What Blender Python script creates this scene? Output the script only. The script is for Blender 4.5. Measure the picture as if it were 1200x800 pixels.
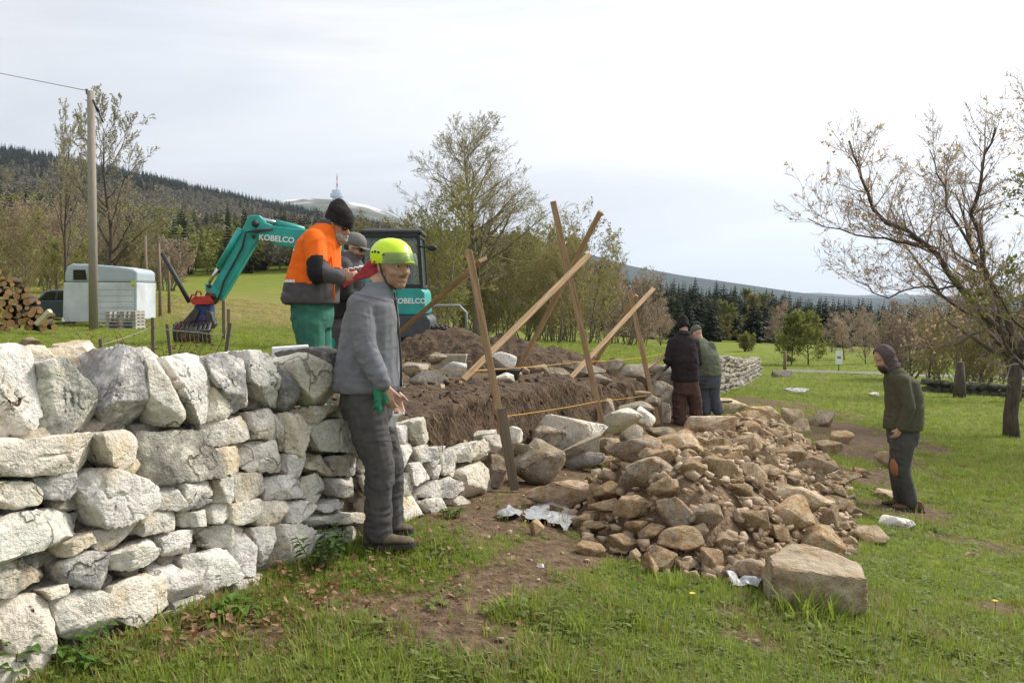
import bpy, bmesh, math, random
import numpy as np
from mathutils import Vector, Matrix

for _o in list(bpy.data.objects):
    bpy.data.objects.remove(_o)
scene = bpy.context.scene
COL = scene.collection
R = math.radians

# ------------------------------------------------------------------ camera
FPX, HZ, EYE = 1050.0, 350.0, 1.5          # focal length in photo pixels, horizon row, eye height
PITCH = math.atan((400.0 - HZ) / FPX)
cam_d = bpy.data.cameras.new('camera')
cam_d.sensor_width = 36.0
cam_d.lens = 36.0 * FPX / 1200.0
cam_d.clip_start = 0.05
cam_d.clip_end = 30000.0
cam = bpy.data.objects.new('camera', cam_d)
COL.objects.link(cam)
cam.location = (0, 0, EYE)
cam.rotation_euler = (R(90) - PITCH, 0, 0)
scene.camera = cam

# ------------------------------------------------------------------ sky and sun
SUN_EL, SUN_AZ = R(40), R(58)              # azimuth measured from +Y towards +X
SUN_DIR = Vector((math.sin(SUN_AZ) * math.cos(SUN_EL), math.cos(SUN_AZ) * math.cos(SUN_EL), math.sin(SUN_EL)))
world = bpy.data.worlds.new('World')
scene.world = world
world.use_nodes = True
_nt = world.node_tree
_nt.nodes.clear()
def _wn(t, **kw):
    n = _nt.nodes.new(t)
    for k, v in kw.items():
        setattr(n, k, v)
    return n
_out = _wn('ShaderNodeOutputWorld')
_bg = _wn('ShaderNodeBackground')
_bg.inputs['Strength'].default_value = 0.12
_sky = _wn('ShaderNodeTexSky', sky_type='NISHITA', sun_disc=False, sun_elevation=SUN_EL, sun_rotation=SUN_AZ,
           altitude=900.0, air_density=1.0, dust_density=1.5, ozone_density=1.0)
_tc = _wn('ShaderNodeTexCoord')
_mp = _wn('ShaderNodeMapping')
_mp.inputs['Scale'].default_value = (1.0, 1.0, 3.2)
_nz = _wn('ShaderNodeTexNoise')
_nz.inputs['Scale'].default_value = 1.6
_nz.inputs['Detail'].default_value = 6.0
_nz.inputs['Roughness'].default_value = 0.52
_nz.inputs['Distortion'].default_value = 0.6
_rm = _wn('ShaderNodeMapRange')
_rm.inputs['From Min'].default_value = 0.25
_rm.inputs['From Max'].default_value = 0.6
_rm.inputs['To Min'].default_value = 0.72
_rm.inputs['To Max'].default_value = 1.0
_dot = _wn('ShaderNodeVectorMath', operation='DOT_PRODUCT')
_dot.inputs[1].default_value = SUN_DIR
_gl = _wn('ShaderNodeMapRange', interpolation_type='SMOOTHSTEP')
_gl.inputs['From Min'].default_value = 0.25
_gl.inputs['From Max'].default_value = 1.0
_gl.inputs['To Min'].default_value = 5.5
_gl.inputs['To Max'].default_value = 9.2
_cl = _wn('ShaderNodeVectorMath', operation='SCALE')
_cl.inputs[0].default_value = (0.97, 0.99, 1.04)
_mx = _wn('ShaderNodeMix', data_type='RGBA')
L = _nt.links.new
L(_tc.outputs['Generated'], _mp.inputs['Vector'])
L(_mp.outputs['Vector'], _nz.inputs['Vector'])
L(_nz.outputs['Fac'], _rm.inputs['Value'])
L(_tc.outputs['Generated'], _dot.inputs[0])
L(_dot.outputs['Value'], _gl.inputs['Value'])
_n2 = _wn('ShaderNodeTexNoise')
_n2.inputs['Scale'].default_value = 1.9; _n2.inputs['Detail'].default_value = 7.0; _n2.inputs['Roughness'].default_value = 0.55; _n2.inputs['Distortion'].default_value = 0.9
_m2 = _wn('ShaderNodeMapping'); _m2.inputs['Scale'].default_value = (1.0, 1.0, 4.5); _m2.inputs['Location'].default_value = (3.1, 1.7, 0.4)
_r2 = _wn('ShaderNodeMapRange'); _r2.inputs['From Min'].default_value = 0.32; _r2.inputs['From Max'].default_value = 0.68; _r2.inputs['To Min'].default_value = 0.86; _r2.inputs['To Max'].default_value = 1.12
_ml = _wn('ShaderNodeMath', operation='MULTIPLY')
L(_tc.outputs['Generated'], _m2.inputs['Vector']); L(_m2.outputs['Vector'], _n2.inputs['Vector']); L(_n2.outputs['Fac'], _r2.inputs['Value'])
L(_gl.outputs['Result'], _ml.inputs[0]); L(_r2.outputs['Result'], _ml.inputs[1])
L(_ml.outputs['Value'], _cl.inputs['Scale'])
L(_rm.outputs['Result'], _mx.inputs['Factor'])
L(_sky.outputs['Color'], _mx.inputs['A'])
L(_cl.outputs['Vector'], _mx.inputs['B'])
L(_mx.outputs['Result'], _bg.inputs['Color'])
L(_bg.outputs['Background'], _out.inputs['Surface'])

_sd = bpy.data.lights.new('sun', 'SUN')
_sd.energy = 3.5
_sd.angle = R(14)
_sd.color = (1.0, 0.94, 0.84)
_so = bpy.data.objects.new('sun', _sd)
COL.objects.link(_so)
_so.rotation_euler = (-SUN_DIR).to_track_quat('-Z', 'Y').to_euler()

scene.view_settings.view_transform = 'Standard'
scene.view_settings.look = 'None'
scene.view_settings.gamma = 1.0
scene.view_settings.exposure = 0.46
scene.view_settings.use_curve_mapping = False
scene.cycles.use_denoising = True
scene.cycles.max_bounces = 6
scene.cycles.diffuse_bounces = 3
scene.cycles.glossy_bounces = 2
scene.cycles.transmission_bounces = 4
scene.cycles.transparent_max_bounces = 8
scene.cycles.volume_bounces = 0

# ------------------------------------------------------------------ pixel <-> place
CP, SP = math.cos(PITCH), math.sin(PITCH)
def ray(px, py):
    a = (px - 600.0) / FPX
    b = -(py - 400.0) / FPX
    return Vector((a, CP + b * SP, -SP + b * CP))
def at(px, py, y):
    d = ray(px, py)
    return Vector((0, 0, EYE)) + d * (y / d.y)

# ------------------------------------------------------------------ noise
def _hash(ix, iy, iz, seed):
    h = (ix * 374761393 + iy * 668265263 + iz * 2147483647 + seed * 974711) & 0xFFFFFFFF
    h = ((h ^ (h >> 13)) * 1274126177) & 0xFFFFFFFF
    h = ((h ^ (h >> 16)) * 2246822519) & 0xFFFFFFFF
    return ((h ^ (h >> 15)) & 0xFFFFFF) / float(0xFFFFFF)
def vnoise(P, seed=0):
    P = np.asarray(P, dtype=np.float64)
    F = np.floor(P)
    I = F.astype(np.int64)
    f = P - F
    w = f * f * f * (f * (f * 6 - 15) + 10)
    r = 0
    for dx in (0, 1):
        wx = w[..., 0] if dx else 1 - w[..., 0]
        for dy in (0, 1):
            wy = w[..., 1] if dy else 1 - w[..., 1]
            for dz in (0, 1):
                wz = w[..., 2] if dz else 1 - w[..., 2]
                r = r + wx * wy * wz * _hash(I[..., 0] + dx, I[..., 1] + dy, I[..., 2] + dz, seed)
    return r * 2 - 1
def fbm(P, octv=4, seed=0, gain=0.5):
    P = np.asarray(P, dtype=np.float64)
    a, s, t = 1.0, 0.0, 0.0
    for k in range(octv):
        s = s + a * vnoise(P * (2.03 ** k) + 17.3 * k, seed + k)
        t += a
        a *= gain
    return s / t
def fbm2(x, y, scale, octv=4, seed=0):
    x = np.asarray(x, dtype=np.float64); y = np.asarray(y, dtype=np.float64)
    return fbm(np.stack([x * scale, y * scale, np.full_like(x, 3.7)], -1), octv, seed)
def sstep(a, b, x):
    t = np.clip((np.asarray(x, dtype=np.float64) - a) / (b - a), 0, 1)
    return t * t * (3 - 2 * t)

# ------------------------------------------------------------------ meshes and objects
def mesh_np(name, V, faces, smooth=False):
    """V (n,3); faces: list of int arrays (m,k)."""
    me = bpy.data.meshes.new(name)
    V = np.ascontiguousarray(np.asarray(V, dtype=np.float32).reshape(-1, 3))
    if not isinstance(faces, (list, tuple)):
        faces = [faces]
    faces = [np.asarray(f, dtype=np.int32) for f in faces if len(f)]
    me.vertices.add(len(V))
    me.vertices.foreach_set('co', V.ravel())
    nl = sum(f.size for f in faces)
    npoly = sum(len(f) for f in faces)
    me.loops.add(nl)
    me.polygons.add(npoly)
    me.loops.foreach_set('vertex_index', np.concatenate([f.ravel() for f in faces]))
    tot = np.concatenate([np.full(len(f), f.shape[1], dtype=np.int32) for f in faces])
    start = np.concatenate([[0], np.cumsum(tot)[:-1]]).astype(np.int32)
    me.polygons.foreach_set('loop_start', start)
    if smooth:
        me.polygons.foreach_set('use_smooth', np.ones(npoly, dtype=bool))
    me.update(calc_edges=True)
    me.validate()
    return me
def obj(name, me, material=None, parent=None, loc=None, rot=None):
    o = bpy.data.objects.new(name, me)
    if material is not None and me is not None and len(me.materials) == 0:
        for m in (material if isinstance(material, (list, tuple)) else [material]):
            me.materials.append(m)
    if loc is not None:
        o.location = loc
    if rot is not None:
        o.rotation_euler = rot
    COL.objects.link(o)
    if parent is not None:
        o.parent = parent
    return o
def empty(name, loc=(0, 0, 0), rot=(0, 0, 0)):
    o = bpy.data.objects.new(name, None)
    o.location = loc
    o.rotation_euler = rot
    o.empty_display_size = 0.1
    COL.objects.link(o)
    return o
def tag(o, label=None, cat=None, group=None, kind=None):
    if label: o['label'] = label
    if cat: o['category'] = cat
    if group: o['group'] = group
    if kind: o['kind'] = kind
    return o
def copy_tree(o, parent=None):
    c = o.copy()
    COL.objects.link(c)
    c.parent = parent
    for ch in o.children:
        copy_tree(ch, c)
    return c

class MB:
    """collects simple shapes into one mesh"""
    def __init__(self):
        self.v, self.f = [], []
        self.n = 0
    def add(self, V, F):
        V = np.asarray(V, dtype=np.float64).reshape(-1, 3)
        self.v.append(V)
        for f in F:
            self.f.append(tuple(int(i) + self.n for i in f))
        self.n += len(V)
    def box(self, lo, hi, M=None):
        x0, y0, z0 = lo; x1, y1, z1 = hi
        V = np.array([(x0,y0,z0),(x1,y0,z0),(x1,y1,z0),(x0,y1,z0),(x0,y0,z1),(x1,y0,z1),(x1,y1,z1),(x0,y1,z1)], float)
        if M is not None:
            V = np.array([M @ Vector(v) for v in V])
        self.add(V, [(0,3,2,1),(4,5,6,7),(0,1,5,4),(1,2,6,5),(2,3,7,6),(3,0,4,7)])
    def bar(self, a, b, w, t, up=(0, 0, 1), taper=1.0):
        a, b = Vector(a), Vector(b)
        d = (b - a).normalized()
        s = d.cross(Vector(up))
        if s.length < 1e-4: s = d.cross(Vector((1, 0, 0)))
        s.normalize()
        u = s.cross(d)
        V = []
        for p, k in ((a, 1.0), (b, taper)):
            for i, j in ((-1,-1),(1,-1),(1,1),(-1,1)):
                V.append(p + s * (i * w / 2 * k) + u * (j * t / 2 * k))
        self.add(V, [(3,2,1,0),(4,5,6,7),(0,1,5,4),(1,2,6,5),(2,3,7,6),(3,0,4,7)])
    def tube(self, pts, rad, n=8, caps=True):
        V, F = tube_np(pts, rad, n, caps)
        self.add(V, F)
    def prism(self, pts, depth, M):
        """polygon pts (x,z) extruded along y from -depth/2 to depth/2, then placed by M"""
        n = len(pts)
        V = [M @ Vector((x, -depth / 2, z)) for x, z in pts] + [M @ Vector((x, depth / 2, z)) for x, z in pts]
        F = [tuple(range(n))[::-1], tuple(range(n, 2 * n))] + [(i, (i + 1) % n, n + (i + 1) % n, n + i) for i in range(n)]
        self.add(V, F)
    def ellipsoid(self, c, r, M=None, nu=16, nv=10):
        V, F = [], []
        for j in range(nv + 1):
            t = math.pi * j / nv
            for i in range(nu):
                a = 2 * math.pi * i / nu
                V.append((math.sin(t) * math.cos(a) * r[0], math.sin(t) * math.sin(a) * r[1], math.cos(t) * r[2]))
        for j in range(nv):
            for i in range(nu):
                F.append((j*nu+i, (j+1)*nu+i, (j+1)*nu+(i+1)%nu, j*nu+(i+1)%nu))
        c = Vector(c)
        V = [(M @ Vector(v) if M is not None else Vector(v)) + c for v in V]
        self.add(V, F)
    def loft(self, rings, caps=True):
        """rings: list of (k,3) arrays with equal k"""
        k = len(rings[0])
        V = np.concatenate([np.asarray(r, float).reshape(-1, 3) for r in rings])
        F = []
        for j in range(len(rings) - 1):
            for i in range(k):
                F.append((j*k+i, j*k+(i+1)%k, (j+1)*k+(i+1)%k, (j+1)*k+i))
        if caps:
            F.append(tuple(range(k))[::-1])
            F.append(tuple(range((len(rings)-1)*k, len(rings)*k)))
        self.add(V, F)
    def mesh(self, name, smooth=False, bevel=0.0):
        me = bpy.data.meshes.new(name)
        V = np.concatenate(self.v) if self.v else np.zeros((0, 3))
        me.from_pydata([tuple(v) for v in V], [], self.f)
        if bevel > 0:
            bm = bmesh.new(); bm.from_mesh(me)
            bmesh.ops.remove_doubles(bm, verts=bm.verts, dist=1e-6)
            ed = [e for e in bm.edges if e.is_manifold and e.calc_face_angle(0) > 0.6]
            if ed:
                bmesh.ops.bevel(bm, geom=ed, offset=bevel, segments=2, affect='EDGES', profile=0.5, clamp_overlap=True)
            bm.to_mesh(me); bm.free()
        if smooth:
            for p in me.polygons: p.use_smooth = True
        me.update()
        return me
    def build(self, name, material, parent=None, smooth=False, bevel=0.0, loc=None):
        return obj(name, self.mesh(name, smooth, bevel), material, parent, loc)

def tube_np(pts, rad, n=8, caps=True):
    P = np.array([tuple(p) for p in pts], float)
    if np.isscalar(rad): rad = [rad] * len(P)
    T = np.gradient(P, axis=0)
    T /= np.linalg.norm(T, axis=1)[:, None] + 1e-12
    ref = np.array([0.0, 0.0, 1.0]) if abs(T[0, 2]) < 0.9 else np.array([1.0, 0.0, 0.0])
    V = []
    s = np.cross(T[0], ref); s /= np.linalg.norm(s)
    a = np.arange(n) * 2 * np.pi / n
    for i in range(len(P)):
        s = s - T[i] * np.dot(s, T[i]); s /= np.linalg.norm(s) + 1e-12
        u = np.cross(T[i], s)
        V.append(P[i] + rad[i] * (np.cos(a)[:, None] * s + np.sin(a)[:, None] * u))
    V = np.concatenate(V)
    F = []
    for j in range(len(P) - 1):
        for i in range(n):
            F.append((j*n+i, j*n+(i+1)%n, (j+1)*n+(i+1)%n, (j+1)*n+i))
    if caps:
        F.append(tuple(range(n))[::-1]); F.append(tuple(range((len(P)-1)*n, len(P)*n)))
    return V, F

def segs_np(P0, P1, R0, R1, n=3):
    """many tapered prisms at once"""
    P0, P1 = np.asarray(P0, float), np.asarray(P1, float)
    R0, R1 = np.asarray(R0, float), np.asarray(R1, float)
    D = P1 - P0
    D /= np.linalg.norm(D, axis=1)[:, None] + 1e-12
    ref = np.where(np.abs(D[:, 2:3]) < 0.9, np.array([[0, 0, 1.0]]), np.array([[1.0, 0, 0]]))
    S = np.cross(D, ref); S /= np.linalg.norm(S, axis=1)[:, None] + 1e-12
    U = np.cross(D, S)
    a = np.arange(n) * 2 * np.pi / n
    ring = np.cos(a)[None, :, None] * S[:, None, :] + np.sin(a)[None, :, None] * U[:, None, :]
    A = P0[:, None, :] + ring * R0[:, None, None]
    B = P1[:, None, :] + ring * R1[:, None, None]
    V = np.concatenate([A, B], 1).reshape(-1, 3)
    base = (np.arange(len(P0)) * 2 * n)[:, None, None]
    i = np.arange(n)
    q = np.stack([i, (i + 1) % n, n + (i + 1) % n, n + i], -1)[None]
    return V, (base + q).reshape(-1, 4)

# ------------------------------------------------------------------ materials
def nmat(name):
    m = bpy.data.materials.new(name)
    m.use_nodes = True
    nt = m.node_tree
    b = nt.nodes['Principled BSDF']
    return m, nt, b
def mat(name, c1, c2=None, scale=8.0, rough=0.7, bump=0.0, bscale=None, metal=0.0, spec=0.4, detail=5.0, coord='Object',
        stretch=(1, 1, 1), rand=0.0, sub=0.0):
    """two-tone noise colour, noise bump, optional brightness change from object to object"""
    m, nt, b = nmat(name)
    N, Lk = nt.nodes.new, nt.links.new
    tc = N('ShaderNodeTexCoord'); mp = N('ShaderNodeMapping')
    mp.inputs['Scale'].default_value = stretch
    Lk(tc.outputs[coord], mp.inputs['Vector'])
    c2 = c2 or tuple(x * 0.8 for x in c1)
    nz = N('ShaderNodeTexNoise'); nz.inputs['Scale'].default_value = scale; nz.inputs['Detail'].default_value = detail
    Lk(mp.outputs['Vector'], nz.inputs['Vector'])
    cr = N('ShaderNodeValToRGB')
    cr.color_ramp.elements[0].position = 0.32; cr.color_ramp.elements[0].color = (*c1, 1)
    cr.color_ramp.elements[1].position = 0.68; cr.color_ramp.elements[1].color = (*c2, 1)
    Lk(nz.outputs['Fac'], cr.inputs['Fac'])
    col = cr.outputs['Color']
    if rand > 0:
        oi = N('ShaderNodeObjectInfo')
        mr = N('ShaderNodeMapRange'); mr.inputs['To Min'].default_value = 1 - rand; mr.inputs['To Max'].default_value = 1 + rand
        Lk(oi.outputs['Random'], mr.inputs['Value'])
        hs = N('ShaderNodeHueSaturation'); Lk(mr.outputs['Result'], hs.inputs['Value']); Lk(col, hs.inputs['Color'])
        col = hs.outputs['Color']
    Lk(col, b.inputs['Base Color'])
    b.inputs['Roughness'].default_value = rough
    b.inputs['Metallic'].default_value = metal
    b.inputs['Specular IOR Level'].default_value = spec
    if bump > 0:
        n2 = N('ShaderNodeTexNoise'); n2.inputs['Scale'].default_value = bscale or scale * 3; n2.inputs['Detail'].default_value = 6
        Lk(mp.outputs['Vector'], n2.inputs['Vector'])
        bp = N('ShaderNodeBump'); bp.inputs['Strength'].default_value = 1.0; bp.inputs['Distance'].default_value = bump
        Lk(n2.outputs['Fac'], bp.inputs['Height']); Lk(bp.outputs['Normal'], b.inputs['Normal'])
    return m
def leafmat(name, c1, c2, rand=0.25, trans=0.35, rough=0.6):
    m, nt, b = nmat(name)
    N, Lk = nt.nodes.new, nt.links.new
    geo = N('ShaderNodeNewGeometry')
    oi = N('ShaderNodeObjectInfo')
    ad = N('ShaderNodeMath'); ad.operation = 'ADD'
    Lk(geo.outputs['Random Per Island'], ad.inputs[0]); Lk(oi.outputs['Random'], ad.inputs[1])
    fr = N('ShaderNodeMath'); fr.operation = 'FRACT'; Lk(ad.outputs[0], fr.inputs[0])
    mx = N('ShaderNodeMix'); mx.data_type = 'RGBA'
    mx.inputs['A'].default_value = (*c1, 1); mx.inputs['B'].default_value = (*c2, 1)
    Lk(fr.outputs[0], mx.inputs['Factor'])
    mr = N('ShaderNodeMapRange'); mr.inputs['To Min'].default_value = 1 - rand; mr.inputs['To Max'].default_value = 1 + rand
    Lk(oi.outputs['Random'], mr.inputs['Value'])
    hs = N('ShaderNodeHueSaturation'); Lk(mr.outputs['Result'], hs.inputs['Value']); Lk(mx.outputs['Result'], hs.inputs['Color'])
    Lk(hs.outputs['Color'], b.inputs['Base Color'])
    b.inputs['Roughness'].default_value = rough
    b.inputs['Specular IOR Level'].default_value = 0.25
    if trans > 0:
        tr = N('ShaderNodeBsdfTranslucent'); Lk(hs.outputs['Color'], tr.inputs['Color'])
        ms = N('ShaderNodeMixShader'); ms.inputs['Fac'].default_value = trans
        out = nt.nodes['Material Output']
        Lk(b.outputs['BSDF'], ms.inputs[1]); Lk(tr.outputs['BSDF'], ms.inputs[2]); Lk(ms.outputs['Shader'], out.inputs['Surface'])
    return m

def scatter(name, protos, idx, pts, rotz, scl, tilt=None):
    """one object that sets copies of the proto meshes on points (for grass, far woods)"""
    pts = np.asarray(pts, dtype=np.float32).reshape(-1, 3)
    n = len(pts)
    me = bpy.data.meshes.new(name)
    me.vertices.add(n)
    me.vertices.foreach_set('co', pts.ravel())
    rot = np.zeros((n, 3), dtype=np.float32)
    rot[:, 2] = rotz
    if tilt is not None: rot[:, :2] = tilt
    a = me.attributes.new('rot', 'FLOAT_VECTOR', 'POINT'); a.data.foreach_set('vector', rot.ravel())
    scl = np.asarray(scl, dtype=np.float32)
    if scl.ndim == 1: scl = np.repeat(scl[:, None], 3, 1)
    a = me.attributes.new('scl', 'FLOAT_VECTOR', 'POINT'); a.data.foreach_set('vector', np.ascontiguousarray(scl).ravel())
    a = me.attributes.new('idx', 'INT', 'POINT'); a.data.foreach_set('value', np.asarray(idx, dtype=np.int32))
    me.update()
    o = obj(name, me)
    ng = bpy.data.node_groups.new(name + '_nodes', 'GeometryNodeTree')
    ng.interface.new_socket('Geometry', in_out='INPUT', socket_type='NodeSocketGeometry')
    ng.interface.new_socket('Geometry', in_out='OUTPUT', socket_type='NodeSocketGeometry')
    N, Lk = ng.nodes.new, ng.links.new
    gi, go = N('NodeGroupInput'), N('NodeGroupOutput')
    def attr(nm, dt):
        x = N('GeometryNodeInputNamedAttribute'); x.data_type = dt; x.inputs['Name'].default_value = nm
        return x.outputs['Attribute']
    ar, asc, ai = attr('rot', 'FLOAT_VECTOR'), attr('scl', 'FLOAT_VECTOR'), attr('idx', 'INT')
    jn = N('GeometryNodeJoinGeometry')
    e2r = N('FunctionNodeEulerToRotation'); Lk(ar, e2r.inputs[0])
    for k, p in enumerate(protos):
        oi = N('GeometryNodeObjectInfo'); oi.inputs['Object'].default_value = p; oi.inputs['As Instance'].default_value = True
        cmp = N('FunctionNodeCompare'); cmp.data_type = 'INT'; cmp.operation = 'EQUAL'
        Lk(ai, cmp.inputs['A'] if False else [s for s in cmp.inputs if s.type == 'INT'][0])
        [s for s in cmp.inputs if s.type == 'INT'][1].default_value = k
        ip = N('GeometryNodeInstanceOnPoints')
        Lk(gi.outputs[0], ip.inputs['Points']); Lk(cmp.outputs['Result'], ip.inputs['Selection'])
        Lk(oi.outputs['Geometry'], ip.inputs['Instance']); Lk(e2r.outputs[0], ip.inputs['Rotation']); Lk(asc, ip.inputs['Scale'])
        Lk(ip.outputs['Instances'], jn.inputs['Geometry'])
    Lk(jn.outputs['Geometry'], go.inputs[0])
    md = o.modifiers.new('scatter', 'NODES'); md.node_group = ng
    return o
def proto(name, me, material):
    o = bpy.data.objects.new(name, me)
    for m in (material if isinstance(material, (list, tuple)) else [material]):
        me.materials.append(m)
    return o
# ------------------------------------------------------------------ lie of the land
WALL = np.array([(-6.2, -5.47), (-1.75, 3.65), (0.0, 7.24), (2.1, 13.3), (12.5, 45.0)])   # foot of the wall face
def wall_x(y):
    return np.interp(y, WALL[:, 1], WALL[:, 0])
def behind(x, y):
    """metres behind the wall face (negative: on the camera's side)"""
    y = np.asarray(y, float)
    c = np.where(y < 7.24, 0.90, 0.945)
    return (wall_x(y) - np.asarray(x, float)) * c
def _warp(x, y):
    x = np.asarray(x, float); y = np.asarray(y, float)
    r = np.hypot(x, y) + 1e-9
    q = np.log1p(r / 8.0) / r
    return x * q, y * q
def _tps(points):
    P = np.array(points, float)
    u, v = _warp(P[:, 0], P[:, 1])
    n = len(P)
    d = np.hypot(u[:, None] - u[None], v[:, None] - v[None])
    K = np.where(d > 0, d * d * np.log(d + 1e-12), 0) + np.eye(n) * 1e-3
    A = np.zeros((n + 3, n + 3))
    A[:n, :n] = K; A[:n, n] = 1; A[:n, n+1] = u; A[:n, n+2] = v
    A[n:, :n] = A[:n, n:].T
    s = np.linalg.solve(A, np.concatenate([P[:, 2], [0, 0, 0]]))
    def f(x, y):
        a, b = _warp(x, y)
        out = s[n] + s[n+1] * a + s[n+2] * b
        for i in range(n):
            dd = np.hypot(a - u[i], b - v[i])
            out = out + s[i] * np.where(dd > 0, dd * dd * np.log(dd + 1e-12), 0)
        return out
    return f
def _pz(px, py, y):
    p = at(px, py, y)
    return (p.x, p.y, p.z)
_far = [_pz(990, 437, 50), _pz(1150, 463, 33), _pz(870, 404, 95), _pz(950, 430, 62), _pz(1300, 440, 60), _pz(760, 402, 100),
        _pz(500, 395, 70), _pz(330, 340, 95), _pz(200, 326, 130), _pz(60, 330, 75), _pz(-150, 300, 75), _pz(20, 300, 110), (-120, 160, 22),
        (-60, 260, 16), (60, 260, -9), (180, 260, -16), (-500, 200, 60), (500, 200, -25), (0, 900, -20), (-900, 700, 40), (900, 700, -45),
        (0, 9000, -60), (-9000, 0, 40), (9000, 0, -60), (0, -200, 2), (-200, -100, 12), (200, -100, -20), (0, -9000, 0)]
_front = [(0, 0, -0.08), (0, 2, -0.04), (-1.75, 3.65, 0.05), (-3.5, 0, 0.1), (0, 5, 0.0), (-0.7, 5.2, 0.05), (0, 7.2, -0.05), (2.0, 13.2, -0.42),
          (2.8, 14.5, -0.56), (4.2, 9.6, -0.76), (1.72, 4.9, -0.236), (2.4, 4.2, -0.33), (1.5, 2, -0.2), (5, 3, -0.7), (10.6, 19, -1.42), (7.5, 12, -1.1),
          (6.8, 25, -1.15), (12.5, 45, -2.36), (9.3, 27, -1.5), (3, 0, -0.4), (1.4, 8.2, -0.22), (4.2, 14.5, -0.72)]
_back = [(-6, 0, 0.5), (-4, 4, 0.5), (-3, 6, 0.45), (-1.5, 7.2, 0.45), (-1.6, 8.5, 0.45), (-0.5, 9.5, 0.55), (0.5, 12, 0.5), _pz(110, 388, 27), _pz(235, 404, 17.5),
         _pz(130, 385, 33), _pz(470, 410, 19), _pz(0, 390, 25), _pz(560, 400, 38), _pz(650, 400, 48), _pz(735, 428, 24), _pz(720, 401, 70), (1.2, 16, 0.15),
         (4.0, 24, -0.4), (12.5, 45, -1.9), _pz(250, 372, 50), _pz(330, 392, 26), (0.5, 20, 0.3)]
_Hf, _Hb = _tps(_front + _far), _tps(_back + _far)
def H(x, y, rough=True):
    x = np.asarray(x, float); y = np.asarray(y, float)
    d = behind(x, y)
    gap = sstep(6.0, 6.8, y) * (1 - sstep(12.9, 13.6, y))
    w = sstep(0.2 + 0.5 * gap, 0.5 + 0.5 * gap, d)
    a, b = _Hf(x, y), _Hb(x, y)
    z = a + (b - a) * w
    if rough:
        fade = np.clip(np.hypot(x, y) / 40.0, 0, 1)
        z = z + fbm2(x, y, 0.9, 3, 5) * 0.035 + fbm2(x, y, 6.0, 2, 9) * 0.009 * (1 - fade) + fbm2(x, y, 0.05, 3, 21) * 0.9 * np.clip((np.hypot(x, y) - 60) / 200, 0, 1)
    return z
def Hs(x, y):
    return float(H(np.array([x]), np.array([y]))[0])
def inpoly(x, y, P):
    x = np.asarray(x, float); y = np.asarray(y, float)
    ins = np.zeros(x.shape, bool)
    n = len(P)
    for i in range(n):
        x0, y0 = P[i]; x1, y1 = P[(i + 1) % n]
        c = ((y0 > y) != (y1 > y)) & (x < (x1 - x0) * (y - y0) / (y1 - y0 + 1e-12) + x0)
        ins ^= c
    return ins
def edgedist(x, y, P):
    x = np.asarray(x, float); y = np.asarray(y, float)
    best = np.full(x.shape, 1e9)
    n = len(P)
    for i in range(n):
        a, b = np.array(P[i], float), np.array(P[(i + 1) % n], float)
        d = b - a
        t = np.clip(((x - a[0]) * d[0] + (y - a[1]) * d[1]) / (d @ d), 0, 1)
        best = np.minimum(best, np.hypot(x - a[0] - t * d[0], y - a[1] - t * d[1]))
    return best
HEAP = [(0.1, 7.0), (0.3, 6.3), (0.46, 5.6), (0.68, 5.3), (1.05, 5.2), (1.6, 5.2), (2.15, 5.9), (2.75, 7.0), (3.35, 8.6), (4.0, 10.6), (4.5, 12.6), (4.3, 13.9),
        (3.3, 14.3), (2.75, 13.2), (2.1, 11.4), (1.35, 9.3), (0.75, 7.7), (0.3, 7.0)]
def heap_h(x, y):
    ins = inpoly(x, y, HEAP)
    d = np.where(ins, edgedist(x, y, HEAP), 0)
    return (0.46 + 0.10 * fbm2(x, y, 0.8, 2, 31)) * sstep(0, 0.8, d)
def Hheap(x, y):
    return H(x, y) + heap_h(x, y)
def hit(px, py, hf=None, y0=2.0, y1=400.0):
    """where the sight line of a photo pixel meets the land"""
    hf = hf or H
    d = ray(px, py)
    ys = np.geomspace(y0, y1, 3000)
    t = ys / d.y
    X, Z = d.x * t, EYE + d.z * t
    below = np.nonzero(Z < hf(X, ys))[0]
    i = below[0] if len(below) else len(ys) - 1
    return Vector((X[i], ys[i], Z[i]))

# bare earth: patches given by the photo pixel of their centre and a size in metres
BARE = []
for px, py, rx, ry, k in [(560, 715, .4, .45, .48), (520, 690, .3, .4, .4), (600, 680, .3, .4, .45), (480, 735, .4, .25, .3), (640, 655, .35, .4, .55), (610, 590, .5, .5, 1.0), (560, 603, .4, .4, .8),
                       (660, 575, .8, 1.4, 1.2), (470, 760, .5, .3, .35), (1020, 530, .7, 1.8, .9), (1010, 560, .5, 1.0, .8), (985, 500, .9, 2.0, .8), (1065, 520, .7, 1.2, .7),
                       (1180, 715, .4, .25, .8), (1165, 640, .5, .4, .4), (905, 470, 1.0, 1.8, .6), (880, 470, .7, 1.5, .7), (930, 455, 1.2, 2.0, .35), (1040, 460, 1.5, 2.0, .4), (970, 480, .9, 1.6, .5),
                       (880, 750, .25, .2, .55), (720, 790, .3, .2, .4), (1060, 600, .5, .6, .5), (750, 510, .6, 2.0, 1.2), (790, 500, .7, 1.2, 1.2), (300, 700, .6, .25, .55), (230, 745, .6, .22, .5)]:
    p = hit(px, py)
    BARE.append((p.x, p.y, rx, ry, k))
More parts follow.
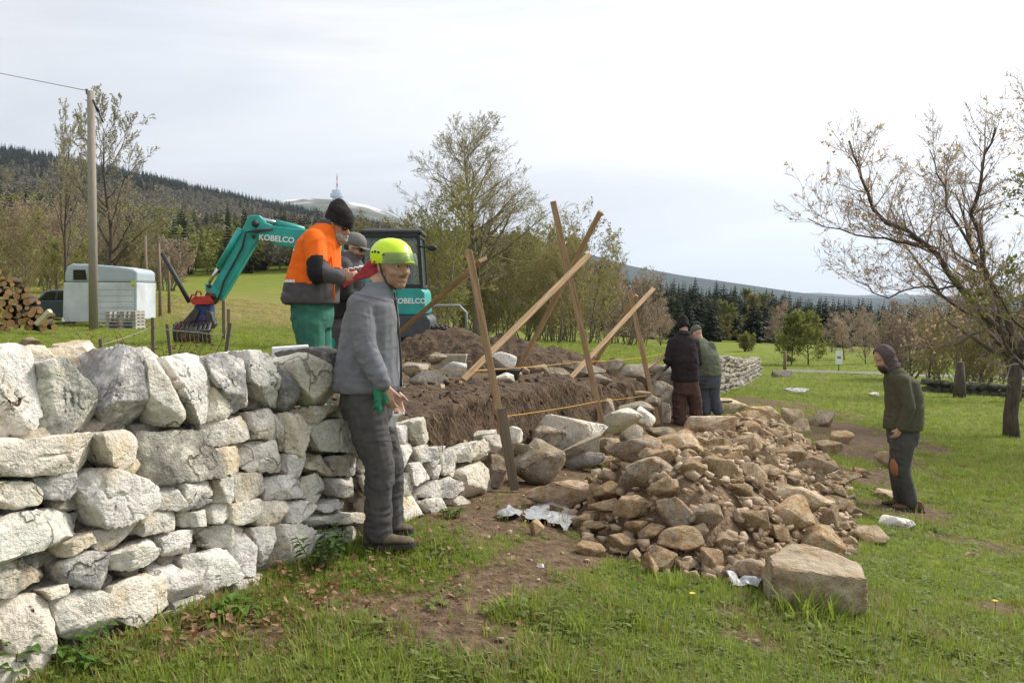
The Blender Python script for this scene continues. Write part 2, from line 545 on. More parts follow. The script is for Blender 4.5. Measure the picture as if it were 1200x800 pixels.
def grass_amount(x, y):
    x = np.asarray(x, float); y = np.asarray(y, float)
    g = 0.74 + 0.36 * fbm2(x, y, 0.55, 4, 3) + 0.55 * fbm2(x, y, 2.6, 3, 8)
    for cx, cy, rx, ry, k in BARE:
        q = ((x - cx) / rx) ** 2 + ((y - cy) / ry) ** 2
        g = g - k * np.exp(-q * 1.1)
    far = np.clip((np.hypot(x, y) - 15) / 25, 0, 1)
    g = g * (1 - far) + far * (0.92 + 0.1 * fbm2(x, y, 0.2, 3, 3))
    d = behind(x, y)
    worked = (d > 0.1) * sstep(5.8, 6.6, y) * (1 - sstep(14.5, 17, y)) * sstep(-4.0, -1.2, x) * (1 - sstep(3.2, 4.2, d))
    worked2 = np.exp(-(((x + 0.2) / 2.6) ** 2 + ((y - 15.5) / 2.6) ** 2)) * 1.3
    g = g - 1.2 * worked - worked2
    g = np.where(inpoly(x, y, HEAP), -0.3, g)
    return np.clip(g, 0, 1)

def _axis(lo, hi, step, far_lo, far_hi, ratio):
    core = list(np.arange(lo, hi, step))
    s, v = step, hi
    while v < far_hi:
        core.append(v); s *= ratio; v += s
    core.append(far_hi)
    s, v = step, lo
    pre = []
    while v > far_lo:
        s *= ratio; v -= s; pre.append(v)
    return np.array(pre[::-1] + core)
gx = _axis(-7, 9, 0.1, -9000, 9000, 1.09)
gy = _axis(2.2, 15, 0.1, -9000, 9500, 1.075)
GX, GY = np.meshgrid(gx, gy)
GZ = H(GX, GY)
_n, _m = GX.shape
_idx = np.arange(_n * _m).reshape(_n, _m)
_q = np.stack([_idx[:-1, :-1], _idx[:-1, 1:], _idx[1:, 1:], _idx[1:, :-1]], -1).reshape(-1, 4)
ground_me = mesh_np('ground', np.stack([GX, GY, GZ], -1), _q, smooth=True)
_ga = ground_me.attributes.new('grass', 'FLOAT', 'POINT')
_ga.data.foreach_set('value', grass_amount(GX, GY).astype(np.float32).ravel())
_da = ground_me.attributes.new('dry', 'FLOAT', 'POINT')
_dd = np.clip(np.exp(-(((GX + 18) / 16) ** 2 + ((GY - 62) / 22) ** 2)) * 1.1 + 0.25 * fbm2(GX, GY, 0.06, 3, 2), 0, 1)
_da.data.foreach_set('value', _dd.astype(np.float32).ravel())

def ground_material():
    m, nt, b = nmat('meadow_ground')
    N, Lk = nt.nodes.new, nt.links.new
    geo = N('ShaderNodeNewGeometry')
    def noise(s, d=5.0):
        n = N('ShaderNodeTexNoise'); n.inputs['Scale'].default_value = s; n.inputs['Detail'].default_value = d
        Lk(geo.outputs['Position'], n.inputs['Vector']); return n.outputs['Fac']
    def ramp(f, *st):
        r = N('ShaderNodeValToRGB')
        while len(r.color_ramp.elements) < len(st): r.color_ramp.elements.new(0.5)
        for e, (p, c) in zip(r.color_ramp.elements, st): e.position = p; e.color = (*c, 1)
        Lk(f, r.inputs['Fac']); return r.outputs['Color']
    def mix(f, a, c):
        x = N('ShaderNodeMix'); x.data_type = 'RGBA'
        Lk(f, x.inputs['Factor']); Lk(a, x.inputs['A']); Lk(c, x.inputs['B']); return x.outputs['Result']
    soil = ramp(noise(14, 8), (0.3, (0.06, 0.038, 0.023)), (0.5, (0.135, 0.09, 0.055)), (0.72, (0.23, 0.165, 0.105)))
    soil2 = ramp(noise(130, 4), (0.35, (0.055, 0.036, 0.022)), (0.7, (0.21, 0.155, 0.10)))
    n0 = N('ShaderNodeMix'); n0.data_type = 'RGBA'; n0.inputs['Factor'].default_value = 0.35
    Lk(soil, n0.inputs['A']); Lk(soil2, n0.inputs['B'])
    green = ramp(noise(0.6, 9), (0.25, (0.11, 0.15, 0.018)), (0.5, (0.155, 0.19, 0.026)), (0.75, (0.21, 0.21, 0.04)))
    dryc = ramp(noise(0.25, 8), (0.3, (0.26, 0.20, 0.075)), (0.7, (0.18, 0.165, 0.045)))
    ad = N('ShaderNodeAttribute'); ad.attribute_name = 'dry'
    ag = N('ShaderNodeAttribute'); ag.attribute_name = 'grass'
    g2 = mix(ad.outputs['Fac'], green, dryc)
    fine = noise(45, 6)
    ma = N('ShaderNodeMath'); ma.operation = 'MULTIPLY_ADD'; Lk(fine, ma.inputs[0]); ma.inputs[1].default_value = 0.9; ma.inputs[2].default_value = -0.45
    su = N('ShaderNodeMath'); su.operation = 'ADD'; Lk(ma.outputs[0], su.inputs[0]); Lk(ag.outputs['Fac'], su.inputs[1])
    st = N('ShaderNodeMapRange'); st.interpolation_type = 'SMOOTHSTEP'
    st.inputs['From Min'].default_value = 0.35; st.inputs['From Max'].default_value = 0.75
    Lk(su.outputs[0], st.inputs['Value'])
    Lk(mix(st.outputs['Result'], n0.outputs['Result'], g2), b.inputs['Base Color'])
    b.inputs['Roughness'].default_value = 0.95
    b.inputs['Specular IOR Level'].default_value = 0.1
    bp = N('ShaderNodeBump'); bp.inputs['Distance'].default_value = 0.03; bp.inputs['Strength'].default_value = 1.0
    Lk(noise(30, 8), bp.inputs['Height']); Lk(bp.outputs['Normal'], b.inputs['Normal'])
    return m
ground = obj('ground', ground_me, ground_material())
tag(ground, 'grassy sloping meadow with patches of bare brown earth', 'ground', kind='structure')

# ------------------------------------------------------------------ far hills
def hillmat(name, c1, c2, scale, snow=None):
    m, nt, b = nmat(name)
    N, Lk = nt.nodes.new, nt.links.new
    geo = N('ShaderNodeNewGeometry')
    n = N('ShaderNodeTexNoise'); n.inputs['Scale'].default_value = scale; n.inputs['Detail'].default_value = 9
    Lk(geo.outputs['Position'], n.inputs['Vector'])
    r = N('ShaderNodeValToRGB')
    r.color_ramp.elements[0].position = 0.35; r.color_ramp.elements[0].color = (*c1, 1)
    r.color_ramp.elements[1].position = 0.65; r.color_ramp.elements[1].color = (*c2, 1)
    Lk(n.outputs['Fac'], r.inputs['Fac'])
    col = r.outputs['Color']
    if snow:
        a = N('ShaderNodeAttribute'); a.attribute_name = 'snow'
        x = N('ShaderNodeMix'); x.data_type = 'RGBA'; x.inputs['B'].default_value = (0.75, 0.77, 0.8, 1)
        Lk(a.outputs['Fac'], x.inputs['Factor']); Lk(col, x.inputs['A']); col = x.outputs['Result']
    Lk(col, b.inputs['Base Color'])
    b.inputs['Roughness'].default_value = 0.95; b.inputs['Specular IOR Level'].default_value = 0.05
    return m
def hill(name, label, ridge, dist, front, zfront, material, cols=160, rows=26, amp=0.03, power=1.0, snowf=None):
    rp = np.array(ridge, float)
    pxs = np.linspace(rp[0, 0], rp[-1, 0], cols)
    pys = np.interp(pxs, rp[:, 0], rp[:, 1])
    X, Y, Z, T = [], [], [], []
    ang = (pxs - 600) / FPX
    zr = EYE + (HZ - pys) / FPX * dist
    for j in range(rows + 4):
        t = j / (rows - 1) if j < rows else 1 + (j - rows + 1) * 0.12
        d = front + (dist - front) * min(t, 1) + (max(t, 1) - 1) * dist * 0.8
        zf = np.minimum(zfront, zr - 0.02 * dist)
        zz = zf + (zr - zf) * (min(t, 1) ** power)
        if t > 1: zz = zr - (zr - zf) * (t - 1) * 1.2
        x, y = ang * d, np.full(cols, d)
        zz = zz + fbm2(x, y, 8.0 / dist, 3, 77) * amp * dist * 0.12 * math.sin(math.pi * min(t, 1))
        X.append(x); Y.append(y); Z.append(zz); T.append(np.full(cols, min(t, 1)))
    X, Y, Z, T = map(np.array, (X, Y, Z, T))
    r, c = X.shape
    I = np.arange(r * c).reshape(r, c)
    q = np.stack([I[:-1, :-1], I[:-1, 1:], I[1:, 1:], I[1:, :-1]], -1).reshape(-1, 4)
    me = mesh_np(name, np.stack([X, Y, Z], -1), q, smooth=True)
    if snowf:
        a = me.attributes.new('snow', 'FLOAT', 'POINT')
        a.data.foreach_set('value', snowf(np.broadcast_to(pxs, X.shape), X, Y, T).astype(np.float32).ravel())
    o = obj(name, me, material)
    tag(o, label, 'hill', kind='structure')
    return X, Y, Z
RIDGE_NEAR = [(-900, 120), (-300, 150), (0, 180), (60, 189), (160, 209), (300, 241), (440, 268), (540, 298), (620, 330), (700, 362), (800, 400)]
HN = hill('hill', 'wooded hillside rising behind the meadow', RIDGE_NEAR, 1250, 150, 3.0, hillmat('hill_woodland_floor', (0.05, 0.045, 0.025), (0.085, 0.065, 0.04), 0.02), power=1.15)
def _snow(px, X, Y, T):
    s = sstep(0.86, 0.93, T) * sstep(-0.25, 0.0, fbm2(X, Y, 0.006, 3, 4)) * (sstep(405, 415, px) * (1 - sstep(446, 462, px)) * 1.0 + sstep(322, 340, px) * (1 - sstep(360, 372, px)) * 0.8)
    return np.clip(s, 0, 1)
hill('mountain', 'distant bare mountain ridge with a strip of snow', [(150, 262), (250, 244), (320, 237), (360, 233), (395, 235), (430, 241), (450, 248), (480, 262), (560, 285), (700, 320), (800, 345)], 3800, 1500, 40,
     hillmat('mountain_slope', (0.07, 0.075, 0.05), (0.16, 0.15, 0.10), 0.004, snow=True), cols=260, rows=40, power=1.1, snowf=_snow)
hill('mountain_ridge', 'long blue wooded ridge sloping down to the plain', [(200, 345), (330, 300), (450, 268), (600, 275), (690, 298), (740, 312), (800, 323), (870, 333), (930, 342), (965, 346), (1010, 349), (1100, 351), (1500, 353)], 4300, 1800, -60,
     hillmat('ridge_forest', (0.016, 0.026, 0.020), (0.034, 0.044, 0.030), 0.01), cols=200, rows=24, power=1.1)
hill('far_ridge', 'faint blue ridge fading at the horizon', [(700, 346), (900, 344), (960, 343), (1000, 346), (1060, 345), (1130, 348), (1300, 346), (1700, 350)], 8000, 6000, -70,
     hillmat('far_ridge_forest', (0.03, 0.04, 0.03), (0.05, 0.06, 0.04), 0.01), cols=120, rows=10)

# narrow road on the meadow beyond the sign
def strip(name, pts, width, lift, material, label, n=60):
    P = np.array(pts, float)
    t = np.linspace(0, len(P) - 1, n)
    x = np.interp(t, range(len(P)), P[:, 0]); y = np.interp(t, range(len(P)), P[:, 1])
    dx, dy = np.gradient(x), np.gradient(y)
    l = np.hypot(dx, dy); nx, ny = -dy / l, dx / l
    V = []
    for k in (-0.5, -0.2, 0.2, 0.5):
        xx, yy = x + nx * width * k, y + ny * width * k
        V.append(np.stack([xx, yy, H(xx, yy) + lift - (0.10 if abs(k) == 0.5 else 0)], -1))
    V = np.array(V)
    I = np.arange(4 * n).reshape(4, n)
    q = np.stack([I[:-1, :-1], I[:-1, 1:], I[1:, 1:], I[1:, :-1]], -1).reshape(-1, 4)
    o = obj(name, mesh_np(name, V, q, True), material)
    tag(o, label, 'road', kind='structure')
    return o
strip('road', [(16.2, 52.5), (18.6, 49.5), (21.5, 47.5), (26, 47), (40, 50)], 1.9, 0.12, mat('road_gravel', (0.21, 0.195, 0.16), (0.15, 0.145, 0.115), 3, 0.95, 0.01), 'narrow pale gravel road crossing the meadow beyond the wall')
# ------------------------------------------------------------------ stone
def stone_material(name, ca, cb, cgrey, cochre, dirt=None, pits=True, grey_bias=0.0):
    """limestone: pale body, grey lichen, ochre blotches, dark pits; object colour alpha pushes a stone towards grey"""
    m, nt, b = nmat(name)
    N, Lk = nt.nodes.new, nt.links.new
    tc = N('ShaderNodeTexCoord'); oi = N('ShaderNodeObjectInfo')
    off = N('ShaderNodeVectorMath'); off.operation = 'MULTIPLY_ADD'
    cmb = N('ShaderNodeCombineXYZ')
    for i in range(3): Lk(oi.outputs['Random'], cmb.inputs[i])
    off.inputs[1].default_value = (37, 53, 71)
    Lk(cmb.outputs[0], off.inputs[0]); Lk(tc.outputs['Object'], off.inputs[2])
    P = off.outputs[0]
    def noise(s, d=6, r=0.55, dist=0.0):
        n = N('ShaderNodeTexNoise'); n.inputs['Scale'].default_value = s; n.inputs['Detail'].default_value = d
        n.inputs['Roughness'].default_value = r; n.inputs['Distortion'].default_value = dist
        Lk(P, n.inputs['Vector']); return n.outputs['Fac']
    def rng(f, a, c, lo=0.0, hi=1.0):
        r = N('ShaderNodeMapRange'); r.interpolation_type = 'SMOOTHSTEP'
        r.inputs['From Min'].default_value = a; r.inputs['From Max'].default_value = c
        r.inputs['To Min'].default_value = lo; r.inputs['To Max'].default_value = hi
        Lk(f, r.inputs['Value']); return r.outputs['Result']
    def mix(f, a, c, mode='MIX'):
        x = N('ShaderNodeMix'); x.data_type = 'RGBA'; x.blend_type = mode
        for s, v in (('Factor', f), ('A', a), ('B', c)):
            if isinstance(v, (int, float)): x.inputs[s].default_value = v
            elif isinstance(v, tuple): x.inputs[s].default_value = (*v, 1)
            else: Lk(v, x.inputs[s])
        return x.outputs['Result']
    def math_(op, a, c):
        x = N('ShaderNodeMath'); x.operation = op
        for i, v in enumerate((a, c)):
            if isinstance(v, (int, float)): x.inputs[i].default_value = v
            else: Lk(v, x.inputs[i])
        return x.outputs[0]
    col = mix(rng(noise(5, 7), 0.35, 0.65), ca, cb)
    col = mix(rng(noise(2.6, 4, 0.6), 0.52, 0.72), col, cochre)
    gfac = math_('ADD', noise(7.5, 9, 0.68), math_('ADD', math_('MULTIPLY', oi.outputs['Alpha'], 0.42), grey_bias - 0.21))
    col = mix(math_('MULTIPLY', rng(gfac, 0.50, 0.68), 0.85), col, cgrey)
    speck = rng(noise(60, 4, 0.7), 0.60, 0.74)
    col = mix(math_('MULTIPLY', speck, math_('MULTIPLY', rng(gfac, 0.42, 0.62), 0.55)), col, (0.07, 0.068, 0.065))
    mott = N('ShaderNodeHueSaturation'); Lk(col, mott.inputs['Color']); Lk(rng(noise(34, 7, 0.65), 0.3, 0.7, 0.86, 1.14), mott.inputs['Value']); col = mott.outputs['Color']
    if pits:
        pit = math_('MULTIPLY', rng(noise(20, 3, 0.5, 1.5), 0.64, 0.70), rng(noise(3.5, 3), 0.50, 0.6))
        col = mix(pit, col, (0.05, 0.032, 0.022))
    if dirt:
        geo = N('ShaderNodeNewGeometry')
        dcol = mix(rng(noise(18, 6), 0.35, 0.65), dirt, tuple(x * 0.55 for x in dirt))
        col = mix(rng(noise(3.2, 6, 0.62), 0.40, 0.64, 0.05, 0.95), col, dcol)
    col = mix(1.0, col, oi.outputs['Color'], 'MULTIPLY')
    Lk(col, b.inputs['Base Color'])
    b.inputs['Roughness'].default_value = 0.9
    b.inputs['Specular IOR Level'].default_value = 0.2
    h = math_('ADD', math_('MULTIPLY', noise(11, 8, 0.62), 1.0), math_('MULTIPLY', noise(70, 5, 0.6), 0.35))
    vo = N('ShaderNodeTexVoronoi'); vo.feature = 'DISTANCE_TO_EDGE'; vo.inputs['Scale'].default_value = 3.2
    wob = N('ShaderNodeTexNoise'); wob.inputs['Scale'].default_value = 6; wob.inputs['Detail'].default_value = 4
    Lk(P, wob.inputs['Vector'])
    wv = N('ShaderNodeVectorMath'); wv.operation = 'MULTIPLY_ADD'; wv.inputs[1].default_value = (0.35, 0.35, 0.35)
    Lk(wob.outputs['Color'], wv.inputs[0]); Lk(P, wv.inputs[2]); Lk(wv.outputs[0], vo.inputs['Vector'])
    crack = math_('MULTIPLY', rng(vo.outputs['Distance'], 0.0, 0.045, 1.0, 0.0), rng(noise(2.3, 3), 0.5, 0.62))
    h = math_('SUBTRACT', h, math_('MULTIPLY', crack, 0.4))
    dk = N('ShaderNodeMix'); dk.data_type = 'RGBA'; dk.inputs['B'].default_value = (0.10, 0.075, 0.055, 1); Lk(math_('MULTIPLY', crack, 0.55), dk.inputs['Factor']); Lk(col, dk.inputs['A']); Lk(dk.outputs['Result'], b.inputs['Base Color'])
    bp = N('ShaderNodeBump'); bp.inputs['Distance'].default_value = 0.034; bp.inputs['Strength'].default_value = 1.0
    Lk(h, bp.inputs['Height']); Lk(bp.outputs['Normal'], b.inputs['Normal'])
    return m
M_WALL = stone_material('limestone', (0.76, 0.725, 0.665), (0.66, 0.63, 0.58), (0.25, 0.245, 0.24), (0.62, 0.51, 0.36), grey_bias=-.03)
M_HEAP = stone_material('dug_limestone', (0.58, 0.485, 0.36), (0.49, 0.405, 0.305), (0.32, 0.295, 0.26), (0.48, 0.28, 0.13), dirt=(0.49, 0.32, 0.175), pits=False)
M_BLOCK = stone_material('weathered_limestone', (0.50, 0.45, 0.375), (0.43, 0.395, 0.335), (0.30, 0.285, 0.26), (0.36, 0.27, 0.17), dirt=(0.38, 0.295, 0.20))

def ico(sub):
    bm = bmesh.new()
    bmesh.ops.create_icosphere(bm, subdivisions=sub, radius=1.0)
    bm.verts.ensure_lookup_table()
    V = np.array([v.co[:] for v in bm.verts]); F = np.array([[v.index for v in f.verts] for f in bm.faces])
    bm.free()
    return V, F
ICO = {k: ico(k) for k in (2, 3, 4, 5)}

def poly_radius(D, planes, p):
    """rounded convex solid: planes (n, d) seen from the centre"""
    s = 0
    for n, d in planes:
        s = s + np.clip(D @ np.asarray(n, float) / max(d, 1e-4), 0, None) ** p
    return s ** (-1.0 / p)
def rock_mesh(name, half, seed, sub=3, nplanes=14, p=26, rough=0.045, boxy=0.0):
    p = p * 2
    """angular lump with the given half sizes"""
    rng = np.random.RandomState(seed)
    V, F = ICO[sub]
    planes = []
    for ax in range(3):
        for s in (-1, 1):
            n = np.zeros(3); n[ax] = s
            n = n + rng.normal(0, 0.22 * (1 - .7 * boxy), 3); n /= np.linalg.norm(n)
            planes.append((n, rng.uniform(0.78 + .14 * boxy, 1.0)))
    for _ in range(nplanes):
        n = rng.normal(0, 1, 3); n /= np.linalg.norm(n)
        planes.append((n, rng.uniform(0.72 + .5 * boxy, 1.2 + .3 * boxy)))
    r = poly_radius(V, planes, p)
    P = V * r[:, None]
    P = P / np.abs(P).max(0) * np.asarray(half, float)
    s = float(np.mean(half))
    n = fbm(P / s * 1.1 + seed * 3.1, 5, seed % 50, 0.62)
    N = V * (1 / np.asarray(half, float)); N /= np.linalg.norm(N, axis=1)[:, None]
    chip = np.abs(fbm(P / s * 2.6 + seed * 1.7, 3, seed % 37 + 5, 0.6))
    P = P + N * ((n * rough * 2.0 - chip * rough * 1.6) * s)[:, None]
    me = mesh_np(name, P, F, smooth=True)
    try: me.set_sharp_from_angle(angle=R(24))
    except Exception: pass
    return me

def hull_rock(name, half, seed, npts=13, cuts=3, rough=.03, sharp=26):
    """broken stone: flat faces and sharp arrises"""
    g_ = np.random.RandomState(seed)
    P = g_.normal(0, 1, (npts, 3)); P /= np.linalg.norm(P, axis=1)[:, None]; P *= g_.uniform(.75, 1.0, (npts, 1))
    P = P / np.abs(P).max(0) * np.asarray(half, float)
    bm = bmesh.new()
    for q in P: bm.verts.new(q)
    r_ = bmesh.ops.convex_hull(bm, input=bm.verts)
    bmesh.ops.delete(bm, geom=[v for v in bm.verts if not v.link_faces], context='VERTS')
    if cuts:
        bmesh.ops.bevel(bm, geom=list(bm.edges), offset=.07 * float(np.mean(half)), segments=1, affect='EDGES', profile=.5, clamp_overlap=True)
        bmesh.ops.triangulate(bm, faces=bm.faces)
        bmesh.ops.subdivide_edges(bm, edges=list(bm.edges), cuts=cuts, use_grid_fill=True)
    bmesh.ops.recalc_face_normals(bm, faces=bm.faces)
    me = bpy.data.meshes.new(name); bm.to_mesh(me); bm.free()
    n_ = len(me.vertices)
    if cuts:
        co = np.zeros(n_ * 3); me.vertices.foreach_get('co', co); co = co.reshape(-1, 3)
        no = np.zeros(n_ * 3); me.vertex_normals.foreach_get('vector', no); no = no.reshape(-1, 3)
        s = float(np.mean(half))
        d = fbm(co / s * 1.8 + seed, 5, seed % 50, .65) * rough * 2.2 - np.abs(fbm(co / s * 3.5 + seed, 3, seed % 31)) * rough
        me.vertices.foreach_set('co', (co + no * (d * s)[:, None]).astype(np.float32).ravel())
        me.polygons.foreach_set('use_smooth', np.ones(len(me.polygons), bool)); me.update()
        try: me.set_sharp_from_angle(angle=R(sharp))
        except Exception: pass
    me.update()
    return me

def wall_stone(poly, plane_o, eu, ev, en, seed, parent, material, color, depth=0.26, front=0.05, shrink=0.012, sub=4, p=13, name='stone', tilt=0.12):
    """poly: (u,v) points on the wall face; en points out of the wall"""
    rng = np.random.RandomState(seed)
    Q = np.array(poly, float)
    a = 0.5 * np.sum(Q[:, 0] * np.roll(Q[:, 1], -1) - np.roll(Q[:, 0], -1) * Q[:, 1])
    if a < 0: Q = Q[::-1]
    c = (Q.min(0) + Q.max(0)) / 2 * 0.5 + Q.mean(0) * 0.5
    Q = Q - c
    half = np.array([np.abs(Q[:, 0]).max(), np.abs(Q[:, 1]).max()])
    planes = []
    for i in range(len(Q)):
        e = Q[(i + 1) % len(Q)] - Q[i]
        l = np.linalg.norm(e)
        if l < 1e-5: continue
        n = np.array([e[1], -e[0]]) / l
        d = float(n @ Q[i]) - shrink
        if d < 0.008: d = 0.008
        k = rng.uniform(-0.05, 0.16)
        planes.append((np.array([n[0], n[1], -k]) / math.sqrt(1 + k * k), d))
    fr = front + rng.uniform(-0.012, 0.022)
    n = np.array([rng.normal(0, tilt), rng.normal(0.03, tilt), 1.0]); n /= np.linalg.norm(n)
    planes.append((n, fr))
    for _ in range(3):
        n = np.array([rng.normal(0, 0.6), rng.normal(0, 0.6), 1.0]); n /= np.linalg.norm(n)
        planes.append((n, fr + rng.uniform(0.0, 0.35) * half.mean()))
    planes.append((np.array([0, 0, -1.0]), depth))
    V, F = ICO[sub]
    D = V * np.array([half[0], half[1], 0.6 * half.mean() + 0.05])
    D /= np.linalg.norm(D, axis=1)[:, None]
    P = D * poly_radius(D, planes, p)[:, None]
    s = float(half.mean())
    nz = fbm(P / s * 0.9 + seed * 2.7, 5, seed % 60, 0.6)
    ridg = 1 - np.abs(fbm(P / s * 1.6 + seed * 1.3, 3, seed % 40 + 7))
    Nn = V / np.array([half[0], half[1], 0.3]); Nn /= np.linalg.norm(Nn, axis=1)[:, None]
    amp = min(0.022, 0.13 * s)
    P = P + Nn * ((nz * amp * 1.35) - (ridg > 0.93) * amp * 0.55)[:, None]
    me = mesh_np(name, P, F, smooth=True)
    try: me.set_sharp_from_angle(angle=R(42))
    except Exception: pass
    o = obj(name, me, material, parent)
    M = Matrix((Vector(eu), Vector(ev), Vector(en))).transposed()
    o.rotation_euler = M.to_euler()
    o.location = Vector(plane_o) + Vector(eu) * c[0] + Vector(ev) * c[1] - parent.location
    o.color = color
    return o

def wall_frame(a, b, batter=0.08):
    """origin and axes of a leaning wall face from foot a to foot b"""
    a, b = Vector(a), Vector(b)
    eu = (b - a); eu.z = 0; eu.normalize()
    out = Vector((eu.y, -eu.x, 0))
    ev = (Vector((0, 0, 1)) - out * batter).normalized()
    en = eu.cross(ev)
    if en.dot(out) < 0: en = -en
    return a, eu, ev, en
def to_plane(px, py, fr):
    o, eu, ev, en = fr
    d = ray(px, py); c = Vector((0, 0, EYE))
    t = (o - c).dot(en) / d.dot(en)
    q = c + d * t - o
    return (q.dot(eu), q.dot(ev))

rs = random.Random(4)
def stone_col(grey=None, ochre=0.0, dark=1.0):
    g = rs.uniform(0.2, 0.75) if grey is None else grey
    k = dark * rs.uniform(0.9, 1.08)
    return (k * (1 + 0.03 * ochre), k * (1 - 0.08 * ochre) * rs.uniform(0.98, 1.01), k * (1 - 0.28 * ochre) * rs.uniform(0.95, 1.02), g)

FR1 = wall_frame((-1.75, 3.65, 0.0), (0.0, 7.24, 0.0))
wall_left = empty('dry_stone_wall', (-1.75, 3.65, 0.0))
tag(wall_left, 'tall pale limestone dry stone wall with upright coping stones beside the worker in grey', 'wall', kind='thing')
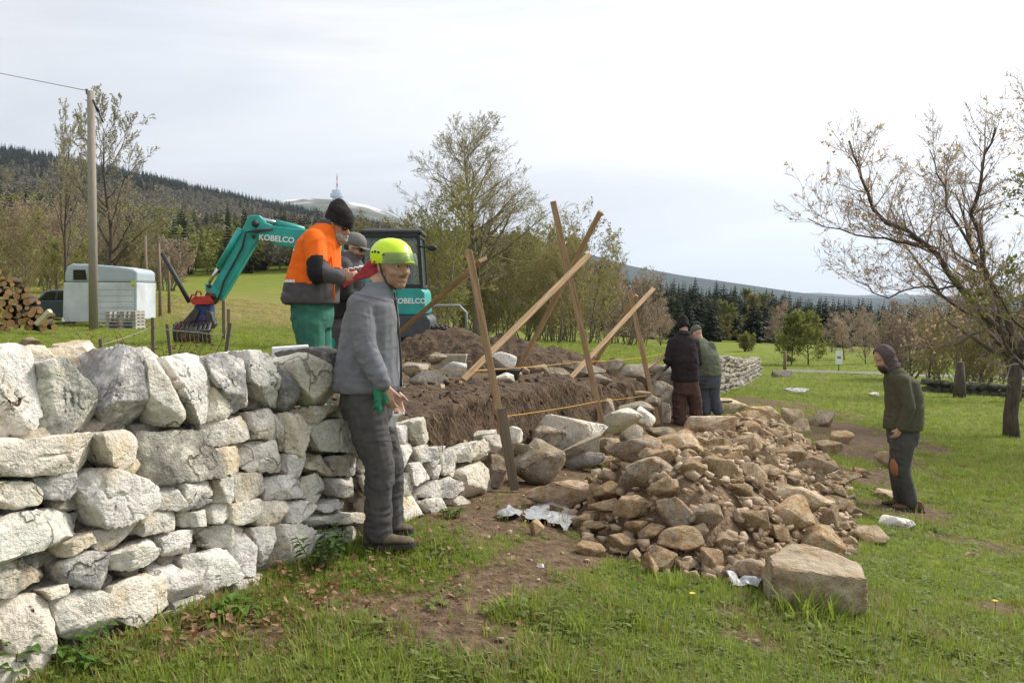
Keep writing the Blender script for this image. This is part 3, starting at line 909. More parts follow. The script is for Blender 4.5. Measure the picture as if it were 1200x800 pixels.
# outlines of the stones on the face (photo pixels); third value greyness, fourth ochre, fifth brightness, sixth bulge
W = [
 ([(-70,402),(18,404),(33,414),(40,440),(46,482),(30,506),(14,511),(-70,512)], .25, 0, 1.08, .12),
 ([(40,428),(56,421),(80,440),(96,457),(117,482),(105,504),(50,504),(43,470)], .85, 0, .92, .10),
 ([(82,436),(100,415),(135,406),(156,411),(166,442),(176,497),(160,507),(110,505),(118,482),(92,455)], .85, 0, .95, .12),
 ([(158,422),(185,417),(202,442),(210,470),(205,497),(178,500),(168,450)], .35, 0, 1.02, .09),
 ([(186,422),(205,418),(228,413),(245,428),(243,460),(240,495),(210,500),(206,455)], .45, 0, 1.02, .10),
 ([(243,453),(256,458),(268,480),(260,492),(240,492)], .2, .2, 1, .08),
 ([(238,420),(258,419),(276,425),(292,442),(290,470),(270,484),(262,470),(248,450)], .8, 0, .98, .09),
 ([(268,423),(285,412),(300,414),(318,430),(325,465),(330,477),(315,480),(292,478),(290,445)], .4, 0, 1.0, .10),
 ([(320,432),(335,436),(345,455),(344,478),(330,480),(323,455)], .95, 0, .55, .06),
 ([(326,432),(350,417),(385,438),(395,455),(392,474),(348,472),(343,450)], .3, .3, 1.0, .10),
 ([(364,408),(391,407),(389,431),(372,432)], .95, 0, .5, .06),
 ([(16,511),(50,503),(52,509),(30,514)], .4, .6, .9, .02),
 ([(-70,520),(30,512),(110,506),(120,520),(117,540),(95,552),(0,560),(-70,562)], .3, .35, 1.03, .09),
 ([(112,510),(140,505),(158,510),(152,540),(135,550),(122,540)], .3, .3, 1, .06),
 ([(143,545),(155,540),(162,550),(158,558),(143,553)], .1, 1.0, .85, .03),
 ([(162,505),(200,502),(236,503),(248,525),(253,558),(200,566),(170,569),(160,550)], .97, .3, .85, .07),
 ([(237,496),(285,487),(294,500),(290,515),(250,525),(244,518)], .3, .2, 1.03, .06),
 ([(293,482),(315,480),(327,492),(325,510),(297,515)], .5, .2, .95, .05),
 ([(318,482),(345,485),(370,505),(376,528),(352,536),(335,530),(327,505)], .35, .5, .96, .07),
 ([(345,479),(395,475),(397,488),(365,495),(347,490)], .3, .2, 1.02, .04),
 ([(364,496),(410,490),(420,515),(415,531),(378,526)], .25, .15, 1.03, .06),
 ([(396,474),(408,476),(412,488),(398,488)], .3, .1, 1.0, .03),
 ([(-70,567),(0,565),(30,560),(48,575),(45,588),(5,595),(-70,598)], .3, .25, 1, .06),
 ([(40,560),(80,555),(97,570),(85,582),(50,584)], .75, 0, .95, .05),
 ([(88,562),(118,547),(150,556),(172,570),(178,592),(150,605),(120,618),(108,610),(100,585)], .3, 0, 1.06, .12),
 ([(178,572),(205,568),(211,590),(205,597),(180,594)], .25, .1, 1.04, .05),
 ([(206,568),(240,562),(246,588),(213,598)], .7, 0, .98, .05),
 ([(248,527),(275,523),(284,538),(280,550),(258,558),(251,545)], .2, .8, .97, .05),
 ([(274,525),(325,513),(333,530),(330,550),(290,552),(283,545)], .3, .1, 1.04, .06),
 ([(333,534),(350,535),(360,550),(345,560),(334,556)], .5, 0, 1, .05),
 ([(355,536),(375,533),(390,555),(375,557),(360,546)], .75, .9, .75, .04),
 ([(390,534),(418,532),(425,552),(400,558),(391,550)], .3, .1, 1.02, .05),
 ([(247,563),(270,559),(272,585),(249,588)], .6, 0, 1, .04),
 ([(273,556),(306,552),(311,580),(275,586)], .6, .6, .92, .05),
 ([(312,560),(340,557),(349,579),(314,586)], .4, 0, 1.02, .05),
 ([(343,560),(370,556),(384,572),(365,580),(350,577)], .25, .1, 1.04, .05),
 ([(384,562),(420,558),(430,580),(398,582)], .3, .1, 1.02, .05),
 ([(-70,612),(0,603),(20,592),(60,588),(85,590),(102,605),(95,625),(50,640),(0,652),(-70,657)], .5, 0, 1.03, .11),
 ([(66,642),(100,626),(103,634),(72,652)], .2, .8, .95, .03),
 ([(103,629),(150,606),(162,612),(160,628),(125,645),(108,641)], .2, .35, 1.0, .05),
 ([(162,603),(190,597),(213,605),(210,618),(165,626)], .25, .1, 1.05, .05),
 ([(214,601),(245,597),(246,612),(217,617)], .45, 0, 1.02, .04),
 ([(247,593),(263,588),(275,600),(262,612),(249,612)], .3, .2, 1, .04),
 ([(265,592),(298,586),(300,605),(280,614),(266,612)], .3, .15, 1.03, .05),
 ([(301,590),(334,587),(338,610),(302,614)], .2, .45, 1.0, .05),
 ([(336,590),(350,587),(362,594),(345,613),(339,612)], .25, .1, 1.05, .04),
 ([(352,582),(376,579),(375,590),(360,591)], .3, .1, 1, .04),
 ([(366,593),(405,583),(410,590),(380,600)], .4, 0, 1.02, .04),
 ([(350,607),(395,600),(425,602),(425,614),(360,615)], .35, .2, 1, .04),
 ([(-70,667),(0,655),(60,643),(70,668),(62,685),(5,698),(-70,707)], .7, .35, .9, .07),
 ([(71,660),(100,645),(128,650),(133,675),(110,685),(75,685)], .85, 0, .93, .06),
 ([(128,651),(180,629),(185,650),(160,665),(136,668)], .2, .2, 1.03, .05),
 ([(184,630),(220,621),(242,621),(245,640),(200,652),(186,652)], .5, 0, 1.03, .05),
 ([(244,619),(270,613),(292,620),(290,634),(262,641),(247,638)], .4, .1, 1, .05),
 ([(50,692),(78,684),(80,690),(55,700)], .3, .5, 1, .02),
 ([(2,703),(50,698),(60,730),(57,760),(10,766),(-4,735)], .25, .5, 1.0, .08),
 ([(-80,712),(0,704),(-6,735),(6,767),(-80,774)], .35, .3, 1.0, .07),
 ([(61,696),(95,688),(126,700),(131,735),(110,752),(70,745),(59,715)], .55, .3, .98, .08),
 ([(126,690),(170,669),(185,680),(192,708),(150,735),(133,728),(123,705)], .2, .2, 1.06, .09),
 ([(174,667),(200,656),(214,661),(234,690),(205,712),(191,702)], .35, .15, 1.04, .06),
 ([(216,653),(260,643),(279,675),(240,695),(229,690),(219,670)], .45, 0, 1.06, .06),
 ([(264,641),(291,624),(304,650),(301,672),(282,672)], .45, 0, 1.05, .05),
 ([(294,620),(314,617),(317,645),(305,662),(300,648)], .5, 0, 1.02, .04),
 ([(318,618),(350,613),(370,625),(352,650),(322,670),(316,650)], .5, .2, 1.0, .06),
 ([(372,620),(425,616),(428,640),(380,652),(358,648)], .5, .1, 1, .05),
 ([(206,706),(225,699),(247,706),(240,727),(206,727)], .4, .1, 1, .05),
 ([(106,765),(160,738),(202,715),(206,727),(190,747),(130,775)], .5, .5, .85, .04),
 ([(270,682),(312,674),(314,685),(274,694)], .35, .3, .95, .04),
 ([(-70,775),(50,765),(100,762),(95,790),(-70,800)], .5, .4, .85, .04),
 # behind the worker
 ([(398,478),(440,486),(468,492),(466,512),(424,510),(412,492)], .4, .1, 1, .05),
 ([(422,512),(462,514),(462,532),(428,532)], .3, .1, 1, .05), ([(424,535),(465,535),(465,556),(430,556)], .4, .1, 1, .05),
 ([(428,558),(464,558),(464,580),(434,582)], .3, .2, 1, .05), ([(430,584),(462,583),(464,606),(430,608)], .3, .2, 1, .05), ([(428,612),(466,610),(468,630),(432,636)], .4, .2, 1, .05),
 # stepped end of the wall
 ([(460,500),(480,500),(483,518),(462,520)], .5, .1, 1, .05), ([(475,496),(490,492),(500,515),(492,523),(484,512)], .3, .3, 1, .06),
 ([(463,522),(481,520),(484,538),(466,550)], .3, .1, 1.05, .05), ([(484,525),(496,523),(498,538),(486,542)], .6, 0, .95, .04),
 ([(476,546),(500,541),(505,558),(482,567)], .3, .1, 1.05, .06), ([(498,527),(514,524),(517,545),(503,545)], .7, .1, .95, .04),
 ([(505,546),(515,546),(518,557),(508,560)], .5, .1, 1, .03), ([(515,535),(535,528),(543,545),(530,558),(519,554)], .75, .2, .95, .05),
 ([(537,530),(565,516),(568,532),(546,543)], .4, .2, 1, .05), ([(537,556),(560,541),(572,550),(575,575),(552,587),(541,578)], .4, .5, .96, .07),
 ([(463,553),(478,556),(482,575),(466,585)], .3, .1, 1, .05), ([(484,570),(520,560),(537,568),(530,582),(500,582)], .7, .1, .97, .05),
 ([(464,587),(490,579),(498,600),(470,608)], .3, .2, 1, .05), ([(497,588),(520,583),(528,600),(505,606)], .4, .2, .98, .05),
 ([(523,585),(536,581),(546,592),(532,601)], .3, .4, .96, .05),
]
_rw = random.Random(77)
_v0 = to_plane(-75, 505, FR1)
for _row, (_h0, _h1) in enumerate([(-.02, .16), (.17, .36), (.37, .52), (.53, .70), (.71, .88), (.89, 1.02), (1.03, 1.3)]):
    _s = _v0[0] + _rw.uniform(-.06, .02)
    while _s > _v0[0] - 1.5:
        _w = _rw.uniform(.18, .42)
        _q = [(_s - _w, _h0), (_s - _w * .4, _h0 - .01), (_s - .01, _h0 + .01), (_s, _h1 - .03), (_s - _w * .5, _h1), (_s - _w + .01, _h1 - .02)]
        wall_stone(_q, *FR1, seed=3000 + int(_s * 997) % 900 + _row, parent=wall_left, material=M_WALL, color=stone_col(), front=.04, shrink=.002, sub=4, p=22)
        _s -= _w
for i, (poly, g, oc, br, bu) in enumerate(W):
    uv = [to_plane(px, py, FR1) for px, py in poly]
    big = (max(u for u, v in uv) - min(u for u, v in uv)) > 0.28
    wall_stone(uv, *FR1, seed=100 + i, parent=wall_left, material=M_WALL, color=stone_col(g, oc, br), front=0.35 * bu + 0.012, depth=0.22 if i > 11 else 0.30,
               shrink=-.012 if i < 12 or i >= 68 else (-0.007 if not big else -.003), sub=5 if (big and i < 26) else 4, p=30 if not big else 36)
# earth and small fill behind the facing stones
def core_mesh(fr, s0, s1, top, back0, back1, n=50, seed=1, base=-0.3):
    o, eu, ev, en = fr
    V = []
    S = np.linspace(s0, s1, n)
    for s in S:
        t = float(np.interp(s, top[0], top[1]))
        b = np.array(o + eu * s)
        e, v = np.array(en), np.array(ev)
        V += [b + v * base - e * back0, b + v * t * 0.5 - e * back0, b + v * t - e * (back0 + 0.02), b + v * (t + 0.01) - e * (back0 + back1) * 0.5, b + v * t - e * back1, b + np.array([0, 0, base]) - e * (back1 + 0.05)]
    V = np.array(V)
    V = V + fbm(V * 7.0, 3, seed)[:, None] * 0.03
    I = np.arange(n * 6).reshape(n, 6)
    q = np.stack([I[:-1, :-1], I[1:, :-1], I[1:, 1:], I[:-1, 1:]], -1).reshape(-1, 4)
    return mesh_np('core', V, q, True)
M_FILL = mat('wall_fill', (0.20, 0.165, 0.125), (0.11, 0.088, 0.066), 30, 0.95, 0.02, 60)
_u = lambda px, py: to_plane(px, py, FR1)
_tops = [(_u(-200, 425)), _u(60, 440), _u(200, 450), _u(300, 455), _u(380, 470), _u(430, 495), _u(480, 515), _u(500, 535), _u(560, 545), _u(590, 560)]
obj('core', core_mesh(FR1, _u(-300, 500)[0], _u(600, 560)[0], ([t[0] for t in _tops], [t[1] - 0.03 for t in _tops]), 0.10, 0.55), M_FILL, wall_left, loc=-Vector(wall_left.location))
# hearting: small stones showing in the joints
_hm = [rock_mesh('stone', (1, 1, .8), 1800 + k, 3, 8, 24, .04) for k in range(6)]
for _m in _hm: _m.materials.append(M_WALL)
_o1, _eu1, _ev1, _en1 = FR1
_ua, _ub = _u(-70, 560)[0], _u(590, 560)[0]
_s = _ua
while _s < _ub:
    _t = float(np.interp(_s, [t[0] for t in _tops], [t[1] for t in _tops])) - .12
    _v = .0
    while _v < _t:
        _hh = rs.uniform(.05, .075)
        _c = _o1 + _eu1 * (_s + rs.uniform(-.04, .04)) + _ev1 * (_v + _hh) - _en1 * (.10 + rs.uniform(-.015, .02))
        _st = bpy.data.objects.new('stone', rs.choice(_hm)); COL.objects.link(_st); _st.parent = wall_left
        _st.location = _c - wall_left.location; _st.scale = (rs.uniform(.08, .12), .06, _hh * 1.05); _st.rotation_euler = (rs.uniform(-.2, .2), rs.uniform(-.3, .3), math.atan2(_eu1.y, _eu1.x)); _st.color = stone_col(None, rs.uniform(0, .5), .85)
        _v += _hh * 1.9
    _s += .17
# coping seen over the top and the back of the wall: stones further in
for i, (px, py, w, h, dd, g, oc) in enumerate([(36, 412, .10, .09, .55, .5, .6), (66, 416, .12, .10, .5, .4, .8), (92, 410, .10, .12, .55, .4, .7), (150, 418, .16, .12, .42, .5, 0), (215, 422, .16, .12, .42, .5, 0),
                                        (285, 425, .16, .12, .4, .5, 0), (340, 422, .17, .12, .42, .3, .1), (355, 432, .15, .1, .45, .3, .1), (400, 440, .15, .1, .4, .6, 0), (440, 470, .16, .12, .35, .5, .2)]):
    p = at(px, py, 3.6)
    c = Vector((0, 0, EYE)); d = ray(px, py)
    o_, eu, ev, en = FR1
    t = (o_ - en * dd - c).dot(en) / d.dot(en)
    s = obj('stone', rock_mesh('stone', (w, 0.14, h), 900 + i, 4), M_WALL, wall_left, loc=c + d * t - Vector((0, 0, h * 0.55)) - wall_left.location, rot=(0, 0, math.atan2(eu.y, eu.x) + rs.uniform(-.3, .3)))
    s.color = stone_col(g, oc, 0.97)

# ------------------------------------------------------------------ far end of the wall, still standing
M_WALLFAR = stone_material('limestone_far', (0.50, 0.455, 0.375), (0.43, 0.40, 0.35), (0.24, 0.23, 0.215), (0.40, 0.32, 0.20))
FA, FB = Vector((2.72, 15.2, 0)), Vector((12.5, 45.0, 0))
FR2 = wall_frame(FA, FB, 0.10)
wall_far = empty('dry_stone_wall', (FA.x, FA.y, Hs(FA.x + .3, FA.y)))
tag(wall_far, 'long grey drystone wall running away downhill behind the two bent workers', 'wall', kind='thing')
_L = (FB - FA).length
_protos = [rock_mesh('stone', (1, 1, 1), 700 + k, 3, 10, 20, 0.03) for k in range(10)]
def far_wall_rows(fr, A, B, s0, s1, hgt0, hgt1, parent, material, seed, h0, h1):
    rr = random.Random(seed)
    o_, eu, ev, en = fr
    n = 0
    nrow = 6
    for row in range(nrow + 1):
        s = s0 + rr.uniform(0, 0.2)
        while s < s1:
            f = (s - s0) / (s1 - s0)
            near = max(0.0, 1 - f * 1.6)
            hh = (hgt0 + (hgt1 - hgt0) * f)
            rh = hh / nrow
            w = rr.uniform(0.26, 0.6) * (1.0 + 1.5 * f)
            b = o_ + eu * (s + w / 2)
            zb = Hs(b.x + 0.3, b.y) - 0.05
            cop = row == nrow
            hz = rh * (rr.uniform(1.0, 1.7) if cop else rr.uniform(0.9, 1.08))
            c = Vector((b.x, b.y, zb)) + ev * (rh * (row + 0.5)) - en * 0.10
            if n < 300:
                st = bpy.data.objects.new('stone', _protos[rr.randrange(10)])
                if not st.data.materials: st.data.materials.append(material)
                COL.objects.link(st); st.parent = parent
                st.location = c - parent.location
                st.rotation_euler = (rr.uniform(-.1, .1), rr.uniform(-.12, .12), math.atan2(eu.y, eu.x) + rr.uniform(-.15, .15) + (math.pi if rr.random() < .5 else 0))
                st.scale = (w * 0.53, 0.22 if not cop else 0.3, hz * 0.56)
                st.color = stone_col(rr.uniform(.3, .9), rr.uniform(0, .3), rr.uniform(.8, 1.08))
                n += 1
            s += w
    return n
far_wall_rows(FR2, FA, FB, 0.0, _L, 0.85, 1.0, wall_far, M_WALLFAR, 5, 0, 0)
mb = MB()
_o, _eu, _ev, _en = FR2
rings = []
for s in np.linspace(0.05, _L - 0.1, 30):
    b = _o + _eu * s
    z = Hs(b.x + .3, b.y)
    h = 0.85 + 0.12 * s / _L
    rings.append([Vector((b.x, b.y, z - .3)) - _en * .12, Vector((b.x, b.y, z + h)) - _en * .2, Vector((b.x, b.y, z + h)) - _en * .62, Vector((b.x, b.y, z - .3)) - _en * .75])
mb.loft(rings)
mb.build('core', M_FILL, wall_far, loc=-Vector(wall_far.location))

# ------------------------------------------------------------------ footing of the new wall in the gap
FR3 = wall_frame((0.0, 7.24, -0.05), (2.1, 13.3, -0.42), 0.05)
footing = empty('wall_footing', (0.4, 8.4, -0.05))
tag(footing, 'low first courses of rough limestone blocks below the earth bank', 'wall', kind='thing')
def rock_at(px, py, w, h, y, seed, parent, material, color, dep=None, rot=None, name='stone', sub=4, rough=.045, p=26, hull=False):
    """a rock whose silhouette is about w x h photo pixels, centred on a pixel at depth y"""
    k = y / FPX
    hw, hh = w * k / 2, h * k / 2
    dep = dep or (hw + hh) * 0.5
    c = at(px, py, y + dep * 0.5)
    o = obj(name, hull_rock(name, (hw * 1.1, dep, hh * 1.1), seed, 14, 3, .03) if hull else rock_mesh(name, (hw * 1.04, dep, hh * 1.04), seed, sub, rough=rough, p=p), material, parent)
    o.location = c - (parent.location if parent else Vector((0, 0, 0)))
    o.rotation_euler = rot or (0, 0, rs.uniform(-.15, .15))
    o.color = color
    return o
for i, (px, py, w, h, y, g, oc, br, ry) in enumerate([
    (562, 511, 44, 14, 7.5, .4, .3, 1.0, -.2), (534, 519, 30, 14, 7.2, .4, .6, .9, 0), (577, 520, 26, 22, 7.3, .4, .3, 1.0, 0), (602, 510, 24, 22, 7.5, .3, .2, 1.05, 0), (582, 552, 26, 44, 7.2, .6, .1, .95, 0),
    (555, 535, 30, 18, 7.3, .5, .3, .95, 0), (612, 528, 26, 20, 7.7, .5, .3, .95, 0),
    (665, 503, 96, 44, 8.9, .5, .2, 1.03, -.1), (640, 512, 50, 26, 8.6, .5, .3, .95, 0), (676, 526, 60, 34, 8.6, .4, .5, .97, -.15), (686, 541, 54, 24, 8.5, .8, 0, .8, -.2), (711, 520, 36, 28, 9.3, .3, .7, .95, 0),
    (726, 493, 50, 32, 10.6, .3, .3, 1.0, 0), (752, 490, 32, 28, 11.2, .3, .2, 1.05, 0), (742, 512, 30, 28, 10.2, .6, .3, .95, 0), (775, 507, 40, 16, 11.6, .5, .3, .95, 0),
    (745, 478, 40, 14, 12.2, .5, .3, .95, 0), (712, 478, 18, 26, 11.4, .5, .2, .95, 0), (764, 471, 24, 16, 12.7, .5, .2, .92, 0), (752, 463, 22, 12, 13.0, .5, .4, .9, 0),
    (775, 460, 28, 26, 14.0, .6, .2, .9, 0), (790, 480, 30, 34, 14.6, .5, .2, .9, 0), (775, 482, 22, 26, 13.8, .5, .2, .92, 0), (784, 448, 24, 20, 14.8, .5, .2, .95, 0), (806, 462, 26, 26, 15.2, .6, .2, .9, 0), (812, 486, 26, 26, 15.2, .6, .2, .9, 0)]):
    rock_at(px, py, w, h, y, 1200 + i, footing, M_BLOCK if br < 0.98 else M_WALL, stone_col(g, oc, br), rot=(0, ry, 0.35 if w > 60 else rs.uniform(-.2, .2)), hull=i > 6)
# ------------------------------------------------------------------ earth bank left where the wall was taken down
M_SOIL = mat('dug_soil', (0.045, 0.028, 0.017), (0.13, 0.082, 0.046), 9, 0.97, 0.05, 26, detail=10)
def bank(name, fr, s0, s1, prof, n, seed, material, amp=0.15):
    """prof(s): list of (distance behind the face, height)"""
    o, eu, ev, en = fr
    out = np.array([eu.y, -eu.x, 0])
    rows = []
    for s in np.linspace(s0, s1, n):
        b = np.array(o + eu * s)
        pr = np.array(prof(s))
        t = np.linspace(0, 1, 46)
        L_ = np.concatenate([[0], np.cumsum(np.hypot(np.diff(pr[:, 0]), np.diff(pr[:, 1])))]); L_ /= L_[-1]
        d = np.interp(t, L_, pr[:, 0]); z = np.interp(t, L_, pr[:, 1])
        rows.append(np.stack([b[0] - out[0] * d, b[1] - out[1] * d, z], -1))
    V = np.array(rows)
    q = fbm(V.reshape(-1, 3) * 2.2, 5, seed, 0.6).reshape(V.shape[:2]) * amp + (np.abs(fbm(V.reshape(-1, 3) * 9, 4, seed + 3, 0.6)).reshape(V.shape[:2]) - .2) * amp * 0.7
    env = np.sin(np.linspace(0, 1, 46) * math.pi) ** 0.4
    V = V + (out * 0.8 + np.array([0, 0, .6]))[None, None] * (q * env[None])[..., None]
    r, c = V.shape[:2]
    I = np.arange(r * c).reshape(r, c)
    f = np.stack([I[:-1, :-1], I[1:, :-1], I[1:, 1:], I[:-1, 1:]], -1).reshape(-1, 4)
    return obj(name, mesh_np(name, V, f, True), material), V
def _prof(s):
    k = np.interp(s, [-2.0, 0, 3, 5, 6.4], [0.62, 0.68, 0.55, 0.35, 0.05])
    zb = np.interp(s, [-2, 0, 6.4], [0.1, 0.0, -0.45])
    return [(0.2, zb - 0.1), (0.36, zb + 0.25), (0.42, k - 0.16), (0.36, k - 0.03), (0.55, k + 0.03), (0.9, k + 0.06), (1.5, k - 0.04), (2.6, k - 0.2 - .06 * max(0, s - 3))]
soil_bank, BV = bank('soil_bank', FR3, -2.0, 6.4, _prof, 150, 4, M_SOIL)
tag(soil_bank, 'cut bank of dark brown earth with hanging roots behind the footing', 'soil bank', kind='structure')
# roots and dead grass hanging over the cut
rr = np.random.RandomState(3)
S0, S1, RR0, RR1 = [], [], [], []
for _ in range(1900):
    i = rr.randint(1, BV.shape[0] - 1); j = rr.randint(9, 24)
    p = BV[i, j] + np.array([0.9, -0.34, 0]) * 0.012
    d = np.array([0.5 * rr.normal(0.4, .5), -0.3 + 0.25 * rr.normal(), -rr.uniform(0.4, 1.0)]); d /= np.linalg.norm(d)
    L_ = rr.uniform(.06, .34)
    r0 = rr.uniform(.0014, .0042)
    for k in range(4):
        q = p + d * L_ / 4
        S0.append(p); S1.append(q); RR0.append(r0 * (1 - k * .2)); RR1.append(r0 * (1 - (k + 1) * .2))
        p = q; d = d + rr.normal(0, .25, 3) + np.array([0, 0, -.15]); d /= np.linalg.norm(d)
V_, F_ = segs_np(S0, S1, RR0, RR1, 3)
M_ROOT = leafmat('dead_roots', (0.16, 0.105, 0.06), (0.32, 0.225, 0.125), 0.0, 0.0)
tag(obj('roots', mesh_np('roots', V_, F_), M_ROOT, soil_bank), kind='stuff')

# dug soil in heaps on the terrace behind the bank
def mound(name, px, py, y, w, d, h, seed, label):
    c = at(px, py, y)
    n = 90
    a, b = np.meshgrid(np.linspace(-1, 1, n), np.linspace(-1, 1, n // 2))
    rad = np.sqrt(a * a + b * b)
    x, yy = c.x + a * w, c.y + b * d
    z = H(x, yy) - 0.05 + h * np.clip(1 - rad ** 1.6, -0.2, 1) + fbm2(x, yy, 1.3, 4, seed) * h * 0.35 * np.clip(1.1 - rad, 0, 1) + np.abs(fbm2(x, yy, 6, 3, seed + 1)) * .10
    I = np.arange(a.size).reshape(a.shape)
    f = np.stack([I[:-1, :-1], I[:-1, 1:], I[1:, 1:], I[1:, :-1]], -1).reshape(-1, 4)
    o = obj(name, mesh_np(name, np.stack([x, yy, z], -1), f, True), M_SOIL)
    return tag(o, label, 'soil heap', kind='structure')
mound('soil_heap', 600, 410, 14.0, 1.5, .9, .55, 3, 'heap of dark dug earth on the terrace behind the leaning battens')
mound('soil_heap', 660, 412, 15.0, 1.3, .9, .5, 9, 'low ridge of dug earth beyond the black bucket')
mound('soil_heap', 530, 408, 15.5, 1.4, 1.0, .55, 15, 'heap of dug earth in front of the excavator tracks')

# ------------------------------------------------------------------ rubble heap
heap = empty('rubble_heap', (2.0, 9.0, Hs(2.0, 9.0)))
tag(heap, 'wide heap of brown dug-out limestone rubble on the grass', 'rubble heap')
n = 110
a, b = np.meshgrid(np.linspace(-.3, 4.8, n), np.linspace(5.0, 14.5, n * 2))
z = H(a, b) + heap_h(a, b) * 1.0 - 0.07 + np.abs(fbm2(a, b, 5, 4, 6)) * 0.10 * inpoly(a, b, HEAP)
z = np.where(inpoly(a, b, HEAP), z, H(a, b) - .15)
I = np.arange(a.size).reshape(a.shape)
f = np.stack([I[:-1, :-1], I[:-1, 1:], I[1:, 1:], I[1:, :-1]], -1).reshape(-1, 4)
obj('earth', mesh_np('earth', np.stack([a, b, z], -1), f, True), mat('rubble_earth', (0.14, 0.092, 0.056), (0.30, 0.205, 0.125), 14, 0.97, 0.04, 40, detail=9), heap, loc=-Vector(heap.location))
RP = [hull_rock('stone', h, 300 + k, 12 + k % 5, 3, .035) for k, h in enumerate([(1, .8, .65), (1, .75, .55), (1, .9, .8), (1, .6, .6), (1, .85, .5), (1, .7, .75), (1, .95, .7), (1, .65, .5), (1, .8, .8), (1, .7, .62), (1, .9, .55), (1, .6, .7), (1, .75, .7), (1, .88, .62)])]
rh = random.Random(11)
placed = []
def heap_stone(x, y, half, mesh=None, col=None, rot=None, sc=None, lift=0.25, name='stone', material=None):
    o = bpy.data.objects.new(name, mesh or RP[rh.randrange(len(RP))])
    if not o.data.materials: o.data.materials.append(M_HEAP)
    COL.objects.link(o); o.parent = heap
    zz = Hs(x, y) + float(heap_h(np.array([x]), np.array([y]))[0])
    o.location = Vector((x, y, zz + half * lift)) - heap.location
    o.rotation_euler = rot or (rh.uniform(-.5, .5), rh.uniform(-.5, .5), rh.uniform(0, 6.28))
    k = sc or (rh.uniform(.9, 1.1), rh.uniform(.85, 1.1), rh.uniform(.8, 1.1))
    o.scale = tuple(half * v for v in k)
    o.color = col or stone_col(rh.uniform(0, .7), rh.uniform(.1, .9), rh.uniform(.85, 1.4))
    placed.append((x, y, half))
    return o
# the stones that stand out (photo pixel of the centre, width and height in pixels, grey, ochre, brightness)
BIGS = [(655, 588, 88, 34, .5, .4, 1.05), (690, 643, 40, 28, .2, .8, 1.0), (696, 578, 30, 26, .1, .6, .85), (716, 577, 40, 28, .1, .9, .8), (742, 600, 50, 34, .2, .5, .9), (700, 618, 32, 20, .1, .7, .8),
        (760, 555, 70, 52, .9, 0, .95), (738, 560, 30, 40, .8, .2, .85), (796, 527, 84, 26, .35, .3, 1.15), (838, 500, 66, 34, .6, 0, 1.25), (832, 483, 34, 15, .3, .5, 1.2), (858, 478, 46, 28, .4, .1, 1.25),
        (895, 487, 44, 26, .5, .2, 1.1), (925, 489, 38, 26, .4, .2, .9), (940, 498, 24, 30, .6, 0, 1.25), (966, 492, 34, 30, .9, 0, .75), (985, 512, 34, 26, .2, .6, .85), (970, 526, 40, 26, .2, .5, .8),
        (940, 596, 96, 40, .5, .1, 1.15), (975, 604, 36, 52, .7, .2, .85), (930, 612, 80, 44, .3, .5, 1.05), (964, 637, 66, 50, .3, .4, 1.0), (880, 612, 44, 36, .3, .5, .9), (796, 643, 60, 26, .4, .5, .95),
        (790, 605, 50, 46, .9, .1, .95), (830, 610, 44, 40, .8, .1, .95), (770, 535, 46, 26, .4, .4, .95), (846, 545, 46, 32, .3, .5, .9), (905, 556, 46, 30, .3, .5, .9), (870, 577, 32, 24, .2, .5, .9), (920, 577, 40, 24, .3, .4, .85),
        (812, 552, 44, 34, .3, .5, .9), (780, 575, 44, 34, .3, .5, .9), (880, 520, 50, 28, .3, .4, .9), (925, 535, 44, 30, .4, .3, .9), (955, 550, 50, 30, .7, .2, .85), (880, 668, 54, 44, .6, .2, 1.05),
        (905, 655, 36, 34, .2, .6, .85), (850, 640, 40, 30, .3, .5, .95), (930, 655, 40, 30, .3, .5, .9), (830, 660, 44, 34, .2, .7, .9), (765, 628, 34, 26, .2, .7, .9), (730, 640, 44, 26, .3, .6, .9), (705, 545, 50, 16, .3, .5, .9),
        (745, 533, 76, 40, .85, .1, .85), (750, 620, 36, 26, .2, .6, .9), (715, 600, 50, 20, .2, .6, .85), (685, 610, 30, 36, .2, .6, .9), (1000, 560, 34, 24, .3, .5, .9), (990, 590, 30, 22, .3, .4, .9)]
for k, (px, py, w, h, g, oc, br) in enumerate(BIGS):
    p = hit(px, py + h * 0.25, Hheap)
    hw = w * p.y / FPX / 2
    heap_stone(p.x, p.y + hw * .3, hw, sc=(1.05, rh.uniform(.8, 1.0), min(1.5, max(.7, 1.45 * h / w))), rot=(rh.uniform(-.2, .2), rh.uniform(-.2, .2), rh.choice([0, math.pi]) + rh.uniform(-.4, .4)), col=stone_col(g * .8, oc, br * 1.25), lift=.3)
tries = 0
while len(placed) < 298 and tries < 20000:
    tries += 1
    u = rh.random()
    y = 5.1 + 9.2 * u ** 1.15
    x = rh.uniform(-.1, 4.6)
    if not bool(inpoly(np.array([x]), np.array([y]), HEAP)[0]): continue
    half = rh.choice([.05, .06, .07, .075, .085, .1, .13]) * (0.78 + 0.05 * y)
    if any((x - a_) ** 2 + (y - b_) ** 2 < (0.62 * (half + h_)) ** 2 for a_, b_, h_ in placed): continue
    heap_stone(x, y, half)
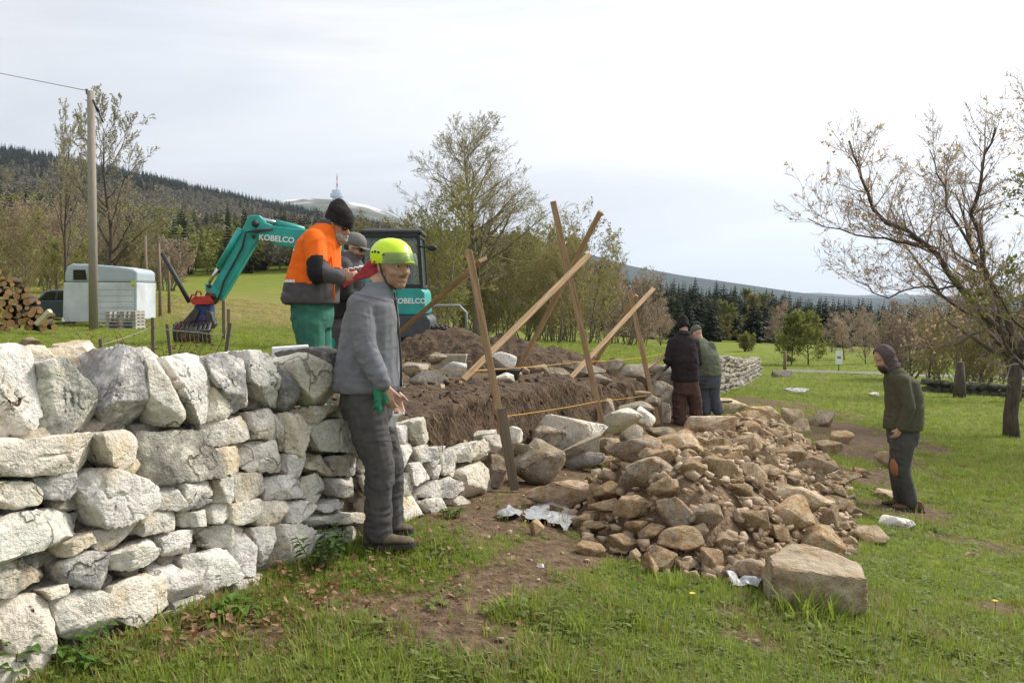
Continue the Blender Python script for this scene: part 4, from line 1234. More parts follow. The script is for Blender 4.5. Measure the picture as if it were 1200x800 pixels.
# the countless small stones between them
def pebbles(name, n, where, seed, material, smin, smax, parent=None):
    rg = np.random.RandomState(seed)
    variants = []
    for k in range(14):
        me = hull_rock('tmp', (1, rg.uniform(.6, .95), rg.uniform(.45, .8)), 500 + k, 11, 0)
        co = np.zeros(len(me.vertices) * 3); me.vertices.foreach_get('co', co)
        variants.append((co.reshape(-1, 3), np.array([list(q.vertices) for q in me.polygons]))); bpy.data.meshes.remove(me)
    Vs, Fs, off = [], [], 0
    pts = where(rg, n)
    for i, p in enumerate(pts):
        s = smin + (smax - smin) * rg.rand() ** 2
        a, b = rg.uniform(0, 6.28), rg.uniform(-.6, .6)
        ca, sa, cb, sb = math.cos(a), math.sin(a), math.cos(b), math.sin(b)
        M = np.array([[ca, -sa * cb, sa * sb], [sa, ca * cb, -ca * sb], [0, sb, cb]])
        v, f = variants[i % 14]
        Vs.append(v @ M.T * s + p + np.array([0, 0, s * .2])); Fs.append(f + off); off += len(v)
    return obj(name, mesh_np(name, np.concatenate(Vs), np.concatenate(Fs), False), material, parent)
def _inheap(rg, n):
    out = []
    while len(out) < n:
        y = 5.0 + 9.3 * rg.rand(4000) ** 1.25; x = rg.uniform(-.2, 4.7, 4000)
        k = inpoly(x, y, HEAP)
        x, y = x[k], y[k]
        z = Hheap(x, y)
        out += list(np.stack([x, y, z], -1))
    return out[:n]
M_PEB = mat('rubble_chips', (0.50, 0.39, 0.27), (0.27, 0.185, 0.11), 9, 0.95, 0.01, 40)
pb = pebbles('small_stones', 2400, _inheap, 5, M_PEB, .018, .07, heap)
pb.location = -Vector(heap.location)
tag(pb, kind='stuff')
# chips and pebbles scattered on the worked ground
def _around(rg, n):
    x = rg.uniform(-1.2, 5.5, n * 6); y = rg.uniform(3.5, 14.5, n * 6)
    k = (grass_amount(x, y) < 0.55) & (behind(x, y) < -0.02)
    x, y = x[k][:n], y[k][:n]
    return list(np.stack([x, y, H(x, y)], -1))
tag(pebbles('gravel', 700, _around, 8, M_PEB, .006, .028), 'small stone chips scattered over the bare earth', 'gravel', kind='stuff')

# clods on the terrace and the bank
def _clods(rg, n):
    out = []
    for _ in range(n):
        i = rg.randint(2, BV.shape[0] - 2); j = min(44, int(6 + 38 * rg.rand()))
        out.append(BV[i, j] + rg.normal(0, .03, 3) * np.array([1, 1, .2]))
    x = rg.uniform(-2.6, 2.2, n); y = rg.uniform(9.5, 16.5, n)
    k = (behind(x, y) > 1.6)
    out += list(np.stack([x[k], y[k], H(x[k], y[k]) + .02], -1))
    return out
cl = pebbles('clods', 700, _clods, 15, M_SOIL, .010, .045, soil_bank)
tag(cl, kind='stuff')
def _ontop(rg, n):
    out = []
    for _ in range(n):
        i = rg.randint(2, BV.shape[0] - 2); j = rg.randint(20, 44)
        out.append(BV[i, j] + rg.normal(0, .03, 3) * np.array([1, 1, .2]))
    return out
tag(pebbles('bank_stones', 170, _ontop, 19, M_PEB, .03, .10, soil_bank), kind='stuff')
# single stones lying apart
M_PALE = M_WALL
def lone(px, py, w, h, seed, label, g, oc, br, material=None, hf=None, name='stone', rot=None, dep=None, sub=5, boxy=0.0):
    p = hit(px, py + h * .5, hf)
    k = p.y / FPX
    o = obj(name, rock_mesh(name, (w * k / 2, dep or w * k * .4, h * k * .53), seed, sub, 14, 30, .04, boxy) if boxy else hull_rock(name, (w * k / 2, dep or w * k * .4, h * k * .53), seed, 14, 3, .03), material or M_HEAP)
    o.location = (p.x, p.y + w * k * .3, p.z + h * k * .42)
    o.rotation_euler = rot or (0, 0, rs.uniform(-.2, .2))
    o.color = stone_col(g, oc, br)
    return tag(o, label, 'stone')
lone(968, 688, 126, 70, 61, 'large squared brown boulder at the front corner of the rubble heap', .5, .7, 1.02, M_BLOCK, name='boulder', rot=(0, .07, -.12), boxy=.85)
lone(631, 541, 74, 56, 62, 'big grey-brown boulder with white streaks beside the foot of the tall batten', .6, .2, .85, M_BLOCK, name='boulder', rot=(0, .3, .3))
lone(628, 616, 22, 24, 63, 'small tan block standing on the grey plastic sheet', .3, .6, 1.0)
lone(1025, 627, 46, 22, 64, 'flat tan stone lying on the grass right of the rubble heap', .3, .4, 1.0)
lone(1055, 613, 48, 16, 65, 'flat whitish stone in the grass before the hooded worker', .5, 0, 1.1, M_WALL)
lone(1045, 537, 34, 22, 66, 'brown stone at the knee of the hooded worker', .3, .5, .9)
lone(1045, 578, 32, 18, 67, 'brown stone by the boots of the hooded worker', .3, .5, .9)
lone(1141, 652, 22, 8, 68, 'small flat brown stone alone on the slope below the fruit tree', .3, .4, .85)
lone(1027, 462, 16, 8, 69, 'small white stone in the grass beyond the hooded worker', .2, 0, 1.15, M_WALL)
lone(906, 711, 28, 14, 70, 'flat pale stone chip in front of the squared boulder', .3, .1, 1.1)
lone(938, 722, 20, 10, 71, 'smaller brownish chip touching the squared boulder', .3, .3, .95)
lone(764, 660, 22, 34, 72, 'pointed pale stone standing at the front edge of the sheet', .3, .3, 1.0)
lone(453, 738, 13, 6, 73, 'tiny white pebble on the bare earth before the worker', .2, 0, 1.2, M_WALL)
lone(633, 663, 10, 6, 74, 'tiny white pebble in the grass near the rubble heap', .2, 0, 1.2, M_WALL)
lone(936, 458, 34, 7, 75, 'flat whitish slab lying in the meadow beyond the heap', .7, 0, .85, M_WALL)
lone(1062, 497, 22, 6, 76, 'white chip in the grass behind the hooded worker', .2, 0, 1.15, M_WALL)
lone(1012, 553, 22, 12, 77, 'small tan stone on the trodden earth beside the heap', .3, .5, .95)

# stones kept on top of the bank
for k, (px, py, w, h, y, g, oc, br, lab) in enumerate([
    (489, 432, 42, 22, 9.0, .4, .1, 1.05, 'pale stone on the bank in front of the excavator track'),
    (500, 447, 52, 26, 8.6, .95, 0, .85, 'dark grey lichened slab on the bank edge behind the worker'),
    (533, 432, 40, 18, 9.6, .4, .1, 1.1, 'white stone on the bank below the stone trough'),
    (510, 421, 26, 16, 9.8, .3, .6, .85, 'brown stone between the trough and the track'),
    (588, 423, 34, 22, 11.5, .2, .1, 1.15, 'pale pointed stone behind the black bucket'),
    (624, 432, 38, 26, 10.8, .2, .5, 1.0, 'tan block beside the black bucket'),
    (591, 444, 24, 14, 9.2, .2, .3, 1.1, 'white stone lying before the black bucket'),
    (650, 440, 34, 18, 11.2, .5, .2, .9, 'grey stone at the foot of the crossed battens'),
    (690, 433, 40, 18, 12.2, .6, .1, .9, 'grey stone on the bank between the crossed battens'),
    (720, 430, 26, 22, 13.2, .3, .2, 1.05, 'pale round stone on the bank near the third batten pair'),
    (746, 437, 34, 20, 13.6, .4, .1, 1.05, 'white block on the bank edge under the slanting batten'),
    (672, 428, 30, 14, 12.6, .5, .2, .9, 'small stone on the bank behind the tall leaning batten'),
    (703, 445, 30, 14, 12.0, .6, .2, .85, 'brown stone sunk in the top of the bank'),
    (770, 432, 26, 14, 14.6, .5, .1, 1.0, 'pale stone on the wall stub beside the bent workers'),
    (35, 402, 22, 14, 8.5, .2, .8, .95, 'small tan stone on the terrace behind the coping')]):
    o = rock_at(px, py, w, h, y, 1500 + k, None, M_WALL if br >= 1.1 else M_BLOCK, stone_col(g, oc, br * .92), hull=True)
    tag(o, lab, 'stone')

# ------------------------------------------------------------------ plastic sheet under the heap
M_SHEET = mat('plastic_sheet', (0.36, 0.365, 0.375), (0.24, 0.24, 0.25), 4, 0.45, 0.012, 12, spec=0.5)
def sheet(name, pixels, label, seed, lift=0.02, amp=.05, hf=None):
    P = [hit(px, py, hf) for px, py in pixels]
    xs = [p.x for p in P]; ys = [p.y for p in P]
    n = 60
    a, b = np.meshgrid(np.linspace(min(xs), max(xs), n), np.linspace(min(ys), max(ys), n))
    poly = [(p.x, p.y) for p in P]
    wob = fbm2(a, b, 6, 3, seed) * .06
    ins = inpoly(a + wob, b + wob, poly)
    z = (hf or H)(a, b) + lift + np.abs(fbm2(a, b, 4.5, 3, seed)) * amp * 2 + np.abs(fbm2(a, b, 13, 2, seed + 1)) * amp * .6
    I = np.arange(a.size).reshape(a.shape)
    f = np.stack([I[:-1, :-1], I[:-1, 1:], I[1:, 1:], I[1:, :-1]], -1).reshape(-1, 4)
    f = f[ins.ravel()[f].all(1)]
    o = obj(name, mesh_np(name, np.stack([a, b, z], -1), f, True), M_SHEET)
    return tag(o, label, 'plastic sheet')
sheet('plastic_sheet', [(616, 601), (640, 593), (664, 598), (676, 612), (662, 630), (642, 615), (612, 609)], 'crumpled grey plastic sheet showing at the near left of the rubble heap', 3, amp=.028)
sheet('plastic_sheet', [(580, 604), (600, 597), (612, 604), (602, 612), (586, 610)], 'scrap of pale torn plastic in the grass near the leaning batten', 5, amp=.03)
sheet('plastic_sheet', [(745, 640), (790, 652), (830, 660), (850, 674), (822, 674), (780, 664), (742, 652)], 'strip of white plastic sheet under the front stones of the heap', 6, amp=.04)
sheet('plastic_sheet', [(850, 680), (878, 684), (900, 672), (912, 678), (890, 694), (858, 690)], 'white plastic flap beside the squared boulder', 7, amp=.05)
# ------------------------------------------------------------------ trees
def grow(seed, height, r0, levels, trunk_frac=0.35, nchild=(7, 6, 5, 4), lenf=(0.55, 0.5, 0.5, 0.5), angle=(50, 42, 40, 40), up=0.25, wander=0.16, conic=0.5, lean=(0, 0), nseg=(10, 7, 5, 3, 2), rtip=0.004, kink=0.0, start=None):
    """branch skeleton: list per level of polylines (points, radii)"""
    rg = random.Random(seed)
    out = [[] for _ in range(levels)]
    def branch(p, d, L_, r, lev):
        n = nseg[min(lev, len(nseg) - 1)]
        pts, rad = [p.copy()], [r]
        d = d.normalized()
        for i in range(n):
            w = wander * (1.0 if lev else 0.45)
            d = (d + Vector((rg.gauss(0, w), rg.gauss(0, w), rg.gauss(0, w) + up * 0.22 * (1 if lev else .6)))).normalized()
            p = p + d * (L_ / n)
            pts.append(p.copy()); rad.append(max(rtip, r * (1 - (i + 1) / n * (0.85 if lev else 0.9))))
        out[lev].append((pts, rad))
        if lev + 1 >= levels: return
        nc = nchild[min(lev, len(nchild) - 1)]
        t0 = trunk_frac if lev == 0 else 0.22
        for k in range(nc):
            t = t0 + (1 - t0) * (k + rg.uniform(0.1, 0.9)) / nc
            f = t * n
            i = min(n - 1, int(f)); q = pts[i].lerp(pts[i + 1], f - i)
            tang = (pts[i + 1] - pts[i]).normalized()
            side = Vector((rg.gauss(0, 1), rg.gauss(0, 1), rg.gauss(0, 1) * (1 if lev else .2)))
            side = (side - tang * side.dot(tang))
            if side.length < 1e-3: continue
            side.normalize()
            a = R(angle[min(lev, len(angle) - 1)] * rg.uniform(.75, 1.2)) * (1.15 - 0.45 * t if lev == 0 else 1)
            dd = tang * math.cos(a) + side * math.sin(a)
            LL = L_ * lenf[min(lev, len(lenf) - 1)] * rg.uniform(.75, 1.2) * ((1 - conic * (t - t0) / (1 - t0)) if lev == 0 else (1.15 - .5 * t))
            rr_ = rad[i] * rg.uniform(.42, .62)
            branch(q, dd, LL, max(rtip, rr_), lev + 1)
    branch(Vector(start or (0, 0, 0)), Vector((lean[0], lean[1], 1)), height, r0, 0)
    return out
def tree_meshes(levels, split=2, sides=(10, 6, 4, 3, 3), twig_r=1.0):
    """trunk with limbs; fine branches"""
    mb = MB()
    for lev in range(min(split, len(levels))):
        for pts, rad in levels[lev]:
            V, F = tube_np(pts, rad, sides[lev])
            mb.add(V, F)
    trunk = mb.mesh('trunk', True)
    A, B, RA, RB = [], [], [], []
    for lev in range(split, len(levels)):
        for pts, rad in levels[lev]:
            for i in range(len(pts) - 1):
                A.append(pts[i]); B.append(pts[i + 1]); RA.append(rad[i] * twig_r); RB.append(rad[i + 1] * twig_r)
    return trunk, (np.array(A), np.array(B), np.array(RA), np.array(RB))
def leaf_quads(C, size, rg, elong=1.5, up=None):
    n = len(C)
    a = rg.normal(0, 1, (n, 3)); a /= np.linalg.norm(a, axis=1)[:, None]
    b = rg.normal(0, 1, (n, 3)); b -= a * np.sum(a * b, 1)[:, None]; b /= np.linalg.norm(b, axis=1)[:, None]
    s = (size * rg.uniform(.6, 1.3, n))[:, None]
    V = np.stack([C - a * s * elong * .5, C + b * s * .42, C + a * s * elong * .5, C - b * s * .42], 1).reshape(-1, 3)
    F = np.arange(4 * n).reshape(-1, 4)
    return V, F
def crown_mesh(tw, nleaf, size, seed, spread=0.03, levels_from=0):
    """twigs (material 0) and leaves (material 1) in one crown"""
    A, B, RA, RB = tw
    rg = np.random.RandomState(seed)
    V1, F1 = segs_np(A, B, RA, RB, 3)
    parts_V, parts_F = [V1], [F1]
    if nleaf:
        thin = np.nonzero(RB < np.percentile(RB, 60) + 1e-9)[0]
        k = thin[rg.randint(0, len(thin), nleaf)]
        t = rg.rand(nleaf)[:, None]
        C = A[k] * (1 - t) + B[k] * t + rg.normal(0, spread, (nleaf, 3))
        V2, F2 = leaf_quads(C, size, rg)
        parts_V.append(V2); parts_F.append(F2 + len(V1))
    me = mesh_np('crown', np.concatenate(parts_V), np.concatenate(parts_F))
    mi = np.zeros(len(me.polygons), dtype=np.int32); mi[len(F1):] = 1
    me.polygons.foreach_set('material_index', mi)
    return me
M_BARK = mat('bark_grey', (0.25, 0.22, 0.175), (0.14, 0.12, 0.095), 20, 0.95, 0.02, 40, stretch=(1, 1, .25))
M_BARKD = mat('bark_dark', (0.125, 0.095, 0.08), (0.065, 0.05, 0.042), 20, 0.95, 0.02, 40, stretch=(1, 1, .25))
M_TWIG = mat('twigs_brown', (0.24, 0.195, 0.145), (0.17, 0.135, 0.10), 3, 0.9)
M_TWIGY = mat('twigs_olive', (0.36, 0.305, 0.18), (0.28, 0.235, 0.14), 3, 0.9)
M_TWIGD = mat('twigs_dark', (0.34, 0.26, 0.225), (0.26, 0.195, 0.17), 3, 0.9)
M_BUDY = leafmat('buds_yellow_green', (0.36, 0.32, 0.10), (0.27, 0.26, 0.085), .15, .45)
M_BUDR = leafmat('young_leaves_bronze', (0.62, 0.40, 0.27), (0.55, 0.46, 0.25), .15, .55)
M_LEAFG = leafmat('spring_leaves', (0.16, 0.19, 0.035), (0.25, 0.245, 0.055), .25, .5)
M_LEAFO = leafmat('olive_leaves', (0.19, 0.175, 0.05), (0.27, 0.22, 0.075), .25, .45)
M_LEAFB = leafmat('brown_twig_haze', (0.31, 0.235, 0.165), (0.40, 0.30, 0.21), .25, .45)
M_CATKIN = leafmat('pale_catkins', (0.50, 0.47, 0.32), (0.38, 0.36, 0.22), .2, .5)
M_NEEDLE = leafmat('spruce_needles', (0.026, 0.040, 0.019), (0.048, 0.062, 0.026), .35, .15)

def tree(name, px, py, y, meshes, mats, label, cat='tree', scale=1.0, rotz=0.0, group=None, ground=True, sx=1.0):
    p = at(px, py, y)
    z = Hs(p.x, p.y) - 0.05 if ground else p.z
    e = empty(name, (p.x, p.y, z), (0, 0, rotz))
    e.scale = (scale * sx, scale * sx, scale)
    trunk, crown = meshes
    if trunk is not None: obj('trunk', trunk, mats[0], e)
    obj('crown', crown, mats[1], e)
    return tag(e, label, cat, group)
# the big tree behind the excavator
lv = grow(9, 10.6, .24, 5, .18, (48, 11, 6, 4), (.47, .42, .42, .45), (62, 42, 40, 38), up=.22, conic=.55, wander=.09, rtip=.0062, nseg=(14, 8, 5, 3, 2))
tk, tw = tree_meshes(lv, 2, twig_r=1.0)
tree('big_tree', 560, 405, 38, (tk, crown_mesh(tw, 4500, .045, 3)), (M_BARK, [M_TWIGY, M_BUDY]), 'tall broad bare tree with yellowish buds standing behind the excavator', rotz=1.0, scale=.77, sx=1.16)
# twin-stemmed tree by the pole
lv = grow(22, 9.4, .15, 5, .22, (18, 7, 5, 3), (.40, .45, .5, .5), (46, 38, 38, 36), up=.5, conic=.45, wander=.12, rtip=.007, lean=(.12, 0))
tk, tw = tree_meshes(lv, 2)
cm = crown_mesh(tw, 6000, .07, 5)
tree('willow_tree', 122, 340, 46, (tk, cm), (M_BARKD, [M_TWIG, M_CATKIN]), 'slim half-bare tree with pale catkins behind the white horse trailer', rotz=.4)
tree('willow_tree', 78, 335, 50, (tk, cm), (M_BARKD, [M_TWIG, M_CATKIN]), 'narrow half-bare tree just left of the wooden utility pole', rotz=2.2, scale=1.0, sx=.7)
# tree leaning in at the picture's edge
lv = grow(33, 10.5, .2, 5, .25, (14, 6, 5, 3), (.42, .45, .5, .5), (58, 40, 38, 36), up=.3, conic=.5, wander=.12, rtip=.006)
tk, tw = tree_meshes(lv, 2)
tree('bare_tree', -42, 350, 36, (tk, crown_mesh(tw, 3000, .06, 5)), (M_BARK, [M_TWIG, M_BUDY]), 'bare twiggy tree cut off by the picture edge above the firewood', rotz=0)
# fruit tree on the slope: a trunk that forks into long spreading limbs
rg = random.Random(5)
def fruit_tree():
    lv = [[], [], [], []]
    base = Vector((0, 0, 0))
    fork = Vector((.05, 0, 1.7))
    lv[0].append(([base + Vector((0, 0, -.1)), base + Vector((-.03, .02, .5)), Vector((.02, 0, 1.1)), fork], [.18, .145, .135, .145]))
    limbs = [([fork, (-.5, -.2, 2.4), (-1.3, -.35, 3.2), (-2.1, -.5, 4.0), (-2.9, -.5, 4.5), (-3.5, -.6, 5.3), (-3.7, -.5, 6.1)], .125),
             ([fork, (-.15, .1, 2.6), (-.5, .3, 3.6), (-.7, .4, 4.8), (-.6, .3, 5.6), (-.4, .2, 6.5)], .13),
             ([fork, (.5, .2, 2.4), (1.1, .4, 3.4), (1.5, .5, 4.8), (1.9, .3, 6.0), (2.3, .3, 6.8)], .12),
             ([fork, (-.3, .5, 2.3), (-.9, 1.2, 3.0), (-1.5, 1.9, 4.0), (-1.7, 2.2, 5.0)], .09),
             ([fork, (.8, -.6, 2.2), (1.7, -1.0, 2.9), (2.7, -1.2, 3.7)], .09),
             ([(-2.1, -.5, 4.0), (-2.8, -.8, 4.1), (-3.7, -1.0, 4.15), (-4.7, -1.1, 4.5)], .055),
             ([(-1.3, -.35, 3.2), (-2.0, -.4, 3.2), (-2.9, -.6, 3.0), (-3.6, -.7, 3.3)], .045),
             ([(-.5, -.2, 2.4), (-1.1, -.5, 2.2), (-1.8, -.8, 1.9), (-2.3, -1.0, 2.0)], .04),
             ([(-.5, .3, 3.6), (-1.2, .2, 4.6), (-1.6, 0, 5.3), (-1.9, -.1, 6.0)], .055),
             ([(1.5, .5, 4.8), (.8, .3, 5.6), (.4, 0, 6.0), (.3, -.1, 6.7)], .05)]
    for pts, r in limbs:
        P = [Vector(p) for p in pts]
        Q, Rr = [], []
        for i in range(len(P) - 1):
            for k in range(3):
                t = k / 3
                q = P[i].lerp(P[i + 1], t) + Vector((rg.gauss(0, .04), rg.gauss(0, .04), rg.gauss(0, .04)))
                Q.append(q); Rr.append(.66 * r * (1 - .8 * (i + t) / (len(P) - 1)))
        Q[0] = P[0]
        Q.append(P[-1]); Rr.append(r * .18)
        lv[1].append((Q, Rr))
        for i in range(3, len(Q) - 1):
            for _ in range(4):
                tang = (Q[i + 1] - Q[i]).normalized()
                s = Vector((rg.gauss(0, 1), rg.gauss(0, 1), rg.gauss(.3, 1)))
                d = (tang * .7 + s.normalized()).normalized()
                sub = grow(rg.randrange(10 ** 6), rg.uniform(.6, 1.35), min(Rr[i] * .5, .022), 3, .2, (6, 4), (.5, .5), (45, 40), up=.3, wander=.2, nseg=(5, 3, 2), rtip=.0034, start=Q[i], lean=(d.x / max(.15, abs(d.z)) * 1, d.y / max(.15, abs(d.z))))
                if d.z < 0:
                    continue
                lv[2] += sub[0] + sub[1]; lv[3] += sub[2]
    return lv
lv = fruit_tree()
tk, tw = tree_meshes(lv, 2)
tree('fruit_tree', 1186, 508, 18.6, (tk, crown_mesh(tw, 3400, .055, 8, .02)), (M_BARKD, [M_TWIGD, M_BUDR]), 'gnarled fruit tree with long bare limbs and bronze buds at the meadow edge')
lv = grow(56, 4.2, .09, 5, .2, (16, 7, 5, 4), (.55, .5, .5, .5), (60, 45, 40, 40), up=.25, conic=.3, wander=.16, rtip=.004)
tk, tw = tree_meshes(lv, 2)
tree('young_tree', 1215, 500, 15.5, (tk, crown_mesh(tw, 5200, .05, 9)), (M_BARKD, [M_TWIGD, M_LEAFG]), 'young tree coming into green leaf before the gnarled fruit tree', scale=1.1)
lv = grow(58, 10.5, .22, 5, .18, (18, 7, 5, 3), (.45, .45, .5, .5), (48, 42, 38, 36), up=.4, conic=.5, wander=.14, rtip=.0055)
tk, tw = tree_meshes(lv, 2)
tree('bare_tree', 1190, 462, 30, (tk, crown_mesh(tw, 900, .05, 9)), (M_BARKD, [M_TWIGD, M_BUDR]), 'dark bare tree standing behind the gnarled fruit tree', scale=.70, sx=1.3)

# ------------------------------------------------------------------ shrubs and thicket
def bush_meshes(seed, h, w, nstem, nleaf, size, twig=.006):
    rg_ = np.random.RandomState(seed)
    A, B, RA, RB = [], [], [], []
    mb = MB()
    for k in range(nstem):
        a = rg_.uniform(0, 6.28); q = rg_.uniform(.0, .28) * w
        st = (math.cos(a) * q, math.sin(a) * q, 0)
        lv = grow(int(rg_.randint(10 ** 6)), h * rg_.uniform(.65, 1.05), rg_.uniform(.025, .05), 4, .03, (14, 5, 4), (.38, .47, .5), (42, 40, 40), up=.3, wander=.12, rtip=twig, nseg=(7, 4, 3, 2), start=st, lean=(math.cos(a) * rg_.uniform(.05, .5) * w / h * 1.2, math.sin(a) * rg_.uniform(.05, .5) * w / h * 1.2))
        for pts, rad in lv[0]: mb.add(*tube_np(pts, rad, 5))
        for L_ in lv[1:]:
            for pts, rad in L_:
                for i in range(len(pts) - 1):
                    A.append(pts[i]); B.append(pts[i + 1]); RA.append(rad[i]); RB.append(rad[i + 1])
    return mb.mesh('trunk', True), crown_mesh((np.array(A), np.array(B), np.array(RA), np.array(RB)), nleaf, size, seed, .06)
BU = [bush_meshes(3, 5.2, 3.6, 8, 6000, .07), bush_meshes(5, 4.6, 4.2, 9, 6000, .07), bush_meshes(8, 6.0, 3.4, 7, 6000, .07), bush_meshes(13, 2.2, 2.4, 8, 5000, .05)]
BM = [(M_BARK, [M_TWIGY, M_LEAFO]), (M_BARK, [M_TWIGY, M_LEAFG]), (M_BARK, [M_TWIG, M_BUDY]), (M_BARK, [M_TWIG, M_LEAFB])]
BV_ = {}
def bush(px, py, y, k, mk, sc, label, name='shrub', rz=None, sx=1.0, group=None):
    tr, cr = BU[k]
    if (k, mk) not in BV_:
        if cr.materials:
            cr = cr.copy(); cr.materials[0] = BM[mk][1][0]; cr.materials[1] = BM[mk][1][1]
            tr = tr.copy(); tr.materials[0] = BM[mk][0]
        BV_[(k, mk)] = (tr, cr)
    tr, cr = BV_[(k, mk)]
    return tree(name, px, py, y, (tr, cr), BM[mk], label, 'shrub', sc, rs.uniform(0, 6.28) if rz is None else rz, group, sx=sx)
for a in [(505, 400, 33, 0, 1, 1.0, 'leafy green shrub just right of the excavator cab'), (478, 400, 36, 2, 0, .95, 'olive shrub rising behind the excavator roof'),
          (535, 400, 41, 1, 2, 1.1, 'yellowish budding shrub left of the big tree trunk'), (583, 400, 40, 0, 1, .9, 'low green shrub right of the big tree trunk'),
          (612, 400, 44, 1, 2, 1.0, 'yellow-budded shrub behind the long diagonal batten'), (640, 402, 42, 2, 0, 1.0, 'tall olive shrub behind the crossed battens'),
          (668, 402, 46, 2, 0, 1.15, 'olive shrub right of the crossed battens'), (690, 404, 50, 1, 2, 1.2, 'yellow-green shrub at the end of the thicket'),
          (655, 400, 52, 0, 1, 1.25, 'tallest green shrub behind the thicket'), (625, 400, 56, 0, 1, 1.2, 'green shrub deep in the thicket'),
          (445, 395, 44, 1, 2, 1.0, 'pale budding shrub behind the worker in the cap'), (560, 400, 50, 1, 2, 1.0, 'budding shrub behind the big tree trunk'),
          (715, 404, 58, 1, 3, 1.2, 'grey-brown bare shrub beside the thicket'), (742, 405, 62, 1, 3, 1.1, 'pinkish brown bare shrub behind the third batten pair'),
          (1110, 456, 36, 3, 0, 1.4, 'low olive shrub behind the hooded worker'), (1060, 448, 42, 3, 3, 1.5, 'brown bramble thicket left of the field wall'), (1160, 455, 36, 3, 3, 1.3, 'brown brush growing behind the field wall'),
          (30, 340, 48, 2, 0, .8, 'green shrub on the slope above the firewood'), (-10, 335, 52, 1, 2, 1.2, 'budding shrub on the slope at the picture edge'), (65, 325, 60, 3, 1, 1.8, 'low green shrub behind the car'),
          (20, 330, 66, 1, 3, 1.4, 'brown bare shrub high on the slope'), (90, 320, 72, 1, 3, 1.5, 'brown thicket shrub above the trailer'), (150, 325, 70, 2, 0, 1.1, 'olive shrub above the trailer roof'),
          (-50, 345, 40, 0, 1, 1.0, 'leafy shrub beside the firewood stack'), (195, 330, 85, 3, 3, 2.0, 'brown scrub at the foot of the wooded slope'), (40, 315, 85, 1, 3, 1.6, 'tall brown shrub under the hill woods')]:
    bush(*a)
# small round bush in the meadow
_rb = bush_meshes(44, 1.1, 1.1, 7, 3500, .06)
tree('round_bush', 873, 410, 82, _rb, (M_BARKD, [M_TWIGD, M_LEAFG]), 'small round clipped bush alone in the meadow', 'bush', 1.4)

# ------------------------------------------------------------------ middle-distance trees
def conifer(seed, h=16.0, w=3.0, whorls=34):
    rg_ = np.random.RandomState(seed)
    V, F = [], []
    n = 0
    for i in range(whorls):
        t = (i + .5) / whorls
        z = h * (0.06 + .93 * t)
        Lb = w * (1 - t) ** .85 * rg_.uniform(.8, 1.15) + .03
        nb = int(11 - 5 * t)
        for k in range(nb):
            a = rg_.uniform(0, 6.28); L_ = Lb * rg_.uniform(.7, 1.15)
            d = np.array([math.cos(a), math.sin(a), 0]); s = np.array([-math.sin(a), math.cos(a), 0])
            droop = rg_.uniform(.1, .35)
            for j in range(4):
                f0 = j / 4; f1 = f0 + rg_.uniform(.25, .42)
                p0 = np.array([0, 0, z]) + d * L_ * f0 + np.array([0, 0, -droop * L_ * f0 * f0]); p1 = np.array([0, 0, z]) + d * L_ * f1 + np.array([0, 0, -droop * L_ * f1])
                wd = .28 * L_ * (1 - .5 * f0) * rg_.uniform(.6, 1.2)
                hang = np.array([0, 0, -wd * rg_.uniform(.5, 1.6)])
                V += [p0, p0 * .4 + p1 * .6 + s * wd + hang, p1, p0 * .4 + p1 * .6 - s * wd + hang]
                F.append((n, n + 1, n + 2, n + 3)); n += 4
                dn = np.array([0, 0, -h / whorls * rg_.uniform(.7, 1.7) * (.25 + .75 * (1 - t))])
                V += [p0 + s * wd * .3, p1, p1 * .6 + p0 * .4 + dn + s * wd * .2, p0 - s * wd * .3 + dn * .6]
                F.append((n, n + 1, n + 2, n + 3)); n += 4
    mb = MB(); mb.tube([(0, 0, -.3), (0, 0, h * .5), (0, 0, h * .97)], [.22, .13, .02], 6)
    return mb.mesh('trunk', True), mesh_np('crown', np.array(V), np.array(F))
def leaftree(seed, h, w, nleaf, size):
    lv = grow(seed, h, .13, 4, .12, (18, 7, 5), (.40 * w, .48, .5), (55, 42, 40), up=.35, conic=.4, wander=.13, rtip=.012, nseg=(8, 5, 3, 2))
    tk, tw = tree_meshes(lv, 2, (6, 4, 3, 3))
    return tk, crown_mesh(tw, nleaf, size, seed, .18)
CONI = [conifer(1, 16, 3.0), conifer(2, 17, 2.6, 38), conifer(3, 14, 3.2, 30)]
LEAFY = [leaftree(71, 9, 1.0, 4000, .23), leaftree(72, 10, .9, 4000, .23), leaftree(73, 8, 1.1, 4000, .23)]
_bare = [leaftree(81, 9, 1.0, 5200, .11), leaftree(82, 8, 1.1, 5200, .11), leaftree(83, 8.6, .9, 5200, .11)]
for tr, cr in CONI: tr.materials.append(M_BARKD); cr.materials.append(M_NEEDLE)
LM = {}
def leafy_variant(k, m, src):
    key = (k, m.name, id(src))
    if key not in LM:
        tr, cr = src[k]
        cr = cr.copy(); cr.materials.append(M_TWIG); cr.materials.append(m)
        if not tr.materials: tr.materials.append(M_BARKD)
        LM[key] = (tr, cr)
    return LM[key]
def place_tree(name, meshes, px, pytop, y, hreal, label, group=None, cat='tree', sx=1.0):
    """stand a tree so that its top reaches the given photo row"""
    p = at(px, pytop, y)
    zb = Hs(p.x, p.y) - .2
    sc = max(.35, (p.z - zb) / hreal)
    e = empty(name, (p.x, p.y, zb), (0, 0, rs.uniform(0, 6.28)))
    e.scale = (sc * sx, sc * sx, sc)
    for nm, me in zip(('trunk', 'crown'), meshes):
        o = bpy.data.objects.new(nm, me); COL.objects.link(o); o.parent = e
    return tag(e, label, cat, group)
